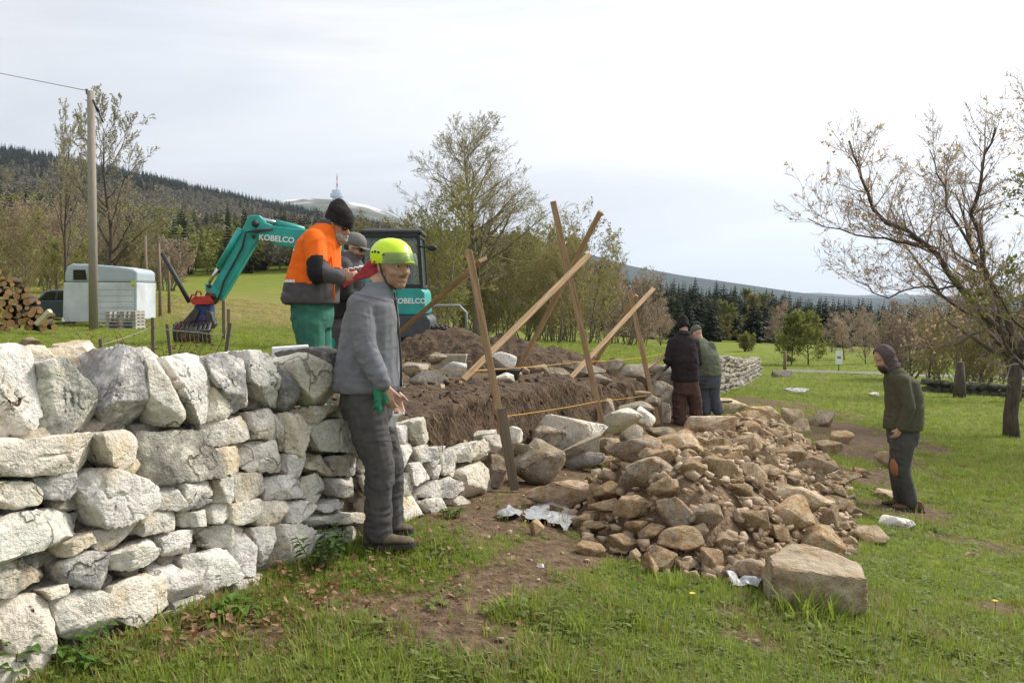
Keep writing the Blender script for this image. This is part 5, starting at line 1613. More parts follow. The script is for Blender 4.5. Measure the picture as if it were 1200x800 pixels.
ORD = 'first second third fourth fifth sixth seventh eighth ninth tenth eleventh twelfth thirteenth fourteenth fifteenth sixteenth seventeenth eighteenth nineteenth twentieth'.split()
_U = ORD[:9]
ORD += ['twenty-' + w for w in _U] + ['thirtieth'] + ['thirty-' + w for w in _U] + ['fortieth'] + ['forty-' + w for w in _U] + ['fiftieth'] + ['fifty-' + w for w in _U]
def number_labels(trees, fmt):
    for k, (px, e_) in enumerate(sorted(trees, key=lambda a: a[0])): e_['label'] = fmt % ORD[k]
TS, TB, TYL = [], [], []
G1 = 'dark spruces of the middle-distance wood'
_rsp = random.Random(9)
SP2 = [(px_, float(np.interp(px_, [700, 800, 900, 1010], [316, 326, 338, 349])) + _rsp.uniform(0, 16), _rsp.uniform(105, 165)) for px_ in (706, 719, 736, 751, 757, 770, 777, 788, 810, 828, 838, 852, 857, 868, 884, 895, 910, 916, 926, 944, 968, 984)]
for k, (px, top, y) in enumerate([(712, 312, 120), (728, 318, 135), (745, 330, 110), (762, 325, 150), (782, 330, 140), (800, 335, 150), (815, 322, 170), (806, 338, 105), (822, 340, 112), (833, 350, 108), (795, 352, 100), (848, 330, 180),
                                 (862, 332, 190), (878, 335, 175), (890, 340, 165), (873, 343, 130), (862, 350, 128), (905, 338, 210), (920, 345, 190), (935, 352, 180), (938, 345, 220), (962, 346, 200), (978, 352, 190), (990, 348, 230), (955, 355, 175), (840, 325, 240), (770, 320, 230), (790, 324, 240), (725, 310, 180), (900, 352, 160)] + SP2):
    m = CONI[k % 3]
    top -= 4
    e_ = place_tree('spruce_tree', m, px, top + 5, y, (16, 17, 14)[k % 3], 'dark spruce in the wood beyond the far end of the wall', G1, sx=rs.uniform(.85, 1.15) * 1.6)
    TS.append((px, e_))
G2 = 'leafing trees of the middle-distance wood'
for k, (px, top, y, kind) in enumerate([(695, 290, 95, 'y'), (700, 335, 85, 'b'), (730, 345, 90, 'b'), (755, 360, 80, 'b'), (775, 362, 85, 'b'), (765, 345, 160, 'y'), (845, 375, 110, 'y'), (855, 358, 120, 'y'),
                                       (880, 352, 150, 'y'), (898, 345, 155, 'y'), (885, 362, 118, 'y'), (905, 374, 105, 'b'), (912, 360, 125, 'b'), (975, 375, 85, 'b'), (1000, 372, 90, 'b'), (1020, 368, 95, 'b'), (1040, 375, 80, 'b'), (990, 390, 72, 'b'),
                                       (1075, 372, 85, 'b'), (1100, 380, 75, 'y'), (1055, 385, 70, 'b'), (1130, 375, 80, 'b'), (1165, 370, 85, 'b'), (1200, 372, 80, 'y'), (1015, 395, 66, 'b')]):
    if kind == 'y': me, lab = leafy_variant(k % 3, M_LEAFG if k % 2 else M_LEAFO, LEAFY), 'yellow-green leafing tree in the wood beyond the far wall'
    else: me, lab = leafy_variant(k % 3, M_LEAFB, _bare), 'grey-brown bare tree at the edge of the meadow beyond the wall'
    e_ = place_tree('leafing_tree' if kind == 'y' else 'bare_tree', me, px, top, y, (9.2, 10.2, 8.2)[k % 3] if kind == 'y' else (9, 8.2, 8.8)[k % 3], lab, G2 if kind == 'y' else 'bare trees at the meadow edge', sx=1.15)
    (TYL if kind == 'y' else TB).append((px, e_))
number_labels(TS, 'dark spruce, %s from the left in the wood beyond the wall')
number_labels(TB, 'grey-brown bare tree, %s from the left along the far meadow edge')
number_labels(TYL, 'yellow-green leafing tree, %s from the left among the dark spruces')
for px, top, lab in ((928, 372, 'bright yellow-green tree with two stems beside the field track'), (948, 374, 'bright yellow-green tree right of its twin beside the field track')):
    place_tree('leafing_tree', leafy_variant(0 if px < 940 else 2, M_LEAFG, LEAFY), px, top, 64, 9.2 if px < 940 else 8.2, lab, sx=1.15)

# ------------------------------------------------------------------ woods on the hills (one mass)
def lowtree(seed, kind):
    rg_ = np.random.RandomState(seed)
    if kind == 'c':
        tr, cr = conifer(seed, 14, 2.4, 20)
        return cr
    n = 260
    C = rg_.normal(0, 1, (n, 3)); C /= np.linalg.norm(C, axis=1)[:, None]
    C *= rg_.uniform(.3, 1.0, n)[:, None] ** .5
    C = C * np.array([3.0, 3.0, 3.8]) * (1 + .25 * fbm(C * 2, 2, seed)[:, None]) + np.array([0, 0, 5.6])
    V, F = leaf_quads(C, .8, rg_, 1.2)
    A = np.array([[0, 0, 0.0]] * 7); B = np.concatenate([[[0, 0, 6.0]], np.stack([rg_.normal(0, 1.6, 6), rg_.normal(0, 1.6, 6), rg_.uniform(5, 8, 6)], -1)])
    A[1:, 2] = 2.5
    V2, F2 = segs_np(A, B, np.full(7, .16), np.full(7, .05), 3)
    return mesh_np('wood', np.concatenate([V, V2]), np.concatenate([F, F2 + len(V)]))
W_BROWN = leafmat('wood_brown', (0.125, 0.11, 0.075), (0.165, 0.14, 0.095), .25, .3)
W_GREY = leafmat('wood_grey', (0.145, 0.135, 0.105), (0.19, 0.17, 0.13), .25, .3)
W_GREEN = leafmat('wood_green', (0.15, 0.165, 0.04), (0.21, 0.205, 0.06), .25, .35)
WP = [proto('wood_conifer', lowtree(1, 'c'), M_NEEDLE), proto('wood_conifer', lowtree(2, 'c'), M_NEEDLE), proto('wood_brown_tree', lowtree(3, 'd'), W_BROWN), proto('wood_grey_tree', lowtree(4, 'd'), W_GREY), proto('wood_green_tree', lowtree(5, 'd'), W_GREEN)]
rg = np.random.RandomState(12)
def wood_on(X, Y, Z, n, pxr, tr, green):
    r, c = X.shape
    j = rg.uniform(tr[0], tr[1], n) * 25; i = rg.uniform(0, c - 1.001, n)
    j0, i0 = j.astype(int), i.astype(int)
    fj, fi = j - j0, i - i0
    def L2(A): return (A[j0, i0] * (1 - fj) * (1 - fi) + A[j0 + 1, i0] * fj * (1 - fi) + A[j0, i0 + 1] * (1 - fj) * fi + A[j0 + 1, i0 + 1] * fj * fi)
    x, y, z = L2(X), L2(Y), L2(Z)
    px = 600 + FPX * x / y
    k = (px > pxr[0]) & (px < pxr[1])
    return x[k], y[k], z[k] - .5, (j / 25)[k]
x1, y1, z1, t1 = wood_on(*HN, 32000, (-260, 690), (0.0, 1.0), 0)
t_pick = fbm2(x1, y1, .012, 3, 5) + rg.normal(0, .28, len(x1))
con = t_pick + (t1 - .62) * 1.7 > 0.12
kind = np.where(con, rg.randint(0, 2, len(x1)), np.where((t1 < .22) & (rg.rand(len(x1)) < .6), 4, rg.randint(2, 4, len(x1))))
P1 = np.stack([x1, y1, z1], -1)
sc1 = rg.uniform(.75, 1.25, len(x1))
o = scatter('hillside_wood', WP, kind, P1, rg.uniform(0, 6.28, len(x1)), sc1)
tag(o, 'mixed brown and dark green woodland covering the hillside', 'woodland', kind='stuff')
# trees behind the meadow, in front of the hill
n = 5200
yy = rg.uniform(118, 330, n); pxs = rg.uniform(-260, 900, n)
xx = (pxs - 600) / FPX * yy
keep = (yy > 132 + 10 * fbm2(xx, yy, .03, 2, 4)) & ~((pxs > 560) & (yy < 250))
xx, yy, pxs = xx[keep], yy[keep], pxs[keep]
kd = np.where(rg.rand(len(xx)) < np.where(pxs > 260, .35, .15), rg.randint(0, 2, len(xx)), np.where(rg.rand(len(xx)) < .5, 4, rg.randint(2, 4, len(xx))))
o = scatter('meadow_edge_wood', WP, kd, np.stack([xx, yy, H(xx, yy) - .3], -1), rg.uniform(0, 6.28, len(xx)), rg.uniform(.42, .72, len(xx)))
tag(o, 'belt of leafing and bare trees along the top of the meadow', 'woodland', kind='stuff')
# wood sloping away beyond the far wall
n = 15000
yy = np.exp(rg.uniform(math.log(165), math.log(1600), n)) ; pxs = rg.uniform(640, 1500, n)
xx = (pxs - 600) / FPX * yy
kd = np.where(rg.rand(n) < .62, rg.randint(0, 2, n), rg.randint(2, 5, n))
o = scatter('valley_wood', WP, kd, np.stack([xx, yy, H(xx, yy) - .3], -1), rg.uniform(0, 6.28, n), rg.uniform(.75, 1.2, n) * np.interp(yy, [165, 350, 700], [.62, .8, 1.0]))
tag(o, 'dark spruce wood falling away into the valley beyond the wall', 'woodland', kind='stuff')
# wood on the long blue ridge
# ------------------------------------------------------------------ grass and small plants
def blade_tuft(seed, nb, h, w, spread, lean=.5):
    rg_ = np.random.RandomState(seed)
    V, F = [], []
    n = 0
    for _ in range(nb):
        a = rg_.uniform(0, 6.28); b0 = np.array([math.cos(a), math.sin(a), 0]) * spread * rg_.rand() ** .5
        d = np.array([math.cos(a + rg_.normal(0, .8)), math.sin(a + rg_.normal(0, .8)), 0])
        hh = h * rg_.uniform(.45, 1.15); ln = lean * rg_.uniform(.1, 1.2)
        s = np.array([-d[1], d[0], 0]) * w * rg_.uniform(.6, 1.2)
        pts = []
        for t in (0, .4, .75, 1.0):
            pts.append(b0 + np.array([0, 0, 1.0]) * hh * (t - .25 * ln * t * t) + d * hh * ln * t * t)
        V += [pts[0] - s * .5, pts[0] + s * .5, pts[1] + s * .5, pts[1] - s * .5, pts[2] + s * .35, pts[2] - s * .35, pts[3]]
        F += [(n, n + 1, n + 2), (n, n + 2, n + 3), (n + 3, n + 2, n + 4), (n + 3, n + 4, n + 5), (n + 5, n + 4, n + 6)]
        n += 7
    return mesh_np('tuft', np.array(V), np.array(F))
def herb(seed, nl, size, h):
    rg_ = np.random.RandomState(seed)
    C = np.stack([rg_.normal(0, .035, nl), rg_.normal(0, .035, nl), rg_.uniform(.3, 1, nl) * h], -1)
    V, F = [], []
    for i, c in enumerate(C):
        a = rg_.uniform(0, 6.28); d = np.array([math.cos(a), math.sin(a), rg_.uniform(-.3, .4)]); s = np.array([-math.sin(a), math.cos(a), rg_.uniform(-.2, .2)])
        z = size * rg_.uniform(.6, 1.3)
        V += [c, c + d * z * .5 + s * z * .35, c + d * z, c + d * z * .5 - s * z * .35]
        F.append((4 * i, 4 * i + 1, 4 * i + 2, 4 * i + 3))
    return mesh_np('herb', np.array(V), np.array(F))
M_GRASS = leafmat('grass_blades', (0.19, 0.25, 0.03), (0.29, 0.32, 0.055), .25, .45)
M_GRASS2 = leafmat('grass_blades_fresh', (0.21, 0.30, 0.035), (0.30, 0.36, 0.06), .2, .5)
M_STRAW = leafmat('grass_dead', (0.38, 0.31, 0.16), (0.29, 0.25, 0.11), .2, .35)
M_HERB = leafmat('meadow_herbs', (0.13, 0.19, 0.04), (0.20, 0.245, 0.06), .25, .4)
GP = [proto('grass_tuft', blade_tuft(1, 16, .055, .0042, .045, .7), M_GRASS), proto('grass_tuft', blade_tuft(2, 14, .085, .0045, .05, .8), M_GRASS2), proto('grass_tuft', blade_tuft(3, 16, .04, .004, .05, .9), M_GRASS2),
      proto('grass_tuft', blade_tuft(4, 10, .07, .003, .05, 1.1), M_STRAW), proto('herb_tuft', herb(5, 11, .032, .035), M_HERB), proto('grass_tuft', blade_tuft(6, 18, .16, .006, .06, .8), M_GRASS2), proto('herb_tuft', herb(7, 9, .05, .03), M_HERB)]
rg = np.random.RandomState(40)
def in_view(x, y, z, m=260):
    px = 600 + FPX * x / y; py = HZ + FPX * (EYE - z) / y
    return (px > -m) & (px < 1200 + m) & (py < 800 + 2 * m)
def grass_points(n, y0, y1, pw, thresh=0.0):
    u = rg.rand(n)
    y = (y0 ** (1 - pw) + u * (y1 ** (1 - pw) - y0 ** (1 - pw))) ** (1 / (1 - pw)) if pw != 1 else y0 * (y1 / y0) ** u
    x = (rg.uniform(-260, 1460, n) - 600) / FPX * y
    z = H(x, y)
    g = grass_amount(x, y)
    k = in_view(x, y, z) & (rg.rand(n) < sstep(.22, .8, g) * .97 + .02) & ~((behind(x, y) > -.04) & (behind(x, y) < .6) & (y < 45))
    k &= ~((behind(x, y) > 0) & (y < 9.5) & (x > -3.5))
    return x[k], y[k], z[k], g[k]
x, y, z, g = grass_points(108000, 2.6, 11, 1.0)
patch = fbm2(x, y, 1.1, 3, 60)
r1 = rg.rand(len(x))
kd = np.select([r1 < .11 + .14 * (g < .62), r1 < .32 + .15 * (patch > .1), r1 < .36, r1 < .62], [3, 4, 6, 1], default=np.where(patch > 0, 0, 2))
sc = rg.uniform(.6, 1.25, len(x)) * (0.72 + .55 * sstep(-.2, .5, patch + .3 * fbm2(x, y, 3, 2, 66)))
lush = fbm2(x, y, .8, 2, 90) > .22
kd = np.where(lush & (rg.rand(len(x)) < .045) & (g > .8), 5, kd)
o = scatter('grass', GP, kd, np.stack([x, y, z - .004], -1), rg.uniform(0, 6.28, len(x)), sc)
tag(o, 'short green grass with herbs growing on the near slope', 'grass', kind='stuff')
x, y, z, g = grass_points(78000, 11, 75, 1.15)
dryf = np.clip(np.exp(-(((x + 18) / 16) ** 2 + ((y - 62) / 22) ** 2)) * .9, 0, 1)
kd = np.where(rg.rand(len(x)) < .12 + .7 * dryf, 3, rg.choice([0, 1, 2], len(x), p=[.4, .3, .3]))
sc = rg.uniform(.8, 1.3, len(x))[:, None] * np.stack([1 + y / 16, 1 + y / 16, .85 + y / 90], -1)
o = scatter('meadow_grass', GP, kd, np.stack([x, y, z - .004], -1), rg.uniform(0, 6.28, len(x)), sc)
tag(o, 'meadow grass on the far slope and behind the wall', 'grass', kind='stuff')

def leaf_shape(c, d, up, L_, w, curl=.3):
    """a pointed leaf, folded along its midrib; returns 8 verts"""
    d = d / np.linalg.norm(d); s = np.cross(d, up); s /= np.linalg.norm(s) + 1e-9; n_ = np.cross(s, d)
    m = [c + d * L_ * t + n_ * (-curl * L_ * t * t) for t in (0, .35, .7, 1)]
    V = [m[0], m[1] + s * w + n_ * w * .3, m[2] + s * w * .7 + n_ * w * .2, m[3], m[2] - s * w * .7 + n_ * w * .2, m[1] - s * w + n_ * w * .3, m[1], m[2]]
    F = [(0, 6, 1), (1, 6, 7, 2), (2, 7, 3), (0, 5, 6), (5, 4, 7, 6), (4, 3, 7)]
    return V, F
# fallen leaves, many and small
n = 520
cx = []
for px, py, s, m in [(420, 690, .35, 130), (330, 690, .3, 170), (230, 740, .25, 200), (180, 755, .2, 100), (290, 715, .3, 110), (500, 660, .3, 50), (540, 610, .3, 50), (450, 710, .8, 160), (620, 740, 1.0, 40), (700, 690, .8, 20), (480, 640, .3, 30)]:
    p = hit(px, py)
    cx.append(np.stack([p.x + rg.normal(0, s, m), p.y + rg.normal(0, s, m)], -1))
C = np.concatenate(cx)
C = C[behind(C[:, 0], C[:, 1]) < -.03]
zz = H(C[:, 0], C[:, 1])
C = np.stack([C[:, 0], C[:, 1], zz + rg.uniform(.012, .06, len(zz))], -1)
V, F = [], []
for c in C:
    a_ = rg.uniform(0, 6.28); d_ = np.array([math.cos(a_), math.sin(a_), rg.normal(0, .5)]); u_ = np.array([rg.normal(0, .5), rg.normal(0, .5), 1.0])
    z_ = rg.uniform(.02, .046)
    v_, f_ = leaf_shape(c, d_, u_, z_, z_ * rg.uniform(.25, .4), rg.uniform(-.5, .6))
    F += [tuple(i + len(V) for i in q) for q in f_]; V += v_
me = bpy.data.meshes.new('fallen_leaves'); me.from_pydata([tuple(v) for v in V], [], F)
o = obj('fallen_leaves', me, leafmat('dead_leaves', (0.20, 0.09, 0.045), (0.34, 0.20, 0.11), 0, .2))
tag(o, 'brown dead leaves lying along the foot of the wall', 'dead leaves', kind='stuff')

# leafy plants at the foot of the wall, each its own thing
M_NETTLE = leafmat('nettle_leaves', (0.06, 0.115, 0.03), (0.10, 0.16, 0.04), .1, .4)
M_BROAD = leafmat('broad_leaves', (0.10, 0.20, 0.03), (0.15, 0.25, 0.05), .1, .45)
M_REDL = leafmat('dark_red_leaves', (0.12, 0.012, 0.018), (0.20, 0.02, 0.028), .1, .3)
M_STEM = mat('plant_stem', (0.10, 0.12, 0.04), (0.13, 0.09, 0.05), 10, .8)
M_STEMR = mat('plant_stem_red', (0.13, 0.04, 0.03), (0.10, 0.03, 0.03), 10, .8)
def plant(px, py, label, nst, h, nleaf, L_, w, leafm, stemm, seed, spread=.1, name='leafy_plant', base=None):
    p = base or hit(px, py)
    e = empty(name, p)
    rg_ = np.random.RandomState(seed)
    ms, ml = MB(), MB()
    for k in range(nst):
        a = rg_.uniform(0, 6.28); d = np.array([math.cos(a) * .35, math.sin(a) * .35, 1.0])
        q = np.array([math.cos(a), math.sin(a), 0]) * spread * rg_.rand()
        hh = h * rg_.uniform(.6, 1.1)
        pts = [q, q + d * hh * .5, q + d * hh + np.array([math.cos(a), math.sin(a), 0]) * hh * .1]
        ms.tube(pts, [.004, .003, .0015], 5)
        for i in range(nleaf):
            t = rg_.uniform(.15, 1.0); c = q + d * hh * t
            b = rg_.uniform(0, 6.28); dd = np.array([math.cos(b), math.sin(b), rg_.uniform(.0, .7)])
            ml.add(*leaf_shape(c, dd, np.array([0, 0, 1.0]), L_ * rg_.uniform(.6, 1.2), w * rg_.uniform(.7, 1.1)))
    ms.build('stem', stemm, e)
    ml.build('leaves', leafm, e)
    return tag(e, label, 'plant')
plant(15, 795, 'broad-leaved green plant at the lowest corner of the wall', 6, .14, 5, .11, .028, M_BROAD, M_STEM, 3, .10)
plant(-5, 790, 'second broad-leaved plant cut by the picture corner', 6, .16, 5, .11, .028, M_BROAD, M_STEM, 13, .10)
plant(88, 775, 'fresh green nettle clump before the wall foot', 7, .15, 9, .055, .018, M_BROAD, M_STEM, 4, .09)
plant(120, 782, 'small bright green plant beside the nettle clump', 6, .08, 7, .05, .016, M_BROAD, M_STEM, 5, .09)
plant(278, 722, 'low broad-leaved dock plant by the fallen leaves', 6, .07, 5, .085, .026, M_BROAD, M_STEM, 6, .07)
plant(372, 668, 'dark green nettle bush against the wall left of the worker', 9, .22, 13, .055, .019, M_NETTLE, M_STEM, 7, .10)
plant(388, 650, 'smaller nettle close behind the worker heel', 6, .15, 11, .05, .017, M_NETTLE, M_STEM, 8, .08)
plant(530, 606, 'tuft of young leaves at the foot of the stepped wall end', 5, .08, 8, .05, .016, M_BROAD, M_STEM, 9, .07)
for k, (px, lab) in enumerate([(166, 'dark red shrub shoot by the two stakes behind the wall'), (183, 'dark red shrub in front of the grapple'), (198, 'dark red shrub right of the other red shoots'), (213, 'smallest dark red shrub behind the coping')]):
    y = 6.5; p = at(px, 414, y); z0 = Hs(p.x, p.y)
    plant(0, 0, lab, 7, (EYE - (378 + 3 * k - HZ) / FPX * y) - z0, 26, .045, .016, M_REDL, M_STEMR, 20 + k, .07, 'red_shrub', base=Vector((p.x, p.y, z0)))
# a few yellow flowers
M_YEL = mat('yellow_petals', (0.75, 0.52, 0.02), (0.7, 0.42, 0.02), 10, .6)
def flower(px, py, lab):
    p = hit(px, py)
    e = empty('dandelion', p)
    m = MB(); m.tube([(0, 0, 0), (.004, 0, .05), (.002, .003, .085)], .002, 5); m.build('stem', M_STEM, e)
    m = MB()
    for k in range(14):
        a = k * 6.283 / 14
        d = np.array([math.cos(a), math.sin(a), .25])
        c = np.array([.002, .003, .085]); s = np.array([-math.sin(a), math.cos(a), 0])
        m.add([c, c + d * .012 + s * .003, c + d * .02, c + d * .012 - s * .003], [(0, 1, 2, 3)])
    m.build('petals', M_YEL, e)
    tag(e, lab, 'flower')
flower(811, 714, 'yellow dandelion in the grass before the heap')
flower(726, 641, 'yellow dandelion among the front stones of the heap')
flower(1166, 720, 'yellow dandelion on the slope at the lower right')
# ------------------------------------------------------------------ people
def remeshed(mb, voxel, smooth=6, name='body'):
    me = mb.mesh('tmp')
    bm = bmesh.new(); bm.from_mesh(me)
    bmesh.ops.recalc_face_normals(bm, faces=bm.faces)
    bm.to_mesh(me); bm.free()
    t = bpy.data.objects.new('tmp', me); COL.objects.link(t)
    m = t.modifiers.new('r', 'REMESH'); m.mode = 'VOXEL'; m.voxel_size = voxel; m.use_smooth_shade = True
    if smooth:
        s = t.modifiers.new('s', 'SMOOTH'); s.factor = 0.5; s.iterations = smooth
    dg = bpy.context.evaluated_depsgraph_get()
    out = bpy.data.meshes.new_from_object(t.evaluated_get(dg))
    out.name = name
    bpy.data.objects.remove(t); bpy.data.meshes.remove(me)
    return out
def get_co(me):
    a = np.zeros(len(me.vertices) * 3); me.vertices.foreach_get('co', a); return a.reshape(-1, 3)
def get_no(me):
    a = np.zeros(len(me.vertices) * 3); me.vertex_normals.foreach_get('vector', a); return a.reshape(-1, 3)
def set_co(me, P):
    me.vertices.foreach_set('co', np.ascontiguousarray(P, dtype=np.float32).ravel()); me.update()
def wrinkle(me, amp, scale=9.0, seed=0, stretch=(1, 1, 1.7)):
    P, N = get_co(me), get_no(me)
    w = vnoise(P * scale * 0.45 + 5, seed) * .9
    Q = P * np.array(stretch) * scale + w[:, None]
    r = 1 - 2 * np.abs(vnoise(Q, seed + 1))
    r2 = 1 - 2 * np.abs(vnoise(Q * 2.1 + 9, seed + 2))
    mask = sstep(-.45, .45, vnoise(P * 3.0, seed + 3))
    set_co(me, P + N * ((r * .7 + r2 * .3) * amp * (.35 + .65 * mask))[:, None])
def cloth(name, c1, c2=None, rough=.9, scale=220, bump=.0015, rand=0):
    return mat(name, c1, c2 or tuple(x * .82 for x in c1), 14, rough, bump, scale, spec=.2, detail=8)

class Person:
    def __init__(self, label, D, foot_px, foot_py, f, scale=1.0):
        self.D = D
        self.root = at(foot_px, foot_py, D)
        self.e = empty('person', self.root)
        tag(self.e, label, 'person')
        self.f = Vector((f[0], f[1], 0)).normalized()
        self.l = Vector((-self.f.y, self.f.x, 0))
        self.u = Vector((0, 0, 1))
    def J(self, px, py, dd=0.0):
        return at(px, py, self.D + dd) - self.root
    def ring(self, c, hf, hl, f=None, n=20, tilt=0.0):
        f = f or self.f; l = Vector((-f.y, f.x, 0))
        out = []
        for i in range(n):
            a = 2 * math.pi * i / n
            ca, sa = math.cos(a), math.sin(a)
            ca = math.copysign(abs(ca) ** .85, ca); sa = math.copysign(abs(sa) ** .85, sa)
            out.append(c + f * (ca * hf) + l * (sa * hl) + self.u * (ca * hf * tilt))
        return out
    def torso(self, mb, rows, k=0.0):
        mb.loft([self.ring(self.J(r[0], r[1], r[4] if len(r) > 4 else 0), r[2] + k, r[3] + k) for r in rows])
    def limb(self, mb, pts, rad, k=0.0, n=14):
        P = [Vector(p) for p in pts]
        Q, Rr = [], []
        for i in range(len(P) - 1):
            for t in (0, .34, .67):
                Q.append(P[i].lerp(P[i + 1], t)); Rr.append(rad[i] * (1 - t) + rad[i + 1] * t + k)
        Q.append(P[-1]); Rr.append(rad[-1] + k)
        mb.tube(Q, Rr, n)
        for p, r in zip(P, rad): mb.ellipsoid(p, (r + k,) * 3, nu=12, nv=8)
    def head_frame(self, c, fwd, nod=0.0, roll=0.0, s=1.0):
        f = Vector((fwd[0], fwd[1], 0)).normalized()
        l = Vector((-f.y, f.x, 0))
        f2 = (f * math.cos(nod) - self.u * math.sin(nod))
        u2 = f2.cross(l)
        M = Matrix((f2, l, u2)).transposed().to_4x4()
        M = Matrix.Translation(c) @ M @ Matrix.Rotation(roll, 4, 'X') @ Matrix.Scale(s, 4)
        self.M = M; self.M3 = M.to_3x3()
        return M
    def head(self, mb, neck, s=1.0, nose=1.0):
        M, M3 = self.M, self.M3
        def E(c, r): mb.ellipsoid(M @ (Vector(c) * s), [x * s for x in r], M3, 20, 14)
        E((0, 0, .03), (.098, .078, .105)); E((.034, 0, -.048), (.064, .060, .078)); E((.066, 0, -.098), (.028, .034, .024))
        E((.074, 0, .020), (.024, .056, .015)); E((.052, .040, -.028), (.036, .028, .030)); E((.052, -.040, -.028), (.036, .028, .030))
        E((.086, 0, -.066), (.016, .028, .014)); E((.03, .052, -.065), (.03, .018, .04)); E((.03, -.052, -.065), (.03, .018, .04))
        for sy in (-1, 1):
            E((-.004, sy * .082, -.004), (.019, .010, .034)); E((.0, sy * .080, -.026), (.012, .010, .016))
        mb.tube([M @ (Vector(p) * s) for p in ((.084, 0, .018), (.100, 0, -.006), (.116 * (1 + (nose - 1) * .3), 0, -.030), (.098, 0, -.040))], [.009 * s, .012 * s, .016 * s, .013 * s], 10)
        mb.tube([M @ Vector((-.012, 0, -.05)), (M @ Vector((-.012, 0, -.05))).lerp(Vector(neck), .5), Vector(neck)], [.058 * s, .06 * s, .068], 14)
    def sockets(self, me, s=1.0):
        P = get_co(me); Mi = np.array(self.M.inverted())
        L_ = P @ Mi[:3, :3].T + Mi[:3, 3]
        f = np.array(self.M3 @ Vector((1, 0, 0)))
        for sy in (-1, 1):
            d = np.linalg.norm((L_ - np.array([.084, sy * .033, .0]) * s) / np.array([2.0, 1.25, .8]), axis=1)
            P = P - f * (np.exp(-(d / .016) ** 2) * .011)[:, None]
        d = np.abs(L_[:, 2] + .066 * s) / .0035 + np.clip(np.abs(L_[:, 1]) - .022, 0, 1) / .004 + np.clip(.07 - L_[:, 0], 0, 1) / .005
        P = P - f * (np.exp(-d * d) * .006)[:, None]
        set_co(me, P)
        return L_
    def paint_head(self, me, L_, stubble=0.0, lips=.5, flush=.5):
        """skin tone differences: lips, stubble, ruddy cheeks and nose, brows"""
        x, y, z = L_[:, 0], L_[:, 1], L_[:, 2]
        near = (np.abs(x) < .16) & (np.abs(y) < .12) & (np.abs(z) < .16)
        st = stubble * near * sstep(-.028, -.052, z) * sstep(-.145, -.12, z) * sstep(.0, .03, x) * (1 - .8 * np.exp(-((z + .066) / .006) ** 2 - (y / .022) ** 4))
        mo = stubble * near * np.exp(-((z + .051) / .008) ** 2) * (np.abs(y) < .032) * (x > .07) * 1.4
        lp = lips * near * np.exp(-((z + .066) / .0065) ** 2 - (y / .022) ** 4) * (x > .07)
        fl = flush * near * (np.exp(-((z + .03) / .02) ** 2) * sstep(.03, .07, x)) * .6
        br = near * np.exp(-((z - .0215) / .0055) ** 2) * (np.abs(np.abs(y) - .034) < .021) * (x > .05)
        a = me.attributes.new('hairy', 'FLOAT', 'POINT'); a.data.foreach_set('value', np.clip(st + mo + br * .85, 0, 1).astype(np.float32))
        a = me.attributes.new('red', 'FLOAT', 'POINT'); a.data.foreach_set('value', np.clip(lp + fl, 0, 1).astype(np.float32))
    def eyes(self, s=1.0):
        for sy in (-1, 1):
            m = MB(); m.ellipsoid(self.M @ (Vector((.0725, sy * .032, .0)) * s), (.0115 * s,) * 3, nu=14, nv=10)
            o = m.build('eye', M_EYE, self.e, True)
            m = MB(); m.ellipsoid(self.M @ (Vector((.0815, sy * .032, .0)) * s), (.0035 * s, .0055 * s, .0055 * s), self.M3, 10, 8)
            m.build('iris', M_IRIS, o, True)
    def hand(self, mb, wrist, d, n, thumb, curl=.5, s=1.0, spread=0.0):
        """wrist point, finger direction, palm normal, thumb side"""
        d, n = Vector(d).normalized(), Vector(n)
        n = (n - d * n.dot(d)).normalized(); t = d.cross(n).normalized()
        if t.dot(Vector(thumb)) < 0: t = -t
        M = Matrix((d, t, n)).transposed()
        mb.ellipsoid(Vector(wrist) + d * .048 * s, (.056 * s, .040 * s, .017 * s), M, 14, 10)
        mb.ellipsoid(Vector(wrist) + d * .030 * s + t * .020 * s + n * .006 * s, (.032 * s, .020 * s, .017 * s), M, 12, 8)
        for i, (off, ln) in enumerate(((.030, .070), (.010, .078), (-.010, .073), (-.029, .058))):
            p = Vector(wrist) + d * (.088 - .004 * abs(i - 1)) * s + t * off * s
            dd = (d + t * off * spread * 8).normalized(); pts = [Vector(p) - dd * .015 * s, p.copy()]
            a = curl * (1 + .12 * i)
            for k, fr in enumerate((.45, .32, .23)):
                dd = (dd * math.cos(a) + n * math.sin(a)).normalized() if k or True else dd
                nn = (n - dd * n.dot(dd))
                p = p + dd * ln * fr * s
                pts.append(p.copy()); a = curl * 1.15
            mb.tube(pts, [.0095 * s, .0092 * s, .0085 * s, .0078 * s, .0068 * s], 8)
            mb.ellipsoid(pts[-1], (.0068 * s,) * 3, nu=8, nv=6)
        p = Vector(wrist) + d * .025 * s + t * .030 * s
        dd = (d * .75 + t * .55 + n * .35).normalized()
        p2 = p + dd * .036 * s; dd = (dd + n * .25 + d * .3).normalized(); p3 = p2 + dd * .030 * s
        mb.tube([p, p2, p3], [.0125 * s, .0105 * s, .0085 * s], 8); mb.ellipsoid(p3, (.0085 * s,) * 3, nu=8, nv=6)
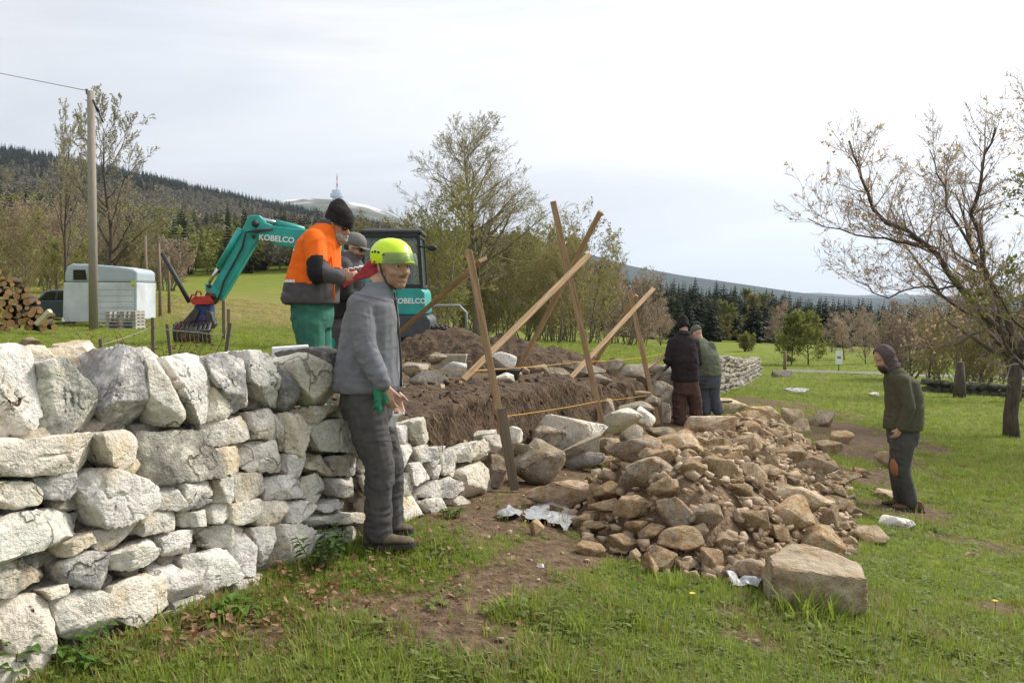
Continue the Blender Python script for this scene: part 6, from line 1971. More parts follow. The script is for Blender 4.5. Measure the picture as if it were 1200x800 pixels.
    def shoe(self, heel, toe, h, w, mats, name='boot', lift=.016):
        """a boot: leather upper and sole, heel and toe given at the ground"""
        heel, toe = Vector(heel), Vector(toe)
        d = (toe - heel); L_ = d.length; d.normalize(); s = d.cross(self.u).normalized()
        mb = MB()
        prof = [(0.0, .55, h * .9), (.12, .82, h), (.30, .80, h * .95), (.48, .86, h * .62), (.66, 1.0, h * .48), (.84, .92, h * .40), (.96, .62, h * .30), (1.0, .3, h * .2)]
        rings = []
        for t, ww, hh in prof:
            c = heel + d * (L_ * t)
            r = []
            for i in range(14):
                a = math.pi * 2 * i / 14
                x = math.cos(a) * w / 2 * ww; z = lift + hh * .5 + math.sin(a) * hh * .5
                if math.sin(a) > 0: x *= .82
                r.append(c + s * x + self.u * z)
            rings.append(r)
        mb.loft(rings)
        mb.tube([heel + d * L_ * .22 + self.u * (h * .6), heel + d * L_ * .18 + self.u * (h * 1.25)], [w * .46, w * .44], 14)
        me = remeshed(mb, .008, 4, name); wrinkle(me, .003, 26, 3)
        o = obj(name, me, mats[0], self.e)
        ms = MB()
        out = []
        for t, ww, hh in prof: out.append((t, ww))
        top, bot = [], []
        loop = [(t, ww * .51 * w) for t, ww in out] + [(t, -ww * .51 * w) for t, ww in reversed(out)]
        for t, x in loop:
            c = heel + d * (L_ * (t * 1.03 - .015)) + s * x
            bot.append(c); top.append(c + self.u * (lift + .008))
        ms.loft([bot, top])
        ms.build('sole', mats[1], o)
        return o
    def part(self, name, mb, material, voxel=None, smooth=6, amp=0.0, scale=9, seed=1, parent=None, stretch=(1, 1, 1.7)):
        if voxel:
            me = remeshed(mb, voxel, smooth, name)
            if amp: wrinkle(me, amp, scale, seed, stretch)
        else:
            me = mb.mesh(name, True)
        return obj(name, me, material, parent or self.e)

def skin_material(name, c, hair, red=(0.42, 0.16, 0.12)):
    m, nt, b = nmat(name)
    N, Lk = nt.nodes.new, nt.links.new
    tc = N('ShaderNodeTexCoord'); nz = N('ShaderNodeTexNoise'); nz.inputs['Scale'].default_value = 40; Lk(tc.outputs['Object'], nz.inputs['Vector'])
    r = N('ShaderNodeValToRGB'); r.color_ramp.elements[0].color = (*[x * .85 for x in c], 1); r.color_ramp.elements[1].color = (*[x * 1.1 for x in c], 1); Lk(nz.outputs['Fac'], r.inputs['Fac'])
    col = r.outputs['Color']
    for an, cc in (('red', red), ('hairy', hair)):
        a = N('ShaderNodeAttribute'); a.attribute_name = an
        x = N('ShaderNodeMix'); x.data_type = 'RGBA'; x.inputs['B'].default_value = (*cc, 1); Lk(a.outputs['Fac'], x.inputs['Factor']); Lk(col, x.inputs['A']); col = x.outputs['Result']
    Lk(col, b.inputs['Base Color']); b.inputs['Roughness'].default_value = .5
    b.inputs['Subsurface Weight'].default_value = .12; b.inputs['Subsurface Radius'].default_value = (.01, .004, .002)
    bp = N('ShaderNodeBump'); bp.inputs['Distance'].default_value = .0012; n2 = N('ShaderNodeTexNoise'); n2.inputs['Scale'].default_value = 160; Lk(tc.outputs['Object'], n2.inputs['Vector']); Lk(n2.outputs['Fac'], bp.inputs['Height']); Lk(bp.outputs['Normal'], b.inputs['Normal'])
    return m
M_SKIN = skin_material('skin', (0.53, 0.315, 0.225), (0.075, 0.045, 0.03))
M_SKIN2 = skin_material('skin_ruddy', (0.46, 0.235, 0.16), (0.30, 0.26, 0.22))
M_EYE = mat('eye_white', (0.62, 0.60, 0.57), (0.58, 0.55, 0.52), 5, .25)
M_IRIS = mat('iris', (0.03, 0.022, 0.016), (0.02, 0.015, 0.01), 5, .15)
M_BOOT = mat('boot_leather', (0.085, 0.066, 0.045), (0.16, 0.12, 0.07), 16, .75, .003, 90)
M_BOOTB = mat('boot_brown', (0.17, 0.085, 0.04), (0.11, 0.06, 0.032), 16, .7, .003, 90)
M_SOLE = mat('boot_sole', (0.035, 0.032, 0.03), (0.06, 0.05, 0.04), 20, .85, .003, 60)
M_HAIRD = mat('dark_hair', (0.035, 0.024, 0.018), (0.06, 0.04, 0.03), 60, .7, .004, 160)
M_BEARDG = mat('grey_beard', (0.46, 0.41, 0.36), (0.27, 0.22, 0.18), 60, .85, .006, 150)
M_BLACKC = cloth('black_knit', (0.018, 0.017, 0.017), (0.03, 0.028, 0.027), .95, 300, .003)

# ---- the worker in grey in front of the wall
p = Person('worker in grey fleece and neon yellow helmet standing against the dry stone wall', 5.2, 452, 641, (1, 0.02))
J = p.J
NECK = J(441, 336)
p.head_frame(J(460, 311), (.74, -.67), nod=.10, roll=0.0, s=1.1)
TOR = [(431, 470, .145, .18), (431, 452, .15, .185), (433, 425, .15, .175), (434, 398, .155, .185), (436, 372, .15, .195), (438, 356, .13, .19), (441, 344, .09, .12), (443, 336, .068, .075)]
RA = [J(424, 360, -.165), J(430, 412, -.225), J(449, 448, -.235)]
LA = [J(447, 360, .165), J(456, 410, .22), J(462, 455, .2)]
RL = [J(430, 474, -.085), J(444, 546, -.10), J(443, 618, -.10)]
LL = [J(434, 474, .085), J(455, 544, .08), J(455, 606, .10)]
b = MB()
p.head(b, NECK)
p.torso(b, TOR[:-2], -.045)
p.limb(b, RA, [.042, .04, .032]); p.limb(b, LA, [.042, .04, .032])
p.limb(b, RL, [.08, .055, .042]); p.limb(b, LL, [.08, .055, .042])
wr = J(450, 452, -.235)
p.hand(b, wr, J(457, 484, -.23) - wr, (.2, .95, 0), (.95, -.2, 0), curl=.6, s=1.05)
wl = J(462, 458, .2)
p.hand(b, wl, Vector((.2, 0, -1)), (.3, -.9, 0), (1, 0, 0), curl=.45)
me = remeshed(b, .0068, 3, 'body')
Lc = p.sockets(me); p.paint_head(me, Lc, stubble=.38, lips=.5, flush=.4)
obj('body', me, M_SKIN, p.e)
p.eyes()
M_FLEECE = cloth('grey_fleece', (0.205, 0.205, 0.225), (0.165, 0.165, 0.182), .95, 420, .0022)
M_FLEECE2 = cloth('blue_grey_yoke', (0.205, 0.215, 0.24), (0.17, 0.178, 0.20), .9, 420, .0018)
M_DZIP = mat('dark_zip', (0.03, 0.03, 0.033), (0.05, 0.05, 0.05), 40, .6)
j = MB()
p.torso(j, [(429, 458, .19, .20), (430, 450, .20, .21), (431, 428, .182, .20), (433, 400, .172, .195), (435, 375, .162, .20), (437, 358, .14, .195), (440, 346, .105, .135), (443, 337, .078, .085)])
p.limb(j, [J(422, 358, -.17), J(429, 412, -.225), J(448, 449, -.235)], [.075, .062, .047]); p.limb(j, [J(450, 358, .18), J(456, 410, .22), J(462, 452, .2)], [.08, .068, .05])
jk = p.part('jacket', j, M_FLEECE, .008, 5, .008, 15, 4)
# blue-grey yoke and elbow patch: thin panels lying on the fleece
def panel(name, src, keep, off, material, parent):
    """a piece of cloth lying a little above another mesh, cut by a test on its points"""
    P, N = get_co(src), get_no(src)
    k = keep(P)
    n_ = len(src.polygons)
    lv = np.zeros(len(src.loops), dtype=np.int32); src.loops.foreach_get('vertex_index', lv)
    ls = np.zeros(n_, dtype=np.int32); src.polygons.foreach_get('loop_start', ls)
    lt = np.zeros(n_, dtype=np.int32); src.polygons.foreach_get('loop_total', lt)
    q = np.stack([lv[ls[lt == 4] + i] for i in range(4)], -1)
    q = q[k[q].all(1)]
    if not len(q): return None
    used, inv = np.unique(q, return_inverse=True)
    return obj(name, mesh_np(name, P[used] + N[used] * off, inv.reshape(-1, 4), True), material, parent)
sh = np.array(J(430, 350, -.18)); el = np.array(J(436, 425, -.25))
panel('yoke', jk.data, lambda P: (P[:, 2] > sh[2] + .01 - .25 * (P[:, 0] - sh[0])) , .003, M_FLEECE2, jk)
panel('elbow_patch', jk.data, lambda P: (np.linalg.norm((P - el) * np.array([1, 1, .62]), axis=1) < .085) & (P[:, 1] < el[1] + .07), .003, M_FLEECE2, jk)
c = MB()
c.loft([p.ring(J(442, 345), .088, .098), p.ring(J(444, 338), .084, .09), p.ring(J(446, 331), .082, .086), p.ring(J(446, 331), .07, .074), p.ring(J(443, 340), .068, .07)], caps=False)
p.part('collar', c, M_FLEECE2, parent=jk)
z = MB(); z.tube([J(472, 452) + Vector((-.004, -.05, 0)), J(470, 425, -.05), J(468, 398, -.05), J(466, 375, -.05), J(464, 355, -.05), J(462, 343, -.05)], .007, 6); p.part('zip', z, M_DZIP, parent=jk)
M_TROU = cloth('charcoal_trousers', (0.068, 0.064, 0.066), (0.10, 0.092, 0.088), .85, 300, .0015)
t = MB()
p.torso(t, [(431, 488, .135, .17), (430, 474, .152, .185), (431, 455, .15, .185), (431, 445, .145, .18)])
p.limb(t, [J(428, 480, -.085), J(435, 512, -.095), J(445, 548, -.10), J(444, 585, -.10), J(443, 622, -.10)], [.115, .105, .084, .078, .078])
p.limb(t, [J(434, 480, .085), J(446, 512, .085), J(457, 546, .08), J(457, 580, .09), J(457, 612, .10)], [.112, .1, .082, .076, .076])
tr = p.part('trousers', t, M_TROU, .009, 5, .010, 15, 9)
pk = MB(); pk.bar(J(441, 517, -.205), J(461, 516, -.195), .012, .004); p.part('pocket_flap', pk, M_DZIP, parent=tr)
p.shoe(J(426, 642, -.10), J(486, 640, -.13), .11, .105, (M_BOOT, M_SOLE)); p.shoe(J(436, 628, .10), J(484, 624, .08), .11, .105, (M_BOOT, M_SOLE))
# helmet
M_HELM = mat('neon_helmet', (0.62, 0.86, 0.02), (0.58, 0.82, 0.02), 4, .32, 0, spec=.5)
M_VENT = mat('helmet_vent', (0.02, 0.025, 0.01), (0.03, 0.03, 0.02), 4, .6)
mV, ntV, bV = nmat('tinted_visor'); bV.inputs['Base Color'].default_value = (.12, .15, .11, 1); bV.inputs['Roughness'].default_value = .12; bV.inputs['Alpha'].default_value = .62
h = MB()
HM = p.M @ Matrix.Translation((-.004, 0, -.012)) @ Matrix.Rotation(-.10, 4, 'Y')
def hr(z, rf, rl, dx=0.0, n=32, brim=0.0):
    out = []
    for i in range(n):
        a = 2 * math.pi * i / n
        ff = math.cos(a) * (rf + brim * max(0, math.cos(a)) ** 2)
        out.append(HM @ Vector((ff + dx, math.sin(a) * rl, z)))
    return out
h.loft([hr(.018, .116, .094, .0, brim=.030), hr(.022, .122, .100, .0, brim=.034), hr(.040, .124, .103, 0, brim=.010), hr(.072, .124, .103, -.004), hr(.104, .113, .094, -.008), hr(.130, .090, .075, -.010), hr(.148, .058, .048, -.012), hr(.155, .018, .016, -.012)])
hl = p.part('helmet', h, M_HELM)
for v in hl.data.polygons: v.use_smooth = True
for (vx, vy, vz, a) in ((.012, -.100, .076, .3), (-.014, -.101, .080, .3), (-.040, -.094, .078, .3), (.045, -.094, .062, 0), (.02, .1, .07, 0)):
    v = MB(); v.ellipsoid(HM @ Vector((vx, vy, vz)), (.011, .006, .0065), (HM.to_3x3() @ Matrix.Rotation(a, 3, 'Y')), 12, 8); p.part('vent', v, M_VENT, parent=hl)
v = MB()
vis = []
for zz, k in ((.074, 1.03), (.062, 1.07), (.045, 1.10), (.028, 1.12), (.012, 1.12)):
    vis.append([HM @ Vector((math.cos(a) * .130 * k, math.sin(a) * .112 * k, zz)) for a in np.linspace(-1.15, 1.15, 22)])
V = [q for r_ in vis for q in r_]
v.add(V, [(r_ * 22 + i, r_ * 22 + i + 1, (r_ + 1) * 22 + i + 1, (r_ + 1) * 22 + i) for r_ in range(4) for i in range(21)])
p.part('visor', v, mV, parent=hl)
v = MB(); v.tube([p.M @ Vector(q) for q in ((.0, -.094, .02), (.018, -.085, -.04), (.040, -.064, -.09), (.055, -.02, -.118), (.055, .02, -.118), (.04, .064, -.09), (.018, .085, -.04), (0, .094, .02))], .006, 6); p.part('chin_strap', v, M_DZIP, parent=hl)
v = MB(); v.tube([p.M @ Vector(q) for q in ((-.02, -.090, .02), (-.06, -.075, .0), (-.095, -.03, -.012), (-.095, .03, -.012), (-.06, .075, 0), (-.02, .09, .02))], .016, 8); M_BAND = mat('red_bandana', (0.42, 0.03, 0.045), (0.30, 0.05, 0.06), 60, .85, .002, 120)
bn = p.part('bandana', v, M_BAND)
v = MB(); v.loft([[J(445, 303, -.02), J(448, 318, -.02), J(447, 318, .02), J(445, 304, .02)], [J(432, 305, -.01), J(435, 325, -.01), J(434, 325, .03), J(431, 306, .03)], [J(421, 318, 0), J(423, 327, 0), J(422, 327, .02), J(420, 319, .02)], [J(413, 325, .0), J(415, 329, .0), J(415, 329, .015), J(413, 326, .015)]])
p.part('bandana_tail', v, M_BAND, .006, 2, .004, 40, 3, parent=bn)
# short hair under the helmet
# green gloves hanging from the pocket, and a small white tool in the hand: things of their own
M_GLOVE = mat('green_rubber', (0.02, 0.21, 0.115), (0.015, 0.16, 0.09), 20, .5, .003, 60)
def free_part(name, mb, material, label, cat, voxel=None, smooth=3, loc=None):
    me = remeshed(mb, voxel, smooth, name) if voxel else mb.mesh(name, True)
    o = obj(name, me, material, None, loc)
    return tag(o, label, cat)
g = MB()
for k in range(9):
    q0 = Vector((rs.uniform(-.02, .035), rs.uniform(-.015, .015), rs.uniform(-.02, .055)))
    g.tube([q0, q0 + Vector((rs.uniform(-.02, .02), rs.uniform(-.012, .012), -.032)), q0 + Vector((rs.uniform(-.03, .03), rs.uniform(-.02, .02), -.068))], [.013, .014, .010], 8)
g.ellipsoid((.005, 0, .045), (.03, .017, .05))
free_part('work_gloves', g, M_GLOVE, 'pair of green rubber gloves hanging from the trouser pocket of the worker in grey', 'gloves', .006, 2, loc=p.root + J(442, 468, -.245))
g = MB()
g.bar(J(458, 500, -.25), J(464, 486, -.25), .036, .012, up=(0, 1, 0)); g.tube([J(461, 488, -.25), J(467, 487, -.245), J(474, 484, -.24)], [.012, .012, .010], 8)
free_part('hand_tool', g, mat('white_tool', (0.55, 0.55, 0.53), (0.42, 0.42, 0.40), 12, .6, .002), 'small whitish tool held in the hand of the worker in grey', 'tool', .005, 1, loc=p.root)

# ---- the worker in the orange jacket on the terrace
p = Person('worker in orange and charcoal jacket and black beanie looking at his phone behind the wall', 7.0, 370, 412, (.93, -.12))
J = p.J
p.root = at(370, 412, 7.0); p.root.z = Hs(p.root.x, p.root.y); p.e.location = p.root
NECK = J(384, 266)
p.head_frame(J(396, 263), (.9, -.35), nod=.42)
b = MB(); p.head(b, NECK)
TOR = [(367, 372, .15, .18), (366, 350, .16, .18), (366, 325, .165, .18), (368, 300, .16, .19), (371, 280, .145, .19), (376, 270, .1, .13), (383, 264, .07, .075)]
p.torso(b, TOR, -.03)
RA = [J(366, 279, -.19), J(372, 318, -.27), J(400, 325, -.22)]; LA = [J(380, 280, .17), J(388, 318, .18), J(406, 326, .02)]
p.limb(b, RA, [.055, .046, .034]); p.limb(b, LA, [.055, .046, .034])
zf = p.root.z
def foot(px, py, y, fx, fy, zz): return None
def down(q, z): return Vector((q.x, q.y, z))
RL = [J(364, 374, -.09), down(J(367, 430, -.10), .47), down(J(362, 480, -.10), .07)]; LL = [J(370, 374, .09), down(J(376, 430, .09), .47), down(J(372, 480, .10), .07)]
p.limb(b, RL, [.08, .055, .042]); p.limb(b, LL, [.08, .055, .042])
p.hand(b, RA[-1], Vector((.9, .1, .1)), (.1, .9, .2), (0, .2, 1), curl=.75)
p.hand(b, LA[-1], Vector((.75, -.5, .05)), (.1, -.8, .3), (0, .1, 1), curl=.75)
me = remeshed(b, .0095, 3, 'body'); Lc = p.sockets(me); p.paint_head(me, Lc, 0, .4, .6)
obj('body', me, M_SKIN2, p.e)
M_ORANGE = cloth('orange_hi_vis', (0.95, 0.17, 0.015), (0.85, 0.14, 0.012), .8, 300, .0012)
M_CHAR = cloth('charcoal_shell', (0.078, 0.072, 0.078), (0.10, 0.09, 0.095), .8, 300, .0012)
M_BLK = cloth('black_cloth', (0.018, 0.018, 0.02), (0.028, 0.027, 0.028), .85, 300, .0012)
M_REFL = mat('reflective_tape', (0.72, 0.73, 0.74), (0.62, 0.63, 0.65), 30, .35)
j = MB()
p.torso(j, [(364, 356, .215, .22), (364, 348, .215, .225), (367, 325, .195, .215), (371, 302, .175, .21), (374, 284, .155, .205), (378, 272, .115, .14), (384, 263, .08, .085)])
p.limb(j, [J(368, 282, -.18), J(373, 318, -.265), J(397, 325, -.225)], [.085, .074, .055]); p.limb(j, [J(380, 281, .16), J(388, 318, .18), J(402, 326, .04)], [.085, .072, .055])
jk = p.part('jacket', j, M_CHAR, .010, 7, .012, 9, 5)
P0 = np.array(J(366, 330)); SH = np.array(J(366, 281, -.18)); EL = np.array(J(372, 318, -.265))
def _orange(P):
    body = (P[:, 2] > P0[2] - .02 - .1 * (P[:, 0] - P0[0]))
    arm = np.linalg.norm(P - EL, axis=1) < .10
    fore = (P[:, 0] > P0[0] + .06) & (P[:, 2] < P0[2] + .12) & (P[:, 1] < P0[1] - .16)
    handz = (P[:, 0] > np.array(J(384, 318))[0] + .03) & (P[:, 2] < P0[2] + .1)
    return body & ~arm & ~fore & ~handz
panel('orange_panel', jk.data, _orange, .004, M_ORANGE, jk)
panel('elbow_patch', jk.data, lambda P: (np.linalg.norm((P - EL) * np.array([1, 1, .7]), axis=1) < .095) & (P[:, 1] < EL[1] + .07) & (P[:, 0] < EL[0] + .05), .006, M_BLK, jk)
panel('reflective_strip', jk.data, lambda P: (np.abs(P[:, 2] - (P0[2] + .0)) < .018) & (P[:, 0] < P0[0] - .08) & (P[:, 1] < P0[1] + .05), .007, M_REFL, jk)
for (px, py) in ((349, 276), (347, 284), (346, 292)):
    q = np.array(J(px, py, -.02))
    panel('reflective_mark', jk.data, lambda P, q=q: (np.abs(P[:, 2] - q[2]) < .022) & (np.abs(P[:, 0] - q[0]) < .03) & (P[:, 1] < q[1]), .007, M_REFL, jk)
v = MB(); v.tube([J(358, 340, -.20), J(362, 322, -.20)], .008, 6); v.tube([J(392, 352, -.16), J(391, 330, -.17), J(389, 305, -.14), J(386, 285, -.1)], .008, 6); p.part('zip', v, M_ORANGE, parent=jk)
c = MB(); c.loft([p.ring(J(381, 271), .098, .10), p.ring(J(384, 264), .09, .092), p.ring(J(386, 258), .086, .086), p.ring(J(386, 258), .076, .074), p.ring(J(383, 266), .07, .07)], caps=False); p.part('collar', c, M_CHAR, parent=jk)
M_TEAL = cloth('green_work_trousers', (0.05, 0.175, 0.125), (0.04, 0.135, 0.10), .85, 260, .0015)
t = MB(); p.torso(t, [(366, 385, .14, .17), (366, 370, .155, .185), (366, 350, .155, .185)])
p.limb(t, [J(362, 380, -.09), RL[1], RL[2]], [.12, .09, .08]); p.limb(t, [J(370, 380, .09), LL[1], LL[2]], [.12, .09, .08])
p.part('trousers', t, M_TEAL, .011, 6, .012, 9, 3)
for q in (RL[2], LL[2]): p.shoe(down(q, 0) - p.f * .09, down(q, 0) + p.f * .2, .11, .105, (M_BOOT, M_SOLE))
def beanie(p, material, top=.17, slouch=.03, r=1.0, low=.012):
    h = MB()
    M = p.M
    def rr_(z, k, dx=0.0): return [M @ Vector((math.cos(a) * .110 * k * r + dx, math.sin(a) * .090 * k * r, z)) for a in np.linspace(0, 2 * math.pi, 24, endpoint=False)]
    h.loft([rr_(low, .97), rr_(low + .004, 1.05), rr_(low + .05, 1.08, -.004), rr_(low + .055, 1.03, -.004), rr_(.10, 1.0, -.01), rr_(.135, .84, -.015 - slouch * .4), rr_(.16, .55, -.02 - slouch * .8), rr_(top, .2, -.02 - slouch)])
    o = p.part('beanie', h, material, .007, 3, .004, 26, 3)
    return o
beanie(p, M_BLACKC, top=.19)
v = MB()
for cc, rr_ in (((.085, 0, -.085), (.04, .045, .03)), ((.055, .045, -.075), (.045, .022, .045)), ((.055, -.045, -.075), (.045, .022, .045)), ((.07, 0, -.115), (.035, .04, .03)), ((.102, 0, -.056), (.018, .034, .010))):
    v.ellipsoid(p.M @ Vector(cc), rr_, p.M3, 14, 10)
p.part('beard', v, M_BEARDG, .006, 2, .006, 60, 3)
M_GLASS = mat('dark_lenses', (0.012, 0.012, 0.014), (0.02, 0.02, 0.02), 5, .1)
def glasses(p):
    v = MB()
    for sy in (-1, 1):
        v.ellipsoid(p.M @ Vector((.094, sy * .034, .0)), (.006, .027, .017), p.M3, 14, 8)
        v.tube([p.M @ Vector((.092, sy * .06, .006)), p.M @ Vector((.05, sy * .082, .006)), p.M @ Vector((-.005, sy * .086, .004))], .0035, 6)
    v.tube([p.M @ Vector((.098, -.012, .004)), p.M @ Vector((.104, 0, .006)), p.M @ Vector((.098, .012, .004))], .003, 6)
    p.part('glasses', v, M_GLASS)
glasses(p)
g = MB(); g.box((-.04, -.006, -.075), (.04, .006, .075), Matrix.Translation(p.root + J(409, 326, -.11)) @ Matrix.Rotation(.5, 4, 'Z') @ Matrix.Rotation(1.0, 4, 'Y'))
tag(g.build('phone', mat('red_phone', (0.5, 0.02, 0.04), (0.4, 0.02, 0.03), 5, .4), None, bevel=.004), 'red phone held in both hands by the worker in orange', 'phone')

# ---- the worker with the grey cap behind him
p = Person('worker in grey cap and black jacket half hidden behind the worker in orange', 8.6, 408, 412, (.95, -.1))
J = p.J
p.root = at(408, 412, 8.6); p.root.z = Hs(p.root.x, p.root.y); p.e.location = p.root
p.head_frame(J(415, 291), (.95, -.2), nod=.25)
b = MB(); p.head(b, J(408, 300))
TOR = [(406, 385, .15, .18), (405, 365, .155, .18), (404, 345, .16, .18), (404, 325, .155, .19), (405, 310, .14, .19), (406, 303, .1, .12), (408, 297, .07, .075)]
p.torso(b, TOR, -.03)
RA = [J(402, 311, -.19), J(405, 345, -.22), J(425, 352, -.15)]; LA = [J(408, 311, .18), J(412, 345, .2), J(428, 352, .1)]
p.limb(b, RA, [.055, .046, .034]); p.limb(b, LA, [.055, .046, .034])
RL = [J(405, 385, -.09), down(J(408, 420, -.09), .47), down(J(406, 450, -.1), .07)]; LL = [J(408, 385, .09), down(J(411, 420, .09), .47), down(J(409, 450, .1), .07)]
p.limb(b, RL, [.08, .055, .042]); p.limb(b, LL, [.08, .055, .042])
p.hand(b, RA[-1], (.9, .2, -.1), (.1, .9, 0), (0, 0, 1), .6); p.hand(b, LA[-1], (.9, -.2, -.1), (.1, -.9, 0), (0, 0, 1), .6)
me = remeshed(b, .011, 3, 'body'); Lc = p.sockets(me); p.paint_head(me, Lc, .8, .4, .3); obj('body', me, M_SKIN, p.e)
j = MB(); p.torso(j, [(405, 372, .19, .21), (405, 350, .19, .21), (404, 328, .185, .21), (405, 312, .165, .205), (406, 303, .12, .13), (408, 296, .08, .085)])
p.limb(j, RA, [.08, .07, .05]); p.limb(j, LA, [.08, .07, .05]); jk = p.part('jacket', j, M_BLK, .011, 6, .010, 9, 8)
q = np.array(J(404, 320, -.1))
panel('grey_yoke', jk.data, lambda P: (P[:, 2] > q[2] + .02) , .004, M_CHAR, jk)
panel('white_piping', jk.data, lambda P: (np.abs(P[:, 2] - q[2] - .02 - .3 * (P[:, 0] - q[0])) < .012) & (P[:, 1] < q[1] + .1), .008, M_REFL, jk)
t = MB(); p.torso(t, [(406, 395, .14, .17), (406, 380, .155, .185), (405, 365, .155, .185)]); p.limb(t, RL, [.12, .09, .08]); p.limb(t, LL, [.12, .09, .08]); p.part('trousers', t, M_CHAR, .012, 6, .01, 9, 3)
for q in (RL[2], LL[2]): p.shoe(down(q, 0) - p.f * .09, down(q, 0) + p.f * .2, .11, .105, (M_BOOT, M_SOLE))
M_CAP = cloth('grey_cap_cloth', (0.21, 0.20, 0.195), (0.17, 0.165, 0.16), .9, 300, .001)
def cap(p, material):
    h = MB()
    def rr_(z, k, dx=0.0): return [p.M @ Vector((math.cos(a) * .108 * k + dx, math.sin(a) * .088 * k, z)) for a in np.linspace(0, 2 * math.pi, 24, endpoint=False)]
    h.loft([rr_(.03, 1.0), rr_(.034, 1.05), rr_(.075, 1.04, -.002), rr_(.11, .93, -.006), rr_(.138, .68, -.008), rr_(.152, .3, -.008)])
    o = p.part('cap', h, material)
    v = MB(); up, lo = [], []
    A = np.linspace(-1.05, 1.05, 14)
    inner = [Vector((math.cos(a) * .106, math.sin(a) * .088, .036)) for a in A]
    outer = [Vector((.085 + math.cos(a) * .105, math.sin(a) * .082, .026 - .012 * math.sin(a) ** 2)) for a in A]
    V = [p.M @ q for q in inner + outer] + [p.M @ (q + Vector((0, 0, -.004))) for q in inner + outer]
    n = 14
    F = [(i, i + 1, n + i + 1, n + i) for i in range(n - 1)] + [(2 * n + i, 3 * n + i, 3 * n + i + 1, 2 * n + i + 1) for i in range(n - 1)] + [(n + i, n + i + 1, 3 * n + i + 1, 3 * n + i) for i in range(n - 1)]
    v.add(V, F); p.part('brim', v, material, parent=o)
cap(p, M_CAP); glasses(p)
v = MB()
for cc, rr_ in (((-.03, .0, .0), (.075, .08, .045)),): v.ellipsoid(p.M @ Vector(cc), rr_, p.M3, 14, 10)
p.part('hair', v, M_HAIRD, .008, 2, .003, 50, 3)

# ---- hooded worker on the slope
p = Person('hooded worker in olive jacket with orange knee pad looking down at the rubble', 9.6, 1062, 597, (-1, -.05))
J = p.J
zg = Hs(p.root.x, p.root.y); p.e.location.z = zg; dz = zg - p.root.z; p.root.z = zg
p.head_frame(J(1036, 420), (-1, -.12), nod=.42)
b = MB(); p.head(b, J(1046, 436))
TOR = [(1058, 512, .14, .17), (1058, 495, .145, .175), (1060, 478, .15, .18), (1059, 460, .155, .185), (1055, 445, .14, .18), (1050, 438, .1, .12), (1046, 432, .07, .075)]
p.torso(b, TOR, -.03)
RA = [J(1056, 446, -.185), J(1064, 478, -.225), J(1055, 502, -.2)]; LA = [J(1052, 446, .185), J(1060, 478, .21), J(1053, 502, .17)]
p.limb(b, RA, [.055, .046, .034]); p.limb(b, LA, [.055, .046, .034])
RL = [J(1058, 512, -.09), J(1055, 549, -.10), J(1067, 585, -.09)]; LL = [J(1058, 512, .09), J(1052, 548, .09), J(1055, 583, .10)]
p.limb(b, RL, [.08, .055, .042]); p.limb(b, LL, [.08, .055, .042])
p.hand(b, RA[-1], (-.45, .1, -.9), (-.3, .9, 0), (-1, 0, 0), .5); p.hand(b, LA[-1], (-.4, .1, -.9), (-.3, -.9, 0), (-1, 0, 0), .5)
me = remeshed(b, .011, 3, 'body'); Lc = p.sockets(me); p.paint_head(me, Lc, .6, .4, .4); obj('body', me, M_SKIN, p.e)
M_OLIVE = cloth('olive_fleece', (0.098, 0.092, 0.058), (0.078, 0.073, 0.045), .95, 300, .002)
M_HOOD = cloth('mauve_hood', (0.115, 0.085, 0.088), (0.09, 0.066, 0.07), .95, 300, .002)
j = MB(); p.torso(j, [(1058, 503, .185, .20), (1058, 496, .19, .205), (1060, 480, .185, .205), (1059, 460, .18, .205), (1056, 446, .165, .2), (1050, 438, .115, .13), (1047, 431, .085, .09)])
p.limb(j, [J(1057, 447, -.18), J(1065, 478, -.225), J(1057, 500, -.205)], [.08, .07, .055]); p.limb(j, LA, [.078, .068, .052]); p.part('jacket', j, M_OLIVE, .011, 6, .011, 8, 12)
def hood(p, material):
    h = MB()
    for cc, rr_ in (((-.012, 0, .035), (.118, .100, .118)), ((-.03, 0, -.05), (.095, .092, .09)), ((-.03, 0, -.12), (.10, .105, .06))): h.ellipsoid(p.M @ Vector(cc), rr_, p.M3, 20, 14)
    me = remeshed(h, .008, 4, 'hood'); wrinkle(me, .006, 14, 3)
    P = get_co(me); Mi = np.array(p.M.inverted()); L_ = P @ Mi[:3, :3].T + Mi[:3, 3]
    o = obj('hood', me, material, p.e)
    bm = bmesh.new(); bm.from_mesh(me); bm.verts.ensure_lookup_table()
    dele = [bm.verts[i] for i in np.nonzero((L_[:, 0] > .055 + .15 * np.clip(L_[:, 2], -.02, .1)) & (L_[:, 2] < .115) & (L_[:, 2] > -.16))[0]]
    bmesh.ops.delete(bm, geom=dele, context='VERTS'); bm.to_mesh(me); bm.free()
    return o
hood(p, M_HOOD)
v = MB()
for cc, rr_ in (((.07, 0, -.085), (.035, .04, .035)), ((.045, .04, -.08), (.04, .02, .045)), ((.045, -.04, -.08), (.04, .02, .045)), ((.06, 0, -.12), (.03, .035, .03))): v.ellipsoid(p.M @ Vector(cc), rr_, p.M3, 14, 10)
p.part('beard', v, M_HAIRD, .007, 2, .004, 60, 3)
M_TROUG = cloth('grey_green_trousers', (0.082, 0.082, 0.072), (0.06, 0.06, 0.054), .9, 260, .0015)
t = MB(); p.torso(t, [(1058, 520, .135, .165), (1058, 508, .15, .185), (1059, 495, .155, .185)])
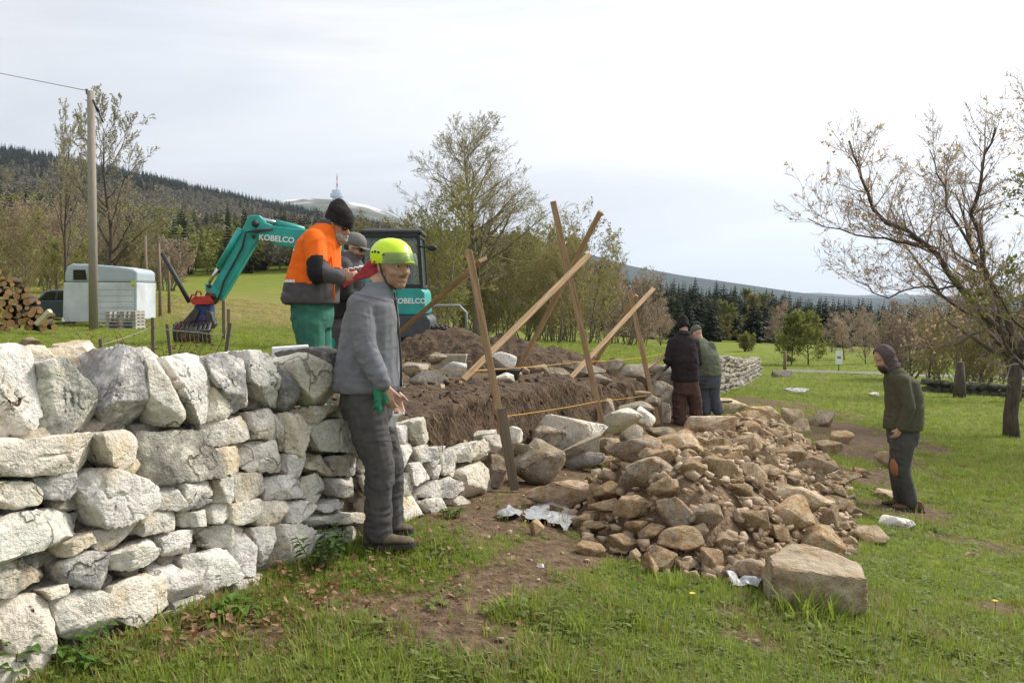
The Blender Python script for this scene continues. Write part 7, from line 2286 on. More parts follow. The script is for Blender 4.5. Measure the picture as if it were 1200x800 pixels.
p.limb(t, [J(1058, 516, -.09), RL[1], J(1066, 588, -.09)], [.125, .1, .082]); p.limb(t, [J(1058, 516, .09), LL[1], J(1056, 586, .1)], [.12, .095, .08]); tr = p.part('trousers', t, M_TROUG, .011, 6, .012, 9, 13)
v = MB(); kn = J(1055, 547, -.10)
v.ellipsoid(kn + Vector((-.075, -.03, 0)), (.04, .06, .10), Matrix.Rotation(-.12, 3, 'Y'), 14, 10); p.part('knee_pad', v, mat('orange_knee_pad', (0.38, 0.14, 0.06), (0.33, 0.12, 0.055), 14, .8, .003, 80), .009, 2, parent=tr)
zb = dz
def gl(px, py, dd):
    q = J(px, py, dd); w = q + p.root; q.z = Hs(w.x, w.y) - p.root.z; return q
p.shoe(gl(1082, 597, -.09), gl(1046, 597, -.11), .10, .10, (M_BOOTB, M_SOLE)); p.shoe(gl(1070, 590, .10), gl(1034, 590, .08), .10, .10, (M_BOOTB, M_SOLE))

# ---- the two bent workers at the wall
p = Person('worker in dark jacket and brown trousers seen from behind at the open wall end', 14.5, 805, 500, (-.15, 1))
J = p.J
p.root.z = Hs(p.root.x, p.root.y); p.e.location = p.root
p.head_frame(J(801, 383, .12), (-.2, 1), nod=.5)
b = MB(); p.head(b, J(801, 394, .05))
TOR = [(804, 455, .15, .18), (804, 440, .15, .185), (802, 425, .15, .19), (801, 410, .15, .2, .03), (801, 400, .13, .2, .05), (801, 394, .09, .12, .06), (801, 389, .065, .07, .08)]
p.torso(b, TOR, -.03)
LA = [J(788, 402, .05), J(783, 422, -.02), J(786, 424, .3)]; RA = [J(814, 402, .05), J(818, 424, .05), J(812, 430, .3)]
p.limb(b, LA, [.055, .046, .036]); p.limb(b, RA, [.055, .046, .036])
def leg(px, py, dd): return J(px, py, dd)
LL = [J(797, 452, 0), J(796, 474, .02), down(J(797, 493, 0), .08)]; RL = [J(811, 452, 0), J(815, 474, .06), down(J(816, 492, .05), .08)]
p.limb(b, LL, [.08, .055, .042]); p.limb(b, RL, [.08, .055, .042])
p.hand(b, LA[-1], (.1, 1, -.2), (1, 0, -.3), (0, 0, 1), .5); p.hand(b, RA[-1], (-.1, 1, -.2), (-1, 0, -.3), (0, 0, 1), .5)
me = remeshed(b, .012, 3, 'body'); obj('body', me, M_SKIN, p.e)
M_DKB = cloth('dark_brown_fleece', (0.026, 0.019, 0.021), (0.035, 0.026, 0.028), .95, 200, .002)
M_BRN = cloth('brown_canvas', (0.105, 0.062, 0.05), (0.08, 0.047, 0.038), .9, 200, .002)
j = MB(); p.torso(j, [(803, 446, .185, .225), (803, 436, .185, .22), (802, 420, .18, .225), (801, 406, .165, .225, .03), (801, 397, .13, .2, .05), (801, 390, .09, .1, .07)])
p.limb(j, LA, [.085, .075, .06]); p.limb(j, RA, [.085, .075, .06]); p.part('jacket', j, M_DKB, .013, 6, .013, 8, 4)
t = MB(); p.torso(t, [(804, 462, .14, .18), (804, 450, .16, .2), (804, 440, .16, .2)])
p.limb(t, [J(797, 456), LL[1], J(797, 494)], [.125, .11, .1]); p.limb(t, [J(811, 456), RL[1], J(816, 492, .05)], [.125, .11, .1]); p.part('trousers', t, M_BRN, .013, 5, .014, 8, 5)
for q in (LL[2], RL[2]): p.shoe(down(q, 0) - p.f * .09, down(q, 0) + p.f * .2, .11, .105, (M_BOOT, M_SOLE))
beanie(p, M_BLACKC, top=.16, r=1.02, low=-.03)
v = MB(); v.ellipsoid(J(801, 391, .06), (.12, .11, .06)); p.part('rolled_hood', v, M_BLACKC, .012, 3, .006, 14, 2)

p = Person('worker in pale green jacket, cap and jeans leaning beside the one in brown trousers', 15.3, 830, 484, (-.5, 1))
J = p.J
p.root.z = Hs(p.root.x, p.root.y); p.e.location = p.root
p.head_frame(J(817, 391, .1), (-.6, 1), nod=.6)
b = MB(); p.head(b, J(821, 400, .05))
TOR = [(832, 446, .15, .18), (832, 436, .15, .18), (829, 422, .15, .185), (825, 410, .15, .19), (822, 403, .12, .18, .05), (820, 399, .08, .1, .07), (819, 396, .065, .07, .08)]
p.torso(b, TOR, -.03)
LA = [J(813, 406, .1), J(810, 424, .15), J(806, 432, .35)]; RA = [J(833, 405, 0), J(839, 424, 0), J(832, 436, .2)]
p.limb(b, LA, [.055, .046, .036]); p.limb(b, RA, [.055, .046, .036])
LL = [J(826, 446, .05), J(825, 464, .02), down(J(827, 480, 0), .08)]; RL = [J(836, 446, 0), J(836, 464, .02), down(J(841, 480, 0), .08)]
p.limb(b, LL, [.08, .055, .042]); p.limb(b, RL, [.08, .055, .042])
p.hand(b, LA[-1], (.1, 1, -.2), (1, 0, -.3), (0, 0, 1), .5); p.hand(b, RA[-1], (-.1, 1, -.2), (-1, 0, -.3), (0, 0, 1), .5)
me = remeshed(b, .012, 3, 'body'); obj('body', me, M_SKIN, p.e)
M_SAGE = cloth('sage_green_jacket', (0.165, 0.18, 0.125), (0.13, 0.142, 0.10), .9, 200, .002)
M_JEAN = cloth('blue_grey_jeans', (0.105, 0.115, 0.135), (0.075, 0.082, 0.10), .9, 200, .002)
j = MB(); p.torso(j, [(832, 440, .175, .2), (831, 430, .175, .2), (828, 416, .175, .205), (824, 406, .15, .205, .03), (821, 400, .11, .13, .05), (819, 396, .085, .09, .07)])
p.limb(j, LA, [.08, .07, .055]); p.limb(j, RA, [.08, .07, .055]); p.part('jacket', j, M_SAGE, .013, 6, .013, 8, 4)
t = MB(); p.torso(t, [(832, 455, .14, .17), (832, 444, .16, .19), (832, 435, .155, .185)])
p.limb(t, [J(826, 450, .05), LL[1], J(827, 482)], [.12, .1, .09]); p.limb(t, [J(836, 450), RL[1], J(841, 481)], [.12, .1, .09]); p.part('trousers', t, M_JEAN, .013, 5, .014, 8, 5)
for q in (LL[2], RL[2]): p.shoe(down(q, 0) - p.f * .09, down(q, 0) + p.f * .2, .11, .105, (M_BOOT, M_SOLE))
cap(p, cloth('sage_cap', (0.15, 0.155, 0.125)))
# ------------------------------------------------------------------ timber profiles and strings
def woodmat(name, c1, c2, grey=0.0):
    return mat(name, c1, c2, 6, .85, .003, 50, stretch=(16, 16, .7), rand=.2, detail=9)
M_BATTEN = woodmat('batten_wood', (0.48, 0.325, 0.18), (0.27, 0.17, 0.09))
M_STAKE = woodmat('weathered_stake', (0.22, 0.17, 0.12), (0.15, 0.115, 0.08))
def batten(a, b, label, w=.075, t=.03, material=None, name='batten', face=(0, -1, .1)):
    """a sawn lath from point a (foot) to point b (top), grain along its own length"""
    a, b = Vector(a), Vector(b)
    if name == 'batten': w *= .74
    d = b - a; L_ = d.length; d.normalize()
    n = Vector(face); n = (n - d * n.dot(d)).normalized(); s = d.cross(n)
    M = Matrix((s, n, d)).transposed().to_4x4(); M.translation = a
    mb = MB(); mb.box((-w / 2, -t / 2, 0), (w / 2, t / 2, L_))
    o = obj(name, mb.mesh(name, bevel=.003), material or M_BATTEN)
    o.matrix_world = M
    return tag(o, label, 'batten' if name == 'batten' else 'stake')
batten(at(598, 552, 7.12), at(549, 293, 7.12), 'upright sawn batten standing at the stepped end of the wall', .078, .03)
batten(at(603, 574, 7.07), at(588, 478, 7.07), 'grey stake driven beside the foot of the first upright batten', .072, .03, M_STAKE, 'stake')
batten(at(465, 392, 8.6), at(566, 304, 7.19), 'broad brace slanting from behind the worker to the first upright', .115, .03, face=(0, -.6, 1))
batten(at(708, 506, 10.2), at(648, 236, 10.2), 'tallest upright batten between the crossed laths', .09, .035)
batten(at(608, 432, 11.6), at(704, 248, 10.35), 'brown batten leaning back across the tallest upright', .085, .035, face=(0, -1, .3))
batten(at(543, 445, 8.5), at(691, 298, 10.1), 'long pale lath running down to the bank before the tallest upright', .085, .028, face=(0, -1, .5))
batten(at(771, 497, 13.5), at(738, 343, 13.5), 'upright batten nearest the two bent workers', .095, .035)
batten(at(774, 499, 13.55), at(771, 462, 13.55), 'grey stake at the foot of the batten near the bent workers', .08, .04, M_STAKE, 'stake')
batten(at(662, 450, 11.6), at(766, 338, 13.4), 'lath leaning against the batten near the bent workers', .085, .03, face=(0, -1, .4))
batten(at(690, 436, 14.6), at(746, 346, 13.65), 'shaded lath propped behind the batten near the bent workers', .085, .03)
batten(at(741, 441, 13.7), at(783, 415, 14.6), 'short slanting lath pointing at the worker in brown trousers', .08, .03, face=(0, -1, .5))
batten(at(763, 447, 14.2), at(788, 424, 14.9), 'grey iron-coloured bar lying under the short slanting lath', .06, .03, M_STAKE, 'stake', face=(0, -1, .5))
batten(at(599, 428, 11.8), at(598, 395, 11.8), 'short peg standing before the dug earth heap', .05, .05, M_STAKE, 'stake')
batten(at(551, 446, 9.0), at(550, 423, 9.0), 'short peg at the low end of the long pale lath', .05, .05, M_STAKE, 'stake')
batten(at(660, 449, 11.7), at(652, 426, 11.7), 'short peg at the foot of the leaning lath', .06, .05, M_STAKE, 'stake')
M_STRING = mat('orange_string', (0.72, 0.40, 0.05), (0.62, 0.32, 0.04), 30, .8)
M_ROPE = mat('pale_twine', (0.50, 0.45, 0.36), (0.40, 0.36, 0.28), 30, .9)
def cord(name, pts, r, material, label, sag=.0, cat='string'):
    P = []
    for i in range(len(pts) - 1):
        a, b = Vector(pts[i]), Vector(pts[i + 1])
        for k in range(8):
            t = k / 8; q = a.lerp(b, t); q.z -= sag * 4 * t * (1 - t); P.append(q)
    P.append(Vector(pts[-1]))
    m = MB(); m.tube(P, r, 5)
    return tag(m.build(name, material), label, cat)
cord('string', [at(466, 431, 8.2), at(556, 434, 7.3), at(676, 424, 10.15), at(752, 419, 13.45), at(782, 412, 14.6)], .003, M_STRING, 'upper yellow mason line stretched between the battens', .01)
cord('string', [at(590, 488, 7.1), at(700, 470, 10.15), at(764, 462, 13.45)], .003, M_STRING, 'lower orange mason line stretched above the footing', .01)

# ------------------------------------------------------------------ bucket, trough, hammer, box and can
M_RUBBER = mat('black_rubber', (0.028, 0.030, 0.032), (0.05, 0.05, 0.05), 12, .6, .002, 60)
def ring_(c, r, n=28, sx=1.0): return [Vector(c) + Vector((math.cos(a) * r * sx, math.sin(a) * r, 0)) for a in np.linspace(0, 2 * math.pi, n, endpoint=False)]
b0 = at(593, 456, 9.6)
e = empty('bucket', b0); tag(e, 'black rubber bucket standing on the earth bank', 'bucket')
m = MB(); m.loft([ring_((0, 0, 0), .105), ring_((0, 0, .2), .155), ring_((0, 0, .215), .165), ring_((0, 0, .225), .160), ring_((0, 0, .215), .148), ring_((0, 0, .02), .098)]); m.build('tub', M_RUBBER, e, True)
for s in (-1, 1):
    m = MB(); m.tube([(s * .155, -.045, .205), (s * .185, -.03, .235), (s * .185, .03, .235), (s * .155, .045, .205)], .009, 6); m.build('handle', M_RUBBER, e, True)
e = empty('stone_trough', at(527, 432, 10.4)); tag(e, 'pale rectangular mortar trough on the bank in front of the excavator', 'trough')
def rect(x, y, z): return [(-x, -y, z), (x, -y, z), (x, y, z), (-x, y, z)]
m = MB(); m.loft([rect(.17, .10, 0), rect(.20, .125, .15), rect(.205, .13, .165), rect(.185, .11, .165), rect(.155, .085, .03)]); m.build('tub', mat('trough_cement', (0.44, 0.40, 0.31), (0.33, 0.29, 0.22), 14, .9, .004, 60), e, bevel=.006)
m = MB(); m.box((-.15, -.08, .03), (.15, .08, .10)); m.build('mortar', M_SOIL, e)
hp = hit(850, 489, Hheap); hp.z += .30
e = empty('hammer', hp); tag(e, 'long black hammer lying on the white block near the bent workers', 'hammer')
m = MB(); m.bar((-.12, -.02, 0), (.12, -.04, .01), .035, .03); m.build('head', mat('dark_steel', (0.045, 0.045, 0.05), (0.07, 0.065, 0.06), 20, .5, .001, metal=.6), e, bevel=.004)
m = MB(); m.tube([(.06, -.03, .0), (.08, .22, -.03), (.09, .42, -.05)], [.014, .015, .017], 8); m.build('handle', M_STAKE, e, True)
m = MB(); c = at(341, 419, 5.62); m.box((-.112, -.05, 0), (.112, .07, .072), Matrix.Translation(c) @ Matrix.Rotation(.25, 4, 'Z') @ Matrix.Rotation(-.06, 4, 'Y'))
tag(m.build('foam_box', mat('white_foam', (0.78, 0.79, 0.80), (0.70, 0.71, 0.72), 20, .7, .002, 120), None, bevel=.005), 'white foam box lying on the wall top behind the coping', 'box')
c = at(323, 430, 5.35)
e = empty('drink_can', c); tag(e, 'small blue and white can standing on the wall before the foam box', 'can')
m = MB(); m.loft([ring_((0, 0, 0), .018), ring_((0, 0, .004), .022), ring_((0, 0, .055), .022), ring_((0, 0, .062), .018)]); m.build('body', mat('can_paint', (0.55, 0.62, 0.72), (0.12, 0.22, 0.45), 40, .3, metal=.3), e, True)
m = MB(); m.loft([ring_((0, 0, .062), .016), ring_((0, 0, .064), .0165)]); m.build('lid', mat('can_lid', (0.5, 0.5, 0.52), (0.45, 0.45, 0.46), 20, .3, metal=.8), e)

# stakes and twine on the terrace behind the wall
for k, (px, top, y, lean, lab) in enumerate([(179, 372, 7.6, 0, 'thin upright stake behind the coping beside the red shrubs'), (196, 380, 7.8, -.16, 'thin crooked stick leaning beside the upright stake'), (270, 378, 7.4, .28, 'slanting stick behind the wall to the right of the grapple'), (118, 397, 7.2, 0, 'short thin peg behind the tall grey coping stone'),
                                   (262, 352, 20, 0, 'thin post standing beside the grapple'), (268, 362, 21, 0, 'dark short post right of the grapple')]):
    q = at(px, top, y); z0 = Hs(q.x, q.y)
    batten((q.x - lean * .5, q.y, z0 - .05), (q.x, q.y, q.z), lab, .028 if y < 12 else .07, .025 if y < 12 else .06, M_STAKE, 'stake')
cord('twine', [at(118, 404, 7.2), at(179, 383, 7.6), at(233, 389, 7.5), at(272, 392, 7.4)], .004, M_ROPE, 'pale twine strung between the thin stakes behind the wall', .01)

# ------------------------------------------------------------------ excavator
M_TEALP = mat('teal_paint', (0.022, 0.40, 0.36), (0.03, 0.27, 0.24), 4, .42, spec=.5, detail=9)
M_DKGREY = mat('dark_grey_paint', (0.075, 0.08, 0.088), (0.055, 0.058, 0.064), 6, .5)
M_BLACKP = mat('black_paint', (0.02, 0.02, 0.022), (0.03, 0.03, 0.03), 6, .45)
M_CHROME = mat('cylinder_rod', (0.62, 0.62, 0.63), (0.55, 0.55, 0.56), 6, .2, metal=.9)
M_TRACK = mat('muddy_track', (0.10, 0.07, 0.045), (0.045, 0.04, 0.036), 7, .9, .01, 40)
M_BLUEP = mat('blue_paint', (0.022, 0.055, 0.20), (0.018, 0.035, 0.11), 6, .45, .002)
M_REDP = mat('red_paint', (0.55, 0.04, 0.035), (0.42, 0.03, 0.03), 6, .45)
M_IRON = mat('worn_iron', (0.045, 0.045, 0.048), (0.11, 0.10, 0.095), 9, .55, .003, metal=.5)
mg, ntg, bg = nmat('cab_glass'); bg.inputs['Base Color'].default_value = (.20, .26, .24, 1); bg.inputs['Roughness'].default_value = .05; bg.inputs['Alpha'].default_value = .35
EXY = 18.6
ex0 = at(468, 409, EXY); ex0.z = Hs(ex0.x, ex0.y)
ex = empty('excavator', ex0); tag(ex, 'teal mini excavator with cab and raised arm standing beyond the workers', 'excavator')
def E(px, py, y=EXY): return at(px, py, y) - ex0
def px_prism(poly, y, thick, inset=0.0):
    mb = MB()
    n = len(poly)
    F_ = [E(a, b, y - thick / 2) for a, b in poly]; B_ = [q + Vector((0, thick, 0)) for q in F_]
    mb.add(F_ + B_, [tuple(range(n)), tuple(range(2 * n - 1, n - 1, -1))] + [(i, n + i, n + (i + 1) % n, (i + 1) % n) for i in range(n)])
    return mb
def xbox(x0, x1, y0, y1, z0, z1, name, material, parent=None, bevel=.03):
    """local box: x to the picture's right, y away, z up, metres from the machine's foot"""
    m = MB(); m.box((x0, y0, z0), (x1, y1, z1)); return m.build(name, material, parent or ex, bevel=bevel)
# undercarriage
for yy in (-.62, .28):
    pr = []
    Rr, half = .25, .78
    for a in np.linspace(math.pi / 2, 3 * math.pi / 2, 9): pr.append((-half + Rr * math.cos(a), Rr + Rr * math.sin(a)))
    for a in np.linspace(-math.pi / 2, math.pi / 2, 9): pr.append((half + Rr * math.cos(a), Rr + Rr * math.sin(a)))
    m = MB(); m.prism(pr, .32, Matrix.Translation((.1, yy + .16, .02))); tk_ = m.build('track', M_RUBBER, ex)
    L_ = 0
    pts = [Vector((x + .1, 0, z + .02)) for x, z in pr]
    per = [(pts[i], pts[(i + 1) % len(pts)]) for i in range(len(pts))]
    for a, b in per:
        n = max(1, int((b - a).length / .11))
        for k in range(n):
            c = a.lerp(b, (k + .5) / n); d = (b - a).normalized(); nn = Vector((d.z, 0, -d.x))
            if nn.dot(c - Vector((.1, 0, .27))) < 0: nn = -nn
            m = MB(); m.bar(c + nn * .012 + Vector((0, yy - .01, 0)), c + nn * .012 + Vector((0, yy + .33, 0)), .07, .035, up=tuple(nn)); m.build('track_shoe', M_TRACK, tk_)
xbox(-.5, .6, -.35, .35, .25, .55, 'chassis', M_DKGREY)
xbox(.95, 1.05, -.75, .75, .05, .4, 'blade', M_IRON) if False else xbox(-1.35, -1.22, -.72, .72, .08, .42, 'dozer_blade', M_TEALP)
# house
xbox(-.85, .66, -.72, .72, .56, .76, 'deck', M_DKGREY)
ct = MB(); ct.prism([(-.1, .30), (.62, .30), (.70, .36), (.72, .66), (.64, .76), (-.1, .76)], 1.5, Matrix.Translation((0, .02, 0))); cw = ct.build('counterweight', M_DKGREY, ex, bevel=.04)
hd = MB(); hd.prism([(-.08, .762), (.58, .762), (.62, .82), (.60, 1.22), (.52, 1.31), (-.08, 1.31)], 1.46, Matrix.Translation((0, 0, 0))); hood_ = hd.build('engine_cover', M_TEALP, ex, bevel=.04)
xbox(-.85, -.09, -.70, .0, .77, 1.02, 'cab_base', M_TEALP, bevel=.03)
# cab
cab = MB()
CX0, CX1, CY0, CY1, CZ0, CZ1 = -.70, .56, -.70, .25, 1.33, 2.34
for (xa, xb) in ((CX0, CX0 + .10), (CX1 - .02, CX1 - .08), (-.12, -.12)):
    for yy in (CY0, CY1): cab.bar((xa, yy, CZ0 if xa != CX0 else .80), (xb, yy, CZ1), .07, .06, up=(0, 1, 0))
for yy in (CY0, CY1):
    cab.bar((CX0, yy, CZ0), (CX1, yy, CZ0), .05, .09); cab.bar((CX0 + .1, yy, CZ1), (CX1 - .08, yy, CZ1), .05, .08)
for xa, z in ((CX1 - .02, CZ0), (CX1 - .08, CZ1), (CX0 + .1, CZ1)): cab.bar((xa, CY0, z), (xa, CY1, z), .06, .08)
cb = cab.build('cab_frame', M_BLACKP, ex, bevel=.012)
rf = MB(); rf.loft([[Vector((x, y, z)) for x, y in ((CX0 + .0, CY0 - .03), (CX1 + .0, CY0 - .03), (CX1 + .0, CY1 + .03), (CX0 + .0, CY1 + .03))] for z in (CZ1 + .03, CZ1 + .10)] + [[Vector((x, y, CZ1 + .15)) for x, y in ((CX0 + .12, CY0 + .08), (CX1 - .1, CY0 + .08), (CX1 - .1, CY1 - .08), (CX0 + .12, CY1 - .08))]])
rf.build('cab_roof', M_BLACKP, ex, bevel=.025)
for nm, quad in (('window', [(CX0 + .08, CY0, CZ0 + .05), (-.16, CY0, CZ0 + .05), (-.16, CY0, CZ1 - .04), (CX0 + .13, CY0, CZ1 - .04)]), ('window', [(-.08, CY0, CZ0 + .05), (CX1 - .06, CY0, CZ0 + .05), (CX1 - .12, CY0, CZ1 - .04), (-.08, CY0, CZ1 - .04)]),
                 ('rear_window', [(CX1 - .02, CY0 + .04, CZ0 + .05), (CX1 - .02, CY1 - .04, CZ0 + .05), (CX1 - .08, CY1 - .04, CZ1 - .04), (CX1 - .08, CY0 + .04, CZ1 - .04)]), ('windscreen', [(CX0 + .02, CY0 + .04, 1.0), (CX0 + .02, CY1 - .04, 1.0), (CX0 + .11, CY1 - .04, CZ1 - .04), (CX0 + .11, CY0 + .04, CZ1 - .04)])):
    m = MB(); q = [Vector(v) for v in quad]; nn = (q[1] - q[0]).cross(q[2] - q[0]).normalized() * .006
    m.loft([[v - nn for v in q], [v + nn for v in q]]); m.build(nm, mg, cb)
st = MB(); st.box((-.2, -.45, .8), (.3, 0, 1.4)); st.box((.15, -.45, 1.35), (.3, 0, 1.95)); st.build('operator_seat', M_BLACKP, ex, bevel=.05)
m = MB(); m.bar((CX1 - .05, CY0 - .02, 2.12), (CX1 + .12, CY0 - .12, 2.10), .03, .03); m.ellipsoid((CX1 + .2, CY0 - .14, 2.09), (.10, .04, .06)); m.build('mirror', M_BLACKP, ex, True)
m = MB(); m.tube([(-.13, CY0 - .04, 1.45), (-.13, CY0 - .07, 1.6), (-.13, CY0 - .04, 1.75)], .015, 6); m.build('door_handle', M_BLACKP, cb)
def lettering(text, size, o, right, up, parent, name='lettering', material=None, thick=.004):
    cu = bpy.data.curves.new('txt', 'FONT'); cu.body = text; cu.size = size; cu.extrude = thick; cu.align_x = 'CENTER'; cu.align_y = 'CENTER'; cu.offset = size * .03
    t = bpy.data.objects.new('txt', cu); COL.objects.link(t)
    me = bpy.data.meshes.new_from_object(t.evaluated_get(bpy.context.evaluated_depsgraph_get()))
    bpy.data.objects.remove(t)
    r = Vector(right).normalized(); u = Vector(up); u = (u - r * u.dot(r)).normalized(); n = r.cross(u)
    M = Matrix((r, u, n)).transposed().to_4x4(); M.translation = Vector(o)
    ob = obj(name, me, material or M_WHITEL, parent); ob.matrix_local = M
    return ob
M_WHITEL = mat('white_lettering', (0.82, 0.84, 0.84), (0.78, 0.8, 0.8), 5, .5)
lettering('KOBELCO', .145, (.30, -.737, 1.04), (1, 0, 0), (0, 0, 1), hood_)
m = MB(); m.box((.045, -.7365, .80), (.055, -.7345, 1.27)); m.build('panel_seam', M_BLACKP, hood_)
# boom, stick and rams
BY = 17.9
boom = px_prism([(436, 356), (420, 354), (400, 312), (378, 291), (345, 291), (326, 288), (306, 278), (297, 266), (300, 255), (318, 264), (348, 268), (392, 270), (412, 284), (430, 318)], BY, .26).build('boom', M_TEALP, ex, bevel=.03)
lettering('KOBELCO', .155, E(324, 280, BY - .138), Vector((1, 0, -.10)), (0, 0, 1), boom)
stick = px_prism([(291, 252), (303, 252), (312, 260), (308, 272), (296, 290), (268, 338), (259, 352), (246, 353), (241, 346), (258, 318), (281, 274)], BY, .22).build('stick', M_TEALP, ex, bevel=.025)
def ram(a, b, r, name='hydraulic_ram', mid=.55):
    a, b = Vector(a), Vector(b); c = a.lerp(b, mid)
    m = MB(); m.tube([a, c], r, 10); o = m.build(name, M_TEALP, ex, True)
    m = MB(); m.tube([c, b], r * .55, 10); m.build('rod', M_CHROME, o, True)
ram(E(356, 270, BY), E(304, 256, BY), .075, mid=.62)
ram(E(282, 268, BY - .14), E(245, 332, BY - .14), .06, mid=.7)
ram(E(428, 352, BY - .2), E(384, 288, BY - .2), .07)
m = MB()
for dx, r in ((0, .022), (.07, .02)):
    P_ = [E(318 + dx * 20, 268, BY - .16), E(300, 270 + dx * 30, BY - .2), E(288, 272, BY - .2), E(284, 290, BY - .18), E(276, 305, BY - .16), E(262, 330, BY - .16), E(258, 345, BY - .2), E(252, 356, BY - .15)]
    m.tube(P_, r, 6)
m.build('hose', M_RUBBER, ex, True)
lk = px_prism([(240, 332), (250, 334), (262, 345), (256, 350), (241, 343)], BY, .3).build('bucket_link', M_TEALP, ex, bevel=.01)
for (px, py, r) in ((299, 262, .07), (250, 347, .06), (245, 335, .045), (297, 277, .04)):
    m = MB(); m.tube([E(px, py, BY - .17), E(px, py, BY + .17)], r, 12); m.build('pivot_pin', M_IRON, ex, True)
# grapple hanging from the stick
gr = px_prism([(222, 352), (228, 347), (246, 347), (250, 353), (244, 357), (226, 357)], BY, .42).build('grapple_mount', M_REDP, ex, bevel=.01)
px_prism([(228, 357), (246, 357), (247, 380), (240, 388), (228, 386), (224, 372)], BY, .30).build('grapple_body', M_BLUEP, ex, bevel=.02)
px_prism([(216, 374), (228, 360), (234, 364), (228, 376), (214, 382), (206, 383)], BY - .04, .34).build('grapple_arm', M_IRON, ex, bevel=.02)
px_prism([(240, 362), (247, 366), (252, 380), (247, 386), (242, 378)], BY - .1, .2).build('grapple_arm', M_IRON, ex, bevel=.02)
for k in range(9):
    px = 205 + k * 5.0
    for sg_ in (-1, 1):
        m = MB(); m.tube([E(px + 2, 379 - .3 * k, BY + sg_ * .16), E(px - 1, 386, BY + sg_ * .36), E(px, 396, BY + sg_ * .40), E(px + 1, 403, BY + sg_ * .26), E(px + 2, 406, BY + sg_ * .04)], [.038, .038, .036, .032, .02], 6); m.build('tine', M_IRON, ex, True)
for sg_ in (-1, 1):
    for (py_, dy_) in ((380, .2), (388, .39), (402, .3)):
        m = MB(); m.tube([E(203, py_ + 1, BY + sg_ * dy_), E(248, py_ - 1, BY + sg_ * dy_)], .026, 6); m.build('tine_bar', M_IRON, ex, True)
m = MB(); m.tube([E(222, 354, BY), E(206, 325, BY), E(190, 297, BY)], .045, 10); m.build('guide_pole', M_RUBBER, ex, True)
for q in ((226, 349), (232, 345), (244, 346)):
    m = MB(); m.tube([E(q[0] - 3, q[1] + 1, BY - .2), E(q[0] - 1, q[1] - 4, BY - .2), E(q[0] + 3, q[1] - 3, BY - .2), E(q[0] + 4, q[1] + 1, BY - .2)], .018, 6); m.build('hose_loop', M_REDP, ex, True)

# ------------------------------------------------------------------ horse trailer, car, pallet, pole
TY = 33.0
t0 = at(128, 385, TY); t0.z = Hs(t0.x, t0.y)
tr = empty('horse_trailer', t0); tag(tr, 'white and pale blue horse trailer parked behind the utility pole', 'trailer')
def T(px, py, y=TY): return at(px, py, y) - t0
M_TRW = mat('trailer_white', (0.64, 0.68, 0.73), (0.46, 0.48, 0.50), 1.6, .5, .002, detail=9)
M_TRR = mat('trailer_roof_grey', (0.42, 0.47, 0.53), (0.38, 0.43, 0.48), 2, .45)
def tprism(poly, y0, y1, name, material, parent=tr, bevel=.03):
    poly = [(75 + (a - 75) * .83, b) for a, b in poly]
    n = len(poly); m = MB()
    F_ = [at(a, b, TY) - t0 + Vector((0, y0, 0)) for a, b in poly]; B_ = [q + Vector((0, y1 - y0, 0)) for q in F_]
    m.add(F_ + B_, [tuple(range(n)), tuple(range(2 * n - 1, n - 1, -1))] + [(i, n + i, n + (i + 1) % n, (i + 1) % n) for i in range(n)])
    return m.build(name, material, parent, bevel=bevel)
body = tprism([(74, 331), (178, 331), (178, 374), (172, 379), (76, 377), (73, 372)], 0, 1.75, 'body', M_TRW)
roof = tprism([(75, 330.6), (75, 320), (78, 312), (86, 309), (112, 309.5), (150, 312), (172, 315), (178, 318), (178, 330.6)], .02, 1.73, 'roof', M_TRR, bevel=.08)
for k in range(6):
    yb = 333 + k * 7
    tprism([(112, yb), (172, yb), (172, yb + 6.3), (112, yb + 6.3)], -.02, .0, 'side_board', M_TRW, bevel=.006)
tprism([(88, 316), (105, 316), (107, 328), (88, 328)], -.012, .03, 'window', M_GLASS, roof, .01)
for px in (111, 176): tprism([(px - 1.2, 319), (px + 1.2, 319), (px + 1.2, 377), (px - 1.2, 377)], -.035, -.02, 'frame_post', M_TRR, bevel=.004)
tprism([(170, 329), (176, 329), (176, 334), (170, 334)], -.05, -.036, 'sticker', mat('yellow_green_sticker', (0.55, 0.62, 0.05), (0.5, 0.55, 0.04), 5, .5), roof, .0)
tprism([(146, 372), (178, 372), (178, 375), (146, 375)], -.12, .0, 'mudguard', M_TRR, bevel=.01)
for px in (155, 168):
    c = T(75 + (px - 75) * .83, 379); w = MB(); w.tube([c + Vector((0, -.06, 0)), c + Vector((0, .16, 0))], .30, 20); wo = w.build('wheel', M_RUBBER, tr)
    w = MB(); w.tube([c + Vector((0, -.075, 0)), c + Vector((0, -.055, 0))], .16, 16); w.build('rim', M_CHROME, wo)
m = MB(); m.bar(T(76, 378) + Vector((0, .8, 0)), T(52, 380) + Vector((0, .8, 0)), .1, .1); m.build('drawbar', M_IRON, tr)
CY = 37.0
c0 = at(60, 378, CY); c0.z = Hs(c0.x, c0.y)
car = empty('parked_car', c0); tag(car, 'dark blue car parked between the firewood and the horse trailer', 'car')
def cprism(poly, y0, y1, name, material, parent=None, bevel=.04):
    n = len(poly); m = MB()
    F_ = [at(a, b, CY) - c0 + Vector((0, y0, 0)) for a, b in poly]; B_ = [q + Vector((0, y1 - y0, 0)) for q in F_]
    m.add(F_ + B_, [tuple(range(n)), tuple(range(2 * n - 1, n - 1, -1))] + [(i, n + i, n + (i + 1) % n, (i + 1) % n) for i in range(n)])
    return m.build(name, material, parent or car, bevel=bevel)
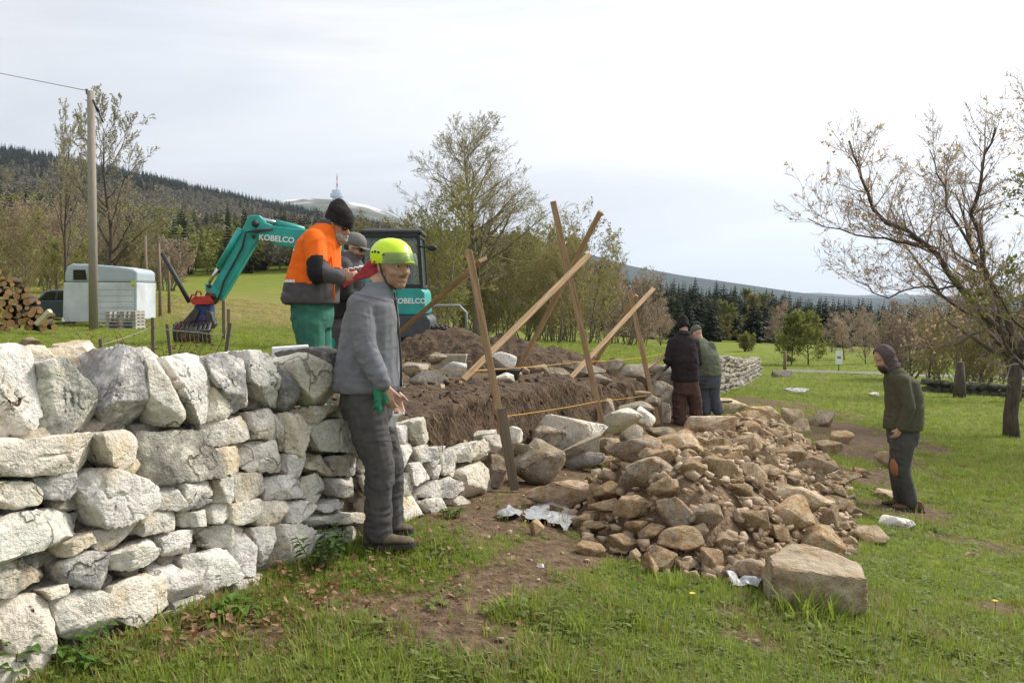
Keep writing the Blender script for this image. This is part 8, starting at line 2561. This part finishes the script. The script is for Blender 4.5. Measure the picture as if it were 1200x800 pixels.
M_CARP = mat('dark_blue_car_paint', (0.035, 0.05, 0.085), (0.03, 0.042, 0.07), 2, .25, spec=.6)
cbd = cprism([(18, 372), (17, 358), (22, 354), (40, 352), (100, 351), (128, 352), (132, 360), (132, 372)], 0, 1.75, 'body', M_CARP)
cprism([(40, 352), (52, 341), (58, 339.5), (108, 339.5), (122, 352)], .12, 1.63, 'cabin', M_CARP, bevel=.06)
cprism([(45, 351), (54, 342), (64, 342), (62, 351)], .10, .12, 'side_window', M_GLASS, cbd, 0)
cprism([(65, 351), (67, 342), (90, 342), (90, 351)], .10, .12, 'side_window', M_GLASS, cbd, 0)
cprism([(39.5, 351), (50, 341), (52, 341), (42, 351)], .2, 1.55, 'windscreen', mat('windscreen_glass', (0.32, 0.36, 0.40), (0.25, 0.28, 0.32), 3, .1), cbd, 0)
cprism([(17, 357), (21, 355), (22, 359), (18, 361)], -.01, .3, 'headlight', M_CHROME, cbd, .01)
for px in (34, 115):
    c = at(px, 371, CY) - c0; w = MB(); w.tube([c + Vector((0, -.04, 0)), c + Vector((0, .18, 0))], .32, 20); wo = w.build('wheel', M_RUBBER, car)
    w = MB(); w.tube([c + Vector((0, -.055, 0)), c + Vector((0, -.035, 0))], .2, 16); w.build('rim', M_CHROME, wo)
PY = 30.5
q0 = at(142, 388, PY); q0.z = Hs(q0.x, q0.y)
pal = empty('pallet_stack', q0); tag(pal, 'grey wooden pallets stacked in front of the horse trailer', 'pallets')
M_PAL = woodmat('grey_pallet_wood', (0.46, 0.44, 0.40), (0.36, 0.34, 0.30))
zt = (at(142, 363, PY) - q0).z
for k in range(6):
    z_ = zt * (k + .5) / 6
    for yy in (0, .35, .7):
        m = MB(); m.box((-.55, yy, z_ - .014), (.5, yy + .14, z_ + .014)); m.build('slat', M_PAL, pal, bevel=.004)
    if k < 5:
        for xx in (-.54, -.05, .38):
            m = MB(); m.box((xx, .02, z_ + .018), (xx + .11, .8, z_ + zt / 6 - .018)); m.build('block', M_PAL, pal)
pb_ = at(110, 388, 27); pz = Hs(pb_.x, pb_.y)
pole = empty('utility_pole', (pb_.x, pb_.y, pz)); tag(pole, 'tall grey wooden utility pole in front of the horse trailer', 'pole')
ptop = at(106.5, 107, 27) - Vector((pb_.x, pb_.y, pz))
m = MB(); m.tube([(0, 0, -.2), tuple(ptop * .5), tuple(ptop)], [.135, .122, .108], 16); m.build('shaft', woodmat('pole_wood', (0.30, 0.26, 0.22), (0.21, 0.185, 0.16)), pole, True)
m = MB(); m.tube([ptop + Vector((.1, -.1, -.28)), ptop + Vector((.26, -.12, -.62))], [.03, .05], 8); m.tube([ptop + Vector((.26, -.12, -.62)), ptop + Vector((.40, -.1, -.95))], .022, 6); m.build('strain_clamp', M_BLACKP, pole, True)
m = MB(); m.tube([ptop + Vector((-.12, 0, -.1)), ptop + Vector((-.12, 0, .06))], [.03, .045], 8); m.build('insulator', M_DKGREY, pole, True)
cord('overhead_wire', [at(105, 107, 27), at(40, 94, 30), at(-60, 74, 36)], .011, M_DKGREY, 'thin overhead wire running left from the pole top', 0, 'wire')
for px, top, bot, y, lab in ((170, 276, 362, 44, 'thin grey post standing right behind the horse trailer'), (186, 286, 360, 46, 'second thin grey post on the meadow behind the trailer'), (197, 300, 358, 50, 'shorter grey post beside the two thin posts')):
    q = at(px, top, y); m = MB(); z0 = Hs(q.x, q.y); m.tube([(0, 0, -.2), (0.02, 0, (q.z - z0) * .5), (0, 0, q.z - z0)], [.085, .075, .065], 10)
    tag(m.build('fence_post', M_STAKE, None, True, loc=(q.x, q.y, z0)), lab, 'post')
# firewood
M_BARKL = mat('firewood_bark', (0.13, 0.085, 0.055), (0.07, 0.05, 0.036), 18, .95, .01, 40)
M_CUT = mat('cut_wood', (0.52, 0.30, 0.14), (0.40, 0.21, 0.09), 9, .85)
f0 = at(20, 386, 23.0); f0.z = Hs(f0.x, f0.y)
fw = empty('firewood_stack', f0); tag(fw, 'stack of cut logs with orange ends at the picture edge', 'firewood')
rf_ = random.Random(3)
def log_mesh(seed):
    g_ = np.random.RandomState(seed); n = 12; rng_ = .9 + .15 * g_.rand(n)
    V = []
    for yy in (0, .33, .66, 1.0):
        for i in range(n):
            a = 2 * math.pi * i / n; V.append((math.cos(a) * rng_[i], yy, math.sin(a) * rng_[i]))
    F = [tuple(range(n)), tuple(range(4 * n - 1, 3 * n - 1, -1))]
    for j_ in range(3):
        for i in range(n): F.append((j_ * n + i, (j_ + 1) * n + i, (j_ + 1) * n + (i + 1) % n, j_ * n + (i + 1) % n))
    me = bpy.data.meshes.new('log'); me.from_pydata(V, [], F); me.materials.append(M_BARKL); me.materials.append(M_CUT)
    for k, pl in enumerate(me.polygons): pl.material_index = 1 if k < 2 else 0; pl.use_smooth = k > 1
    return me
LGM = [log_mesh(k) for k in range(5)]
edge_top = [(-40, 318), (0, 318), (12, 322), (30, 340), (45, 352), (62, 374)]
row = 0
yrow = 384.0
while yrow > 318:
    px = -46 + (row % 2) * 4
    while px < 64:
        top = np.interp(px, [e_[0] for e_ in edge_top], [e_[1] for e_ in edge_top])
        if yrow > top + 1:
            q = at(px + rf_.uniform(-2.5, 2.5), yrow + rf_.uniform(-2, 2), 23.0) - f0
            o = bpy.data.objects.new('log', LGM[rf_.randrange(5)]); COL.objects.link(o); o.parent = fw
            r_ = rf_.uniform(.05, .098)
            o.location = q + Vector((0, rf_.uniform(-.12, .12), 0)); o.scale = (r_, rf_.uniform(.8, 1.1), r_)
            o.rotation_euler = (rf_.uniform(-.06, .06), rf_.uniform(0, 6.28), rf_.uniform(-.3, .3) + .5)
        px += 8.2
    yrow -= 7.2; row += 1
m = MB(); m.bar(at(43, 380, 22.4) - Vector((0, 0, 0)), at(59, 364, 22.3), .13, .12); tag(m.build('split_log', mat('fresh_split_wood', (0.66, 0.58, 0.44), (0.56, 0.46, 0.32), 8, .85, .004), None, bevel=.02), 'pale split log leaning against the firewood', 'log')
lone(85, 375, 44, 10, 91, 'long tan stone lying before the horse trailer wheel', .3, .4, 1.05, M_WALL, rot=(0, 0, 0))

# ------------------------------------------------------------------ meadow furniture
m = MB(); G_ = [at(500, 362, 30), at(512, 358, 30), at(538, 358, 30), at(546, 366, 30), at(548, 402, 30)]
m.tube(G_, .05, 8); tag(m.build('gate_frame', mat('galvanised_tube', (0.30, 0.30, 0.30), (0.24, 0.24, 0.24), 8, .5, metal=.4), None, True), 'bent grey metal tube frame beside the excavator', 'gate')
s0 = at(983, 437, 52); s0.z = Hs(s0.x, s0.y)
sg = empty('road_sign', s0); tag(sg, 'small white sign on a post beside the field road', 'sign')
ztop = at(983, 411, 52).z - s0.z
m = MB(); m.tube([(0, .04, -.1), (0, .04, ztop)], .03, 8); m.build('post', M_DKGREY, sg)
m = MB(); m.box((-.2, 0, ztop - .78), (.2, .02, ztop)); m.build('panel', mat('sign_white', (0.78, 0.79, 0.78), (0.72, 0.73, 0.72), 8, .4), sg, bevel=.004)
m = MB(); m.box((-.12, -.006, ztop - .45), (.12, -.003, ztop - .32)); m.build('green_mark', mat('sign_green', (0.10, 0.30, 0.16), (0.08, 0.26, 0.14), 8, .4), sg)
q = at(920, 411, 46); z0 = Hs(q.x, q.y); m = MB(); m.tube([(0, 0, -.1), (0, 0, q.z - z0)], [.09, .08], 8); tag(m.build('fence_post', M_STAKE, None, True, loc=(q.x, q.y, z0)), 'dark wooden post in the meadow before the yellow-green trees', 'post')
q = at(1125, 424, 31); z0 = Hs(q.x, q.y); m = MB(); m.tube([(0, 0, -.1), (.03, 0, .5), (0, 0, q.z - z0)], [.22, .17, .13], 12); tag(m.build('tree_stump', M_BARKD, None, True, loc=(q.x, q.y, z0)), 'thick dark broken trunk standing at the field wall', 'stump')
lone(920, 438, 34, 9, 92, 'old grey dead log beside the dark meadow post', .9, .2, .5, M_BLOCK, rot=(0, 0, .3), sub=3)  # a low dead log, built with the shape and material of a stone
fwl = empty('field_wall', tuple(hit(1140, 465))); tag(fwl, 'low dark mossy stone wall under the fruit tree', 'wall', kind='thing')
M_MOSS = stone_material('mossy_stone', (0.16, 0.15, 0.12), (0.12, 0.12, 0.095), (0.10, 0.10, 0.095), (0.10, 0.11, 0.05), pits=False)
px = 1082
k = 0
while px < 1212:
    for row in range(2):
        w = rf_.uniform(10, 17); y = 33.5 - (px - 1082) * .012
        q = at(px + w / 2, 400, y); z0 = Hs(q.x, q.y)
        o = bpy.data.objects.new('stone', _protos[k % 10].copy() if k < 10 else bpy.data.objects['field_wall'].children[k % 10].data); k += 1
        if k <= 10: o.data.materials.clear(); o.data.materials.append(M_MOSS)
        COL.objects.link(o); o.parent = fwl
        o.location = Vector((q.x, q.y, z0 + .12 + row * .24)) - fwl.location; o.scale = (w * y / FPX * .6, .25, rf_.uniform(.12, .18)); o.rotation_euler = (0, rf_.uniform(-.15, .15), rf_.uniform(-.3, .3)); o.color = stone_col(rf_.uniform(.2, .9), .2, rf_.uniform(.7, 1.1))
    px += w * .85
# mast on the mountain
TD = 3650.0
b0 = at(395, 240, TD)
tw_ = empty('radio_tower', b0); tag(tw_, 'far radio tower with a red and white mast on the mountain top', 'tower')
def K(px, py): return at(px, py, TD) - b0
M_TWR = mat('tower_white', (0.55, 0.62, 0.72), (0.48, 0.55, 0.66), .05, .6)
m = MB()
for hw, y0_, y1_ in ((5.5, 240, 231), (8.0, 231, 227), (6.0, 227, 223)):
    a, b = K(395, y0_), K(395, y1_); r_ = hw * TD / FPX
    m.loft([[Vector((math.cos(t) * r_, math.sin(t) * r_, a.z)) for t in np.linspace(0, 6.283, 12, endpoint=False)], [Vector((math.cos(t) * r_, math.sin(t) * r_, b.z)) for t in np.linspace(0, 6.283, 12, endpoint=False)]])
m.build('building', M_TWR, tw_)
for k in range(5):
    a, b = K(395, 223 - k * 4), K(395, 219 - k * 4)
    m = MB(); m.tube([a, b], [3.6 - k * .4, 3.4 - k * .4], 8); m.build('mast', M_REDP if k % 2 else M_TWR, tw_)
# ------------------------------------------------------------------ air
def haze_box(density):
    m = bpy.data.materials.new('haze_air'); m.use_nodes = True
    nt = m.node_tree; nt.nodes.clear()
    out = nt.nodes.new('ShaderNodeOutputMaterial'); pv = nt.nodes.new('ShaderNodeVolumePrincipled')
    pv.inputs['Color'].default_value = (0.70, 0.83, 1.0, 1)
    pv.inputs['Density'].default_value = density
    pv.inputs['Anisotropy'].default_value = 0.2
    nt.links.new(pv.outputs['Volume'], out.inputs['Volume'])
    mb = MB(); mb.box((-12000, -12000, -400), (12000, 13000, 700))
    o = mb.build('haze', m)
    return tag(o, 'thin pale blue haze over the valley', 'haze', kind='stuff')
haze_box(7.5e-5)
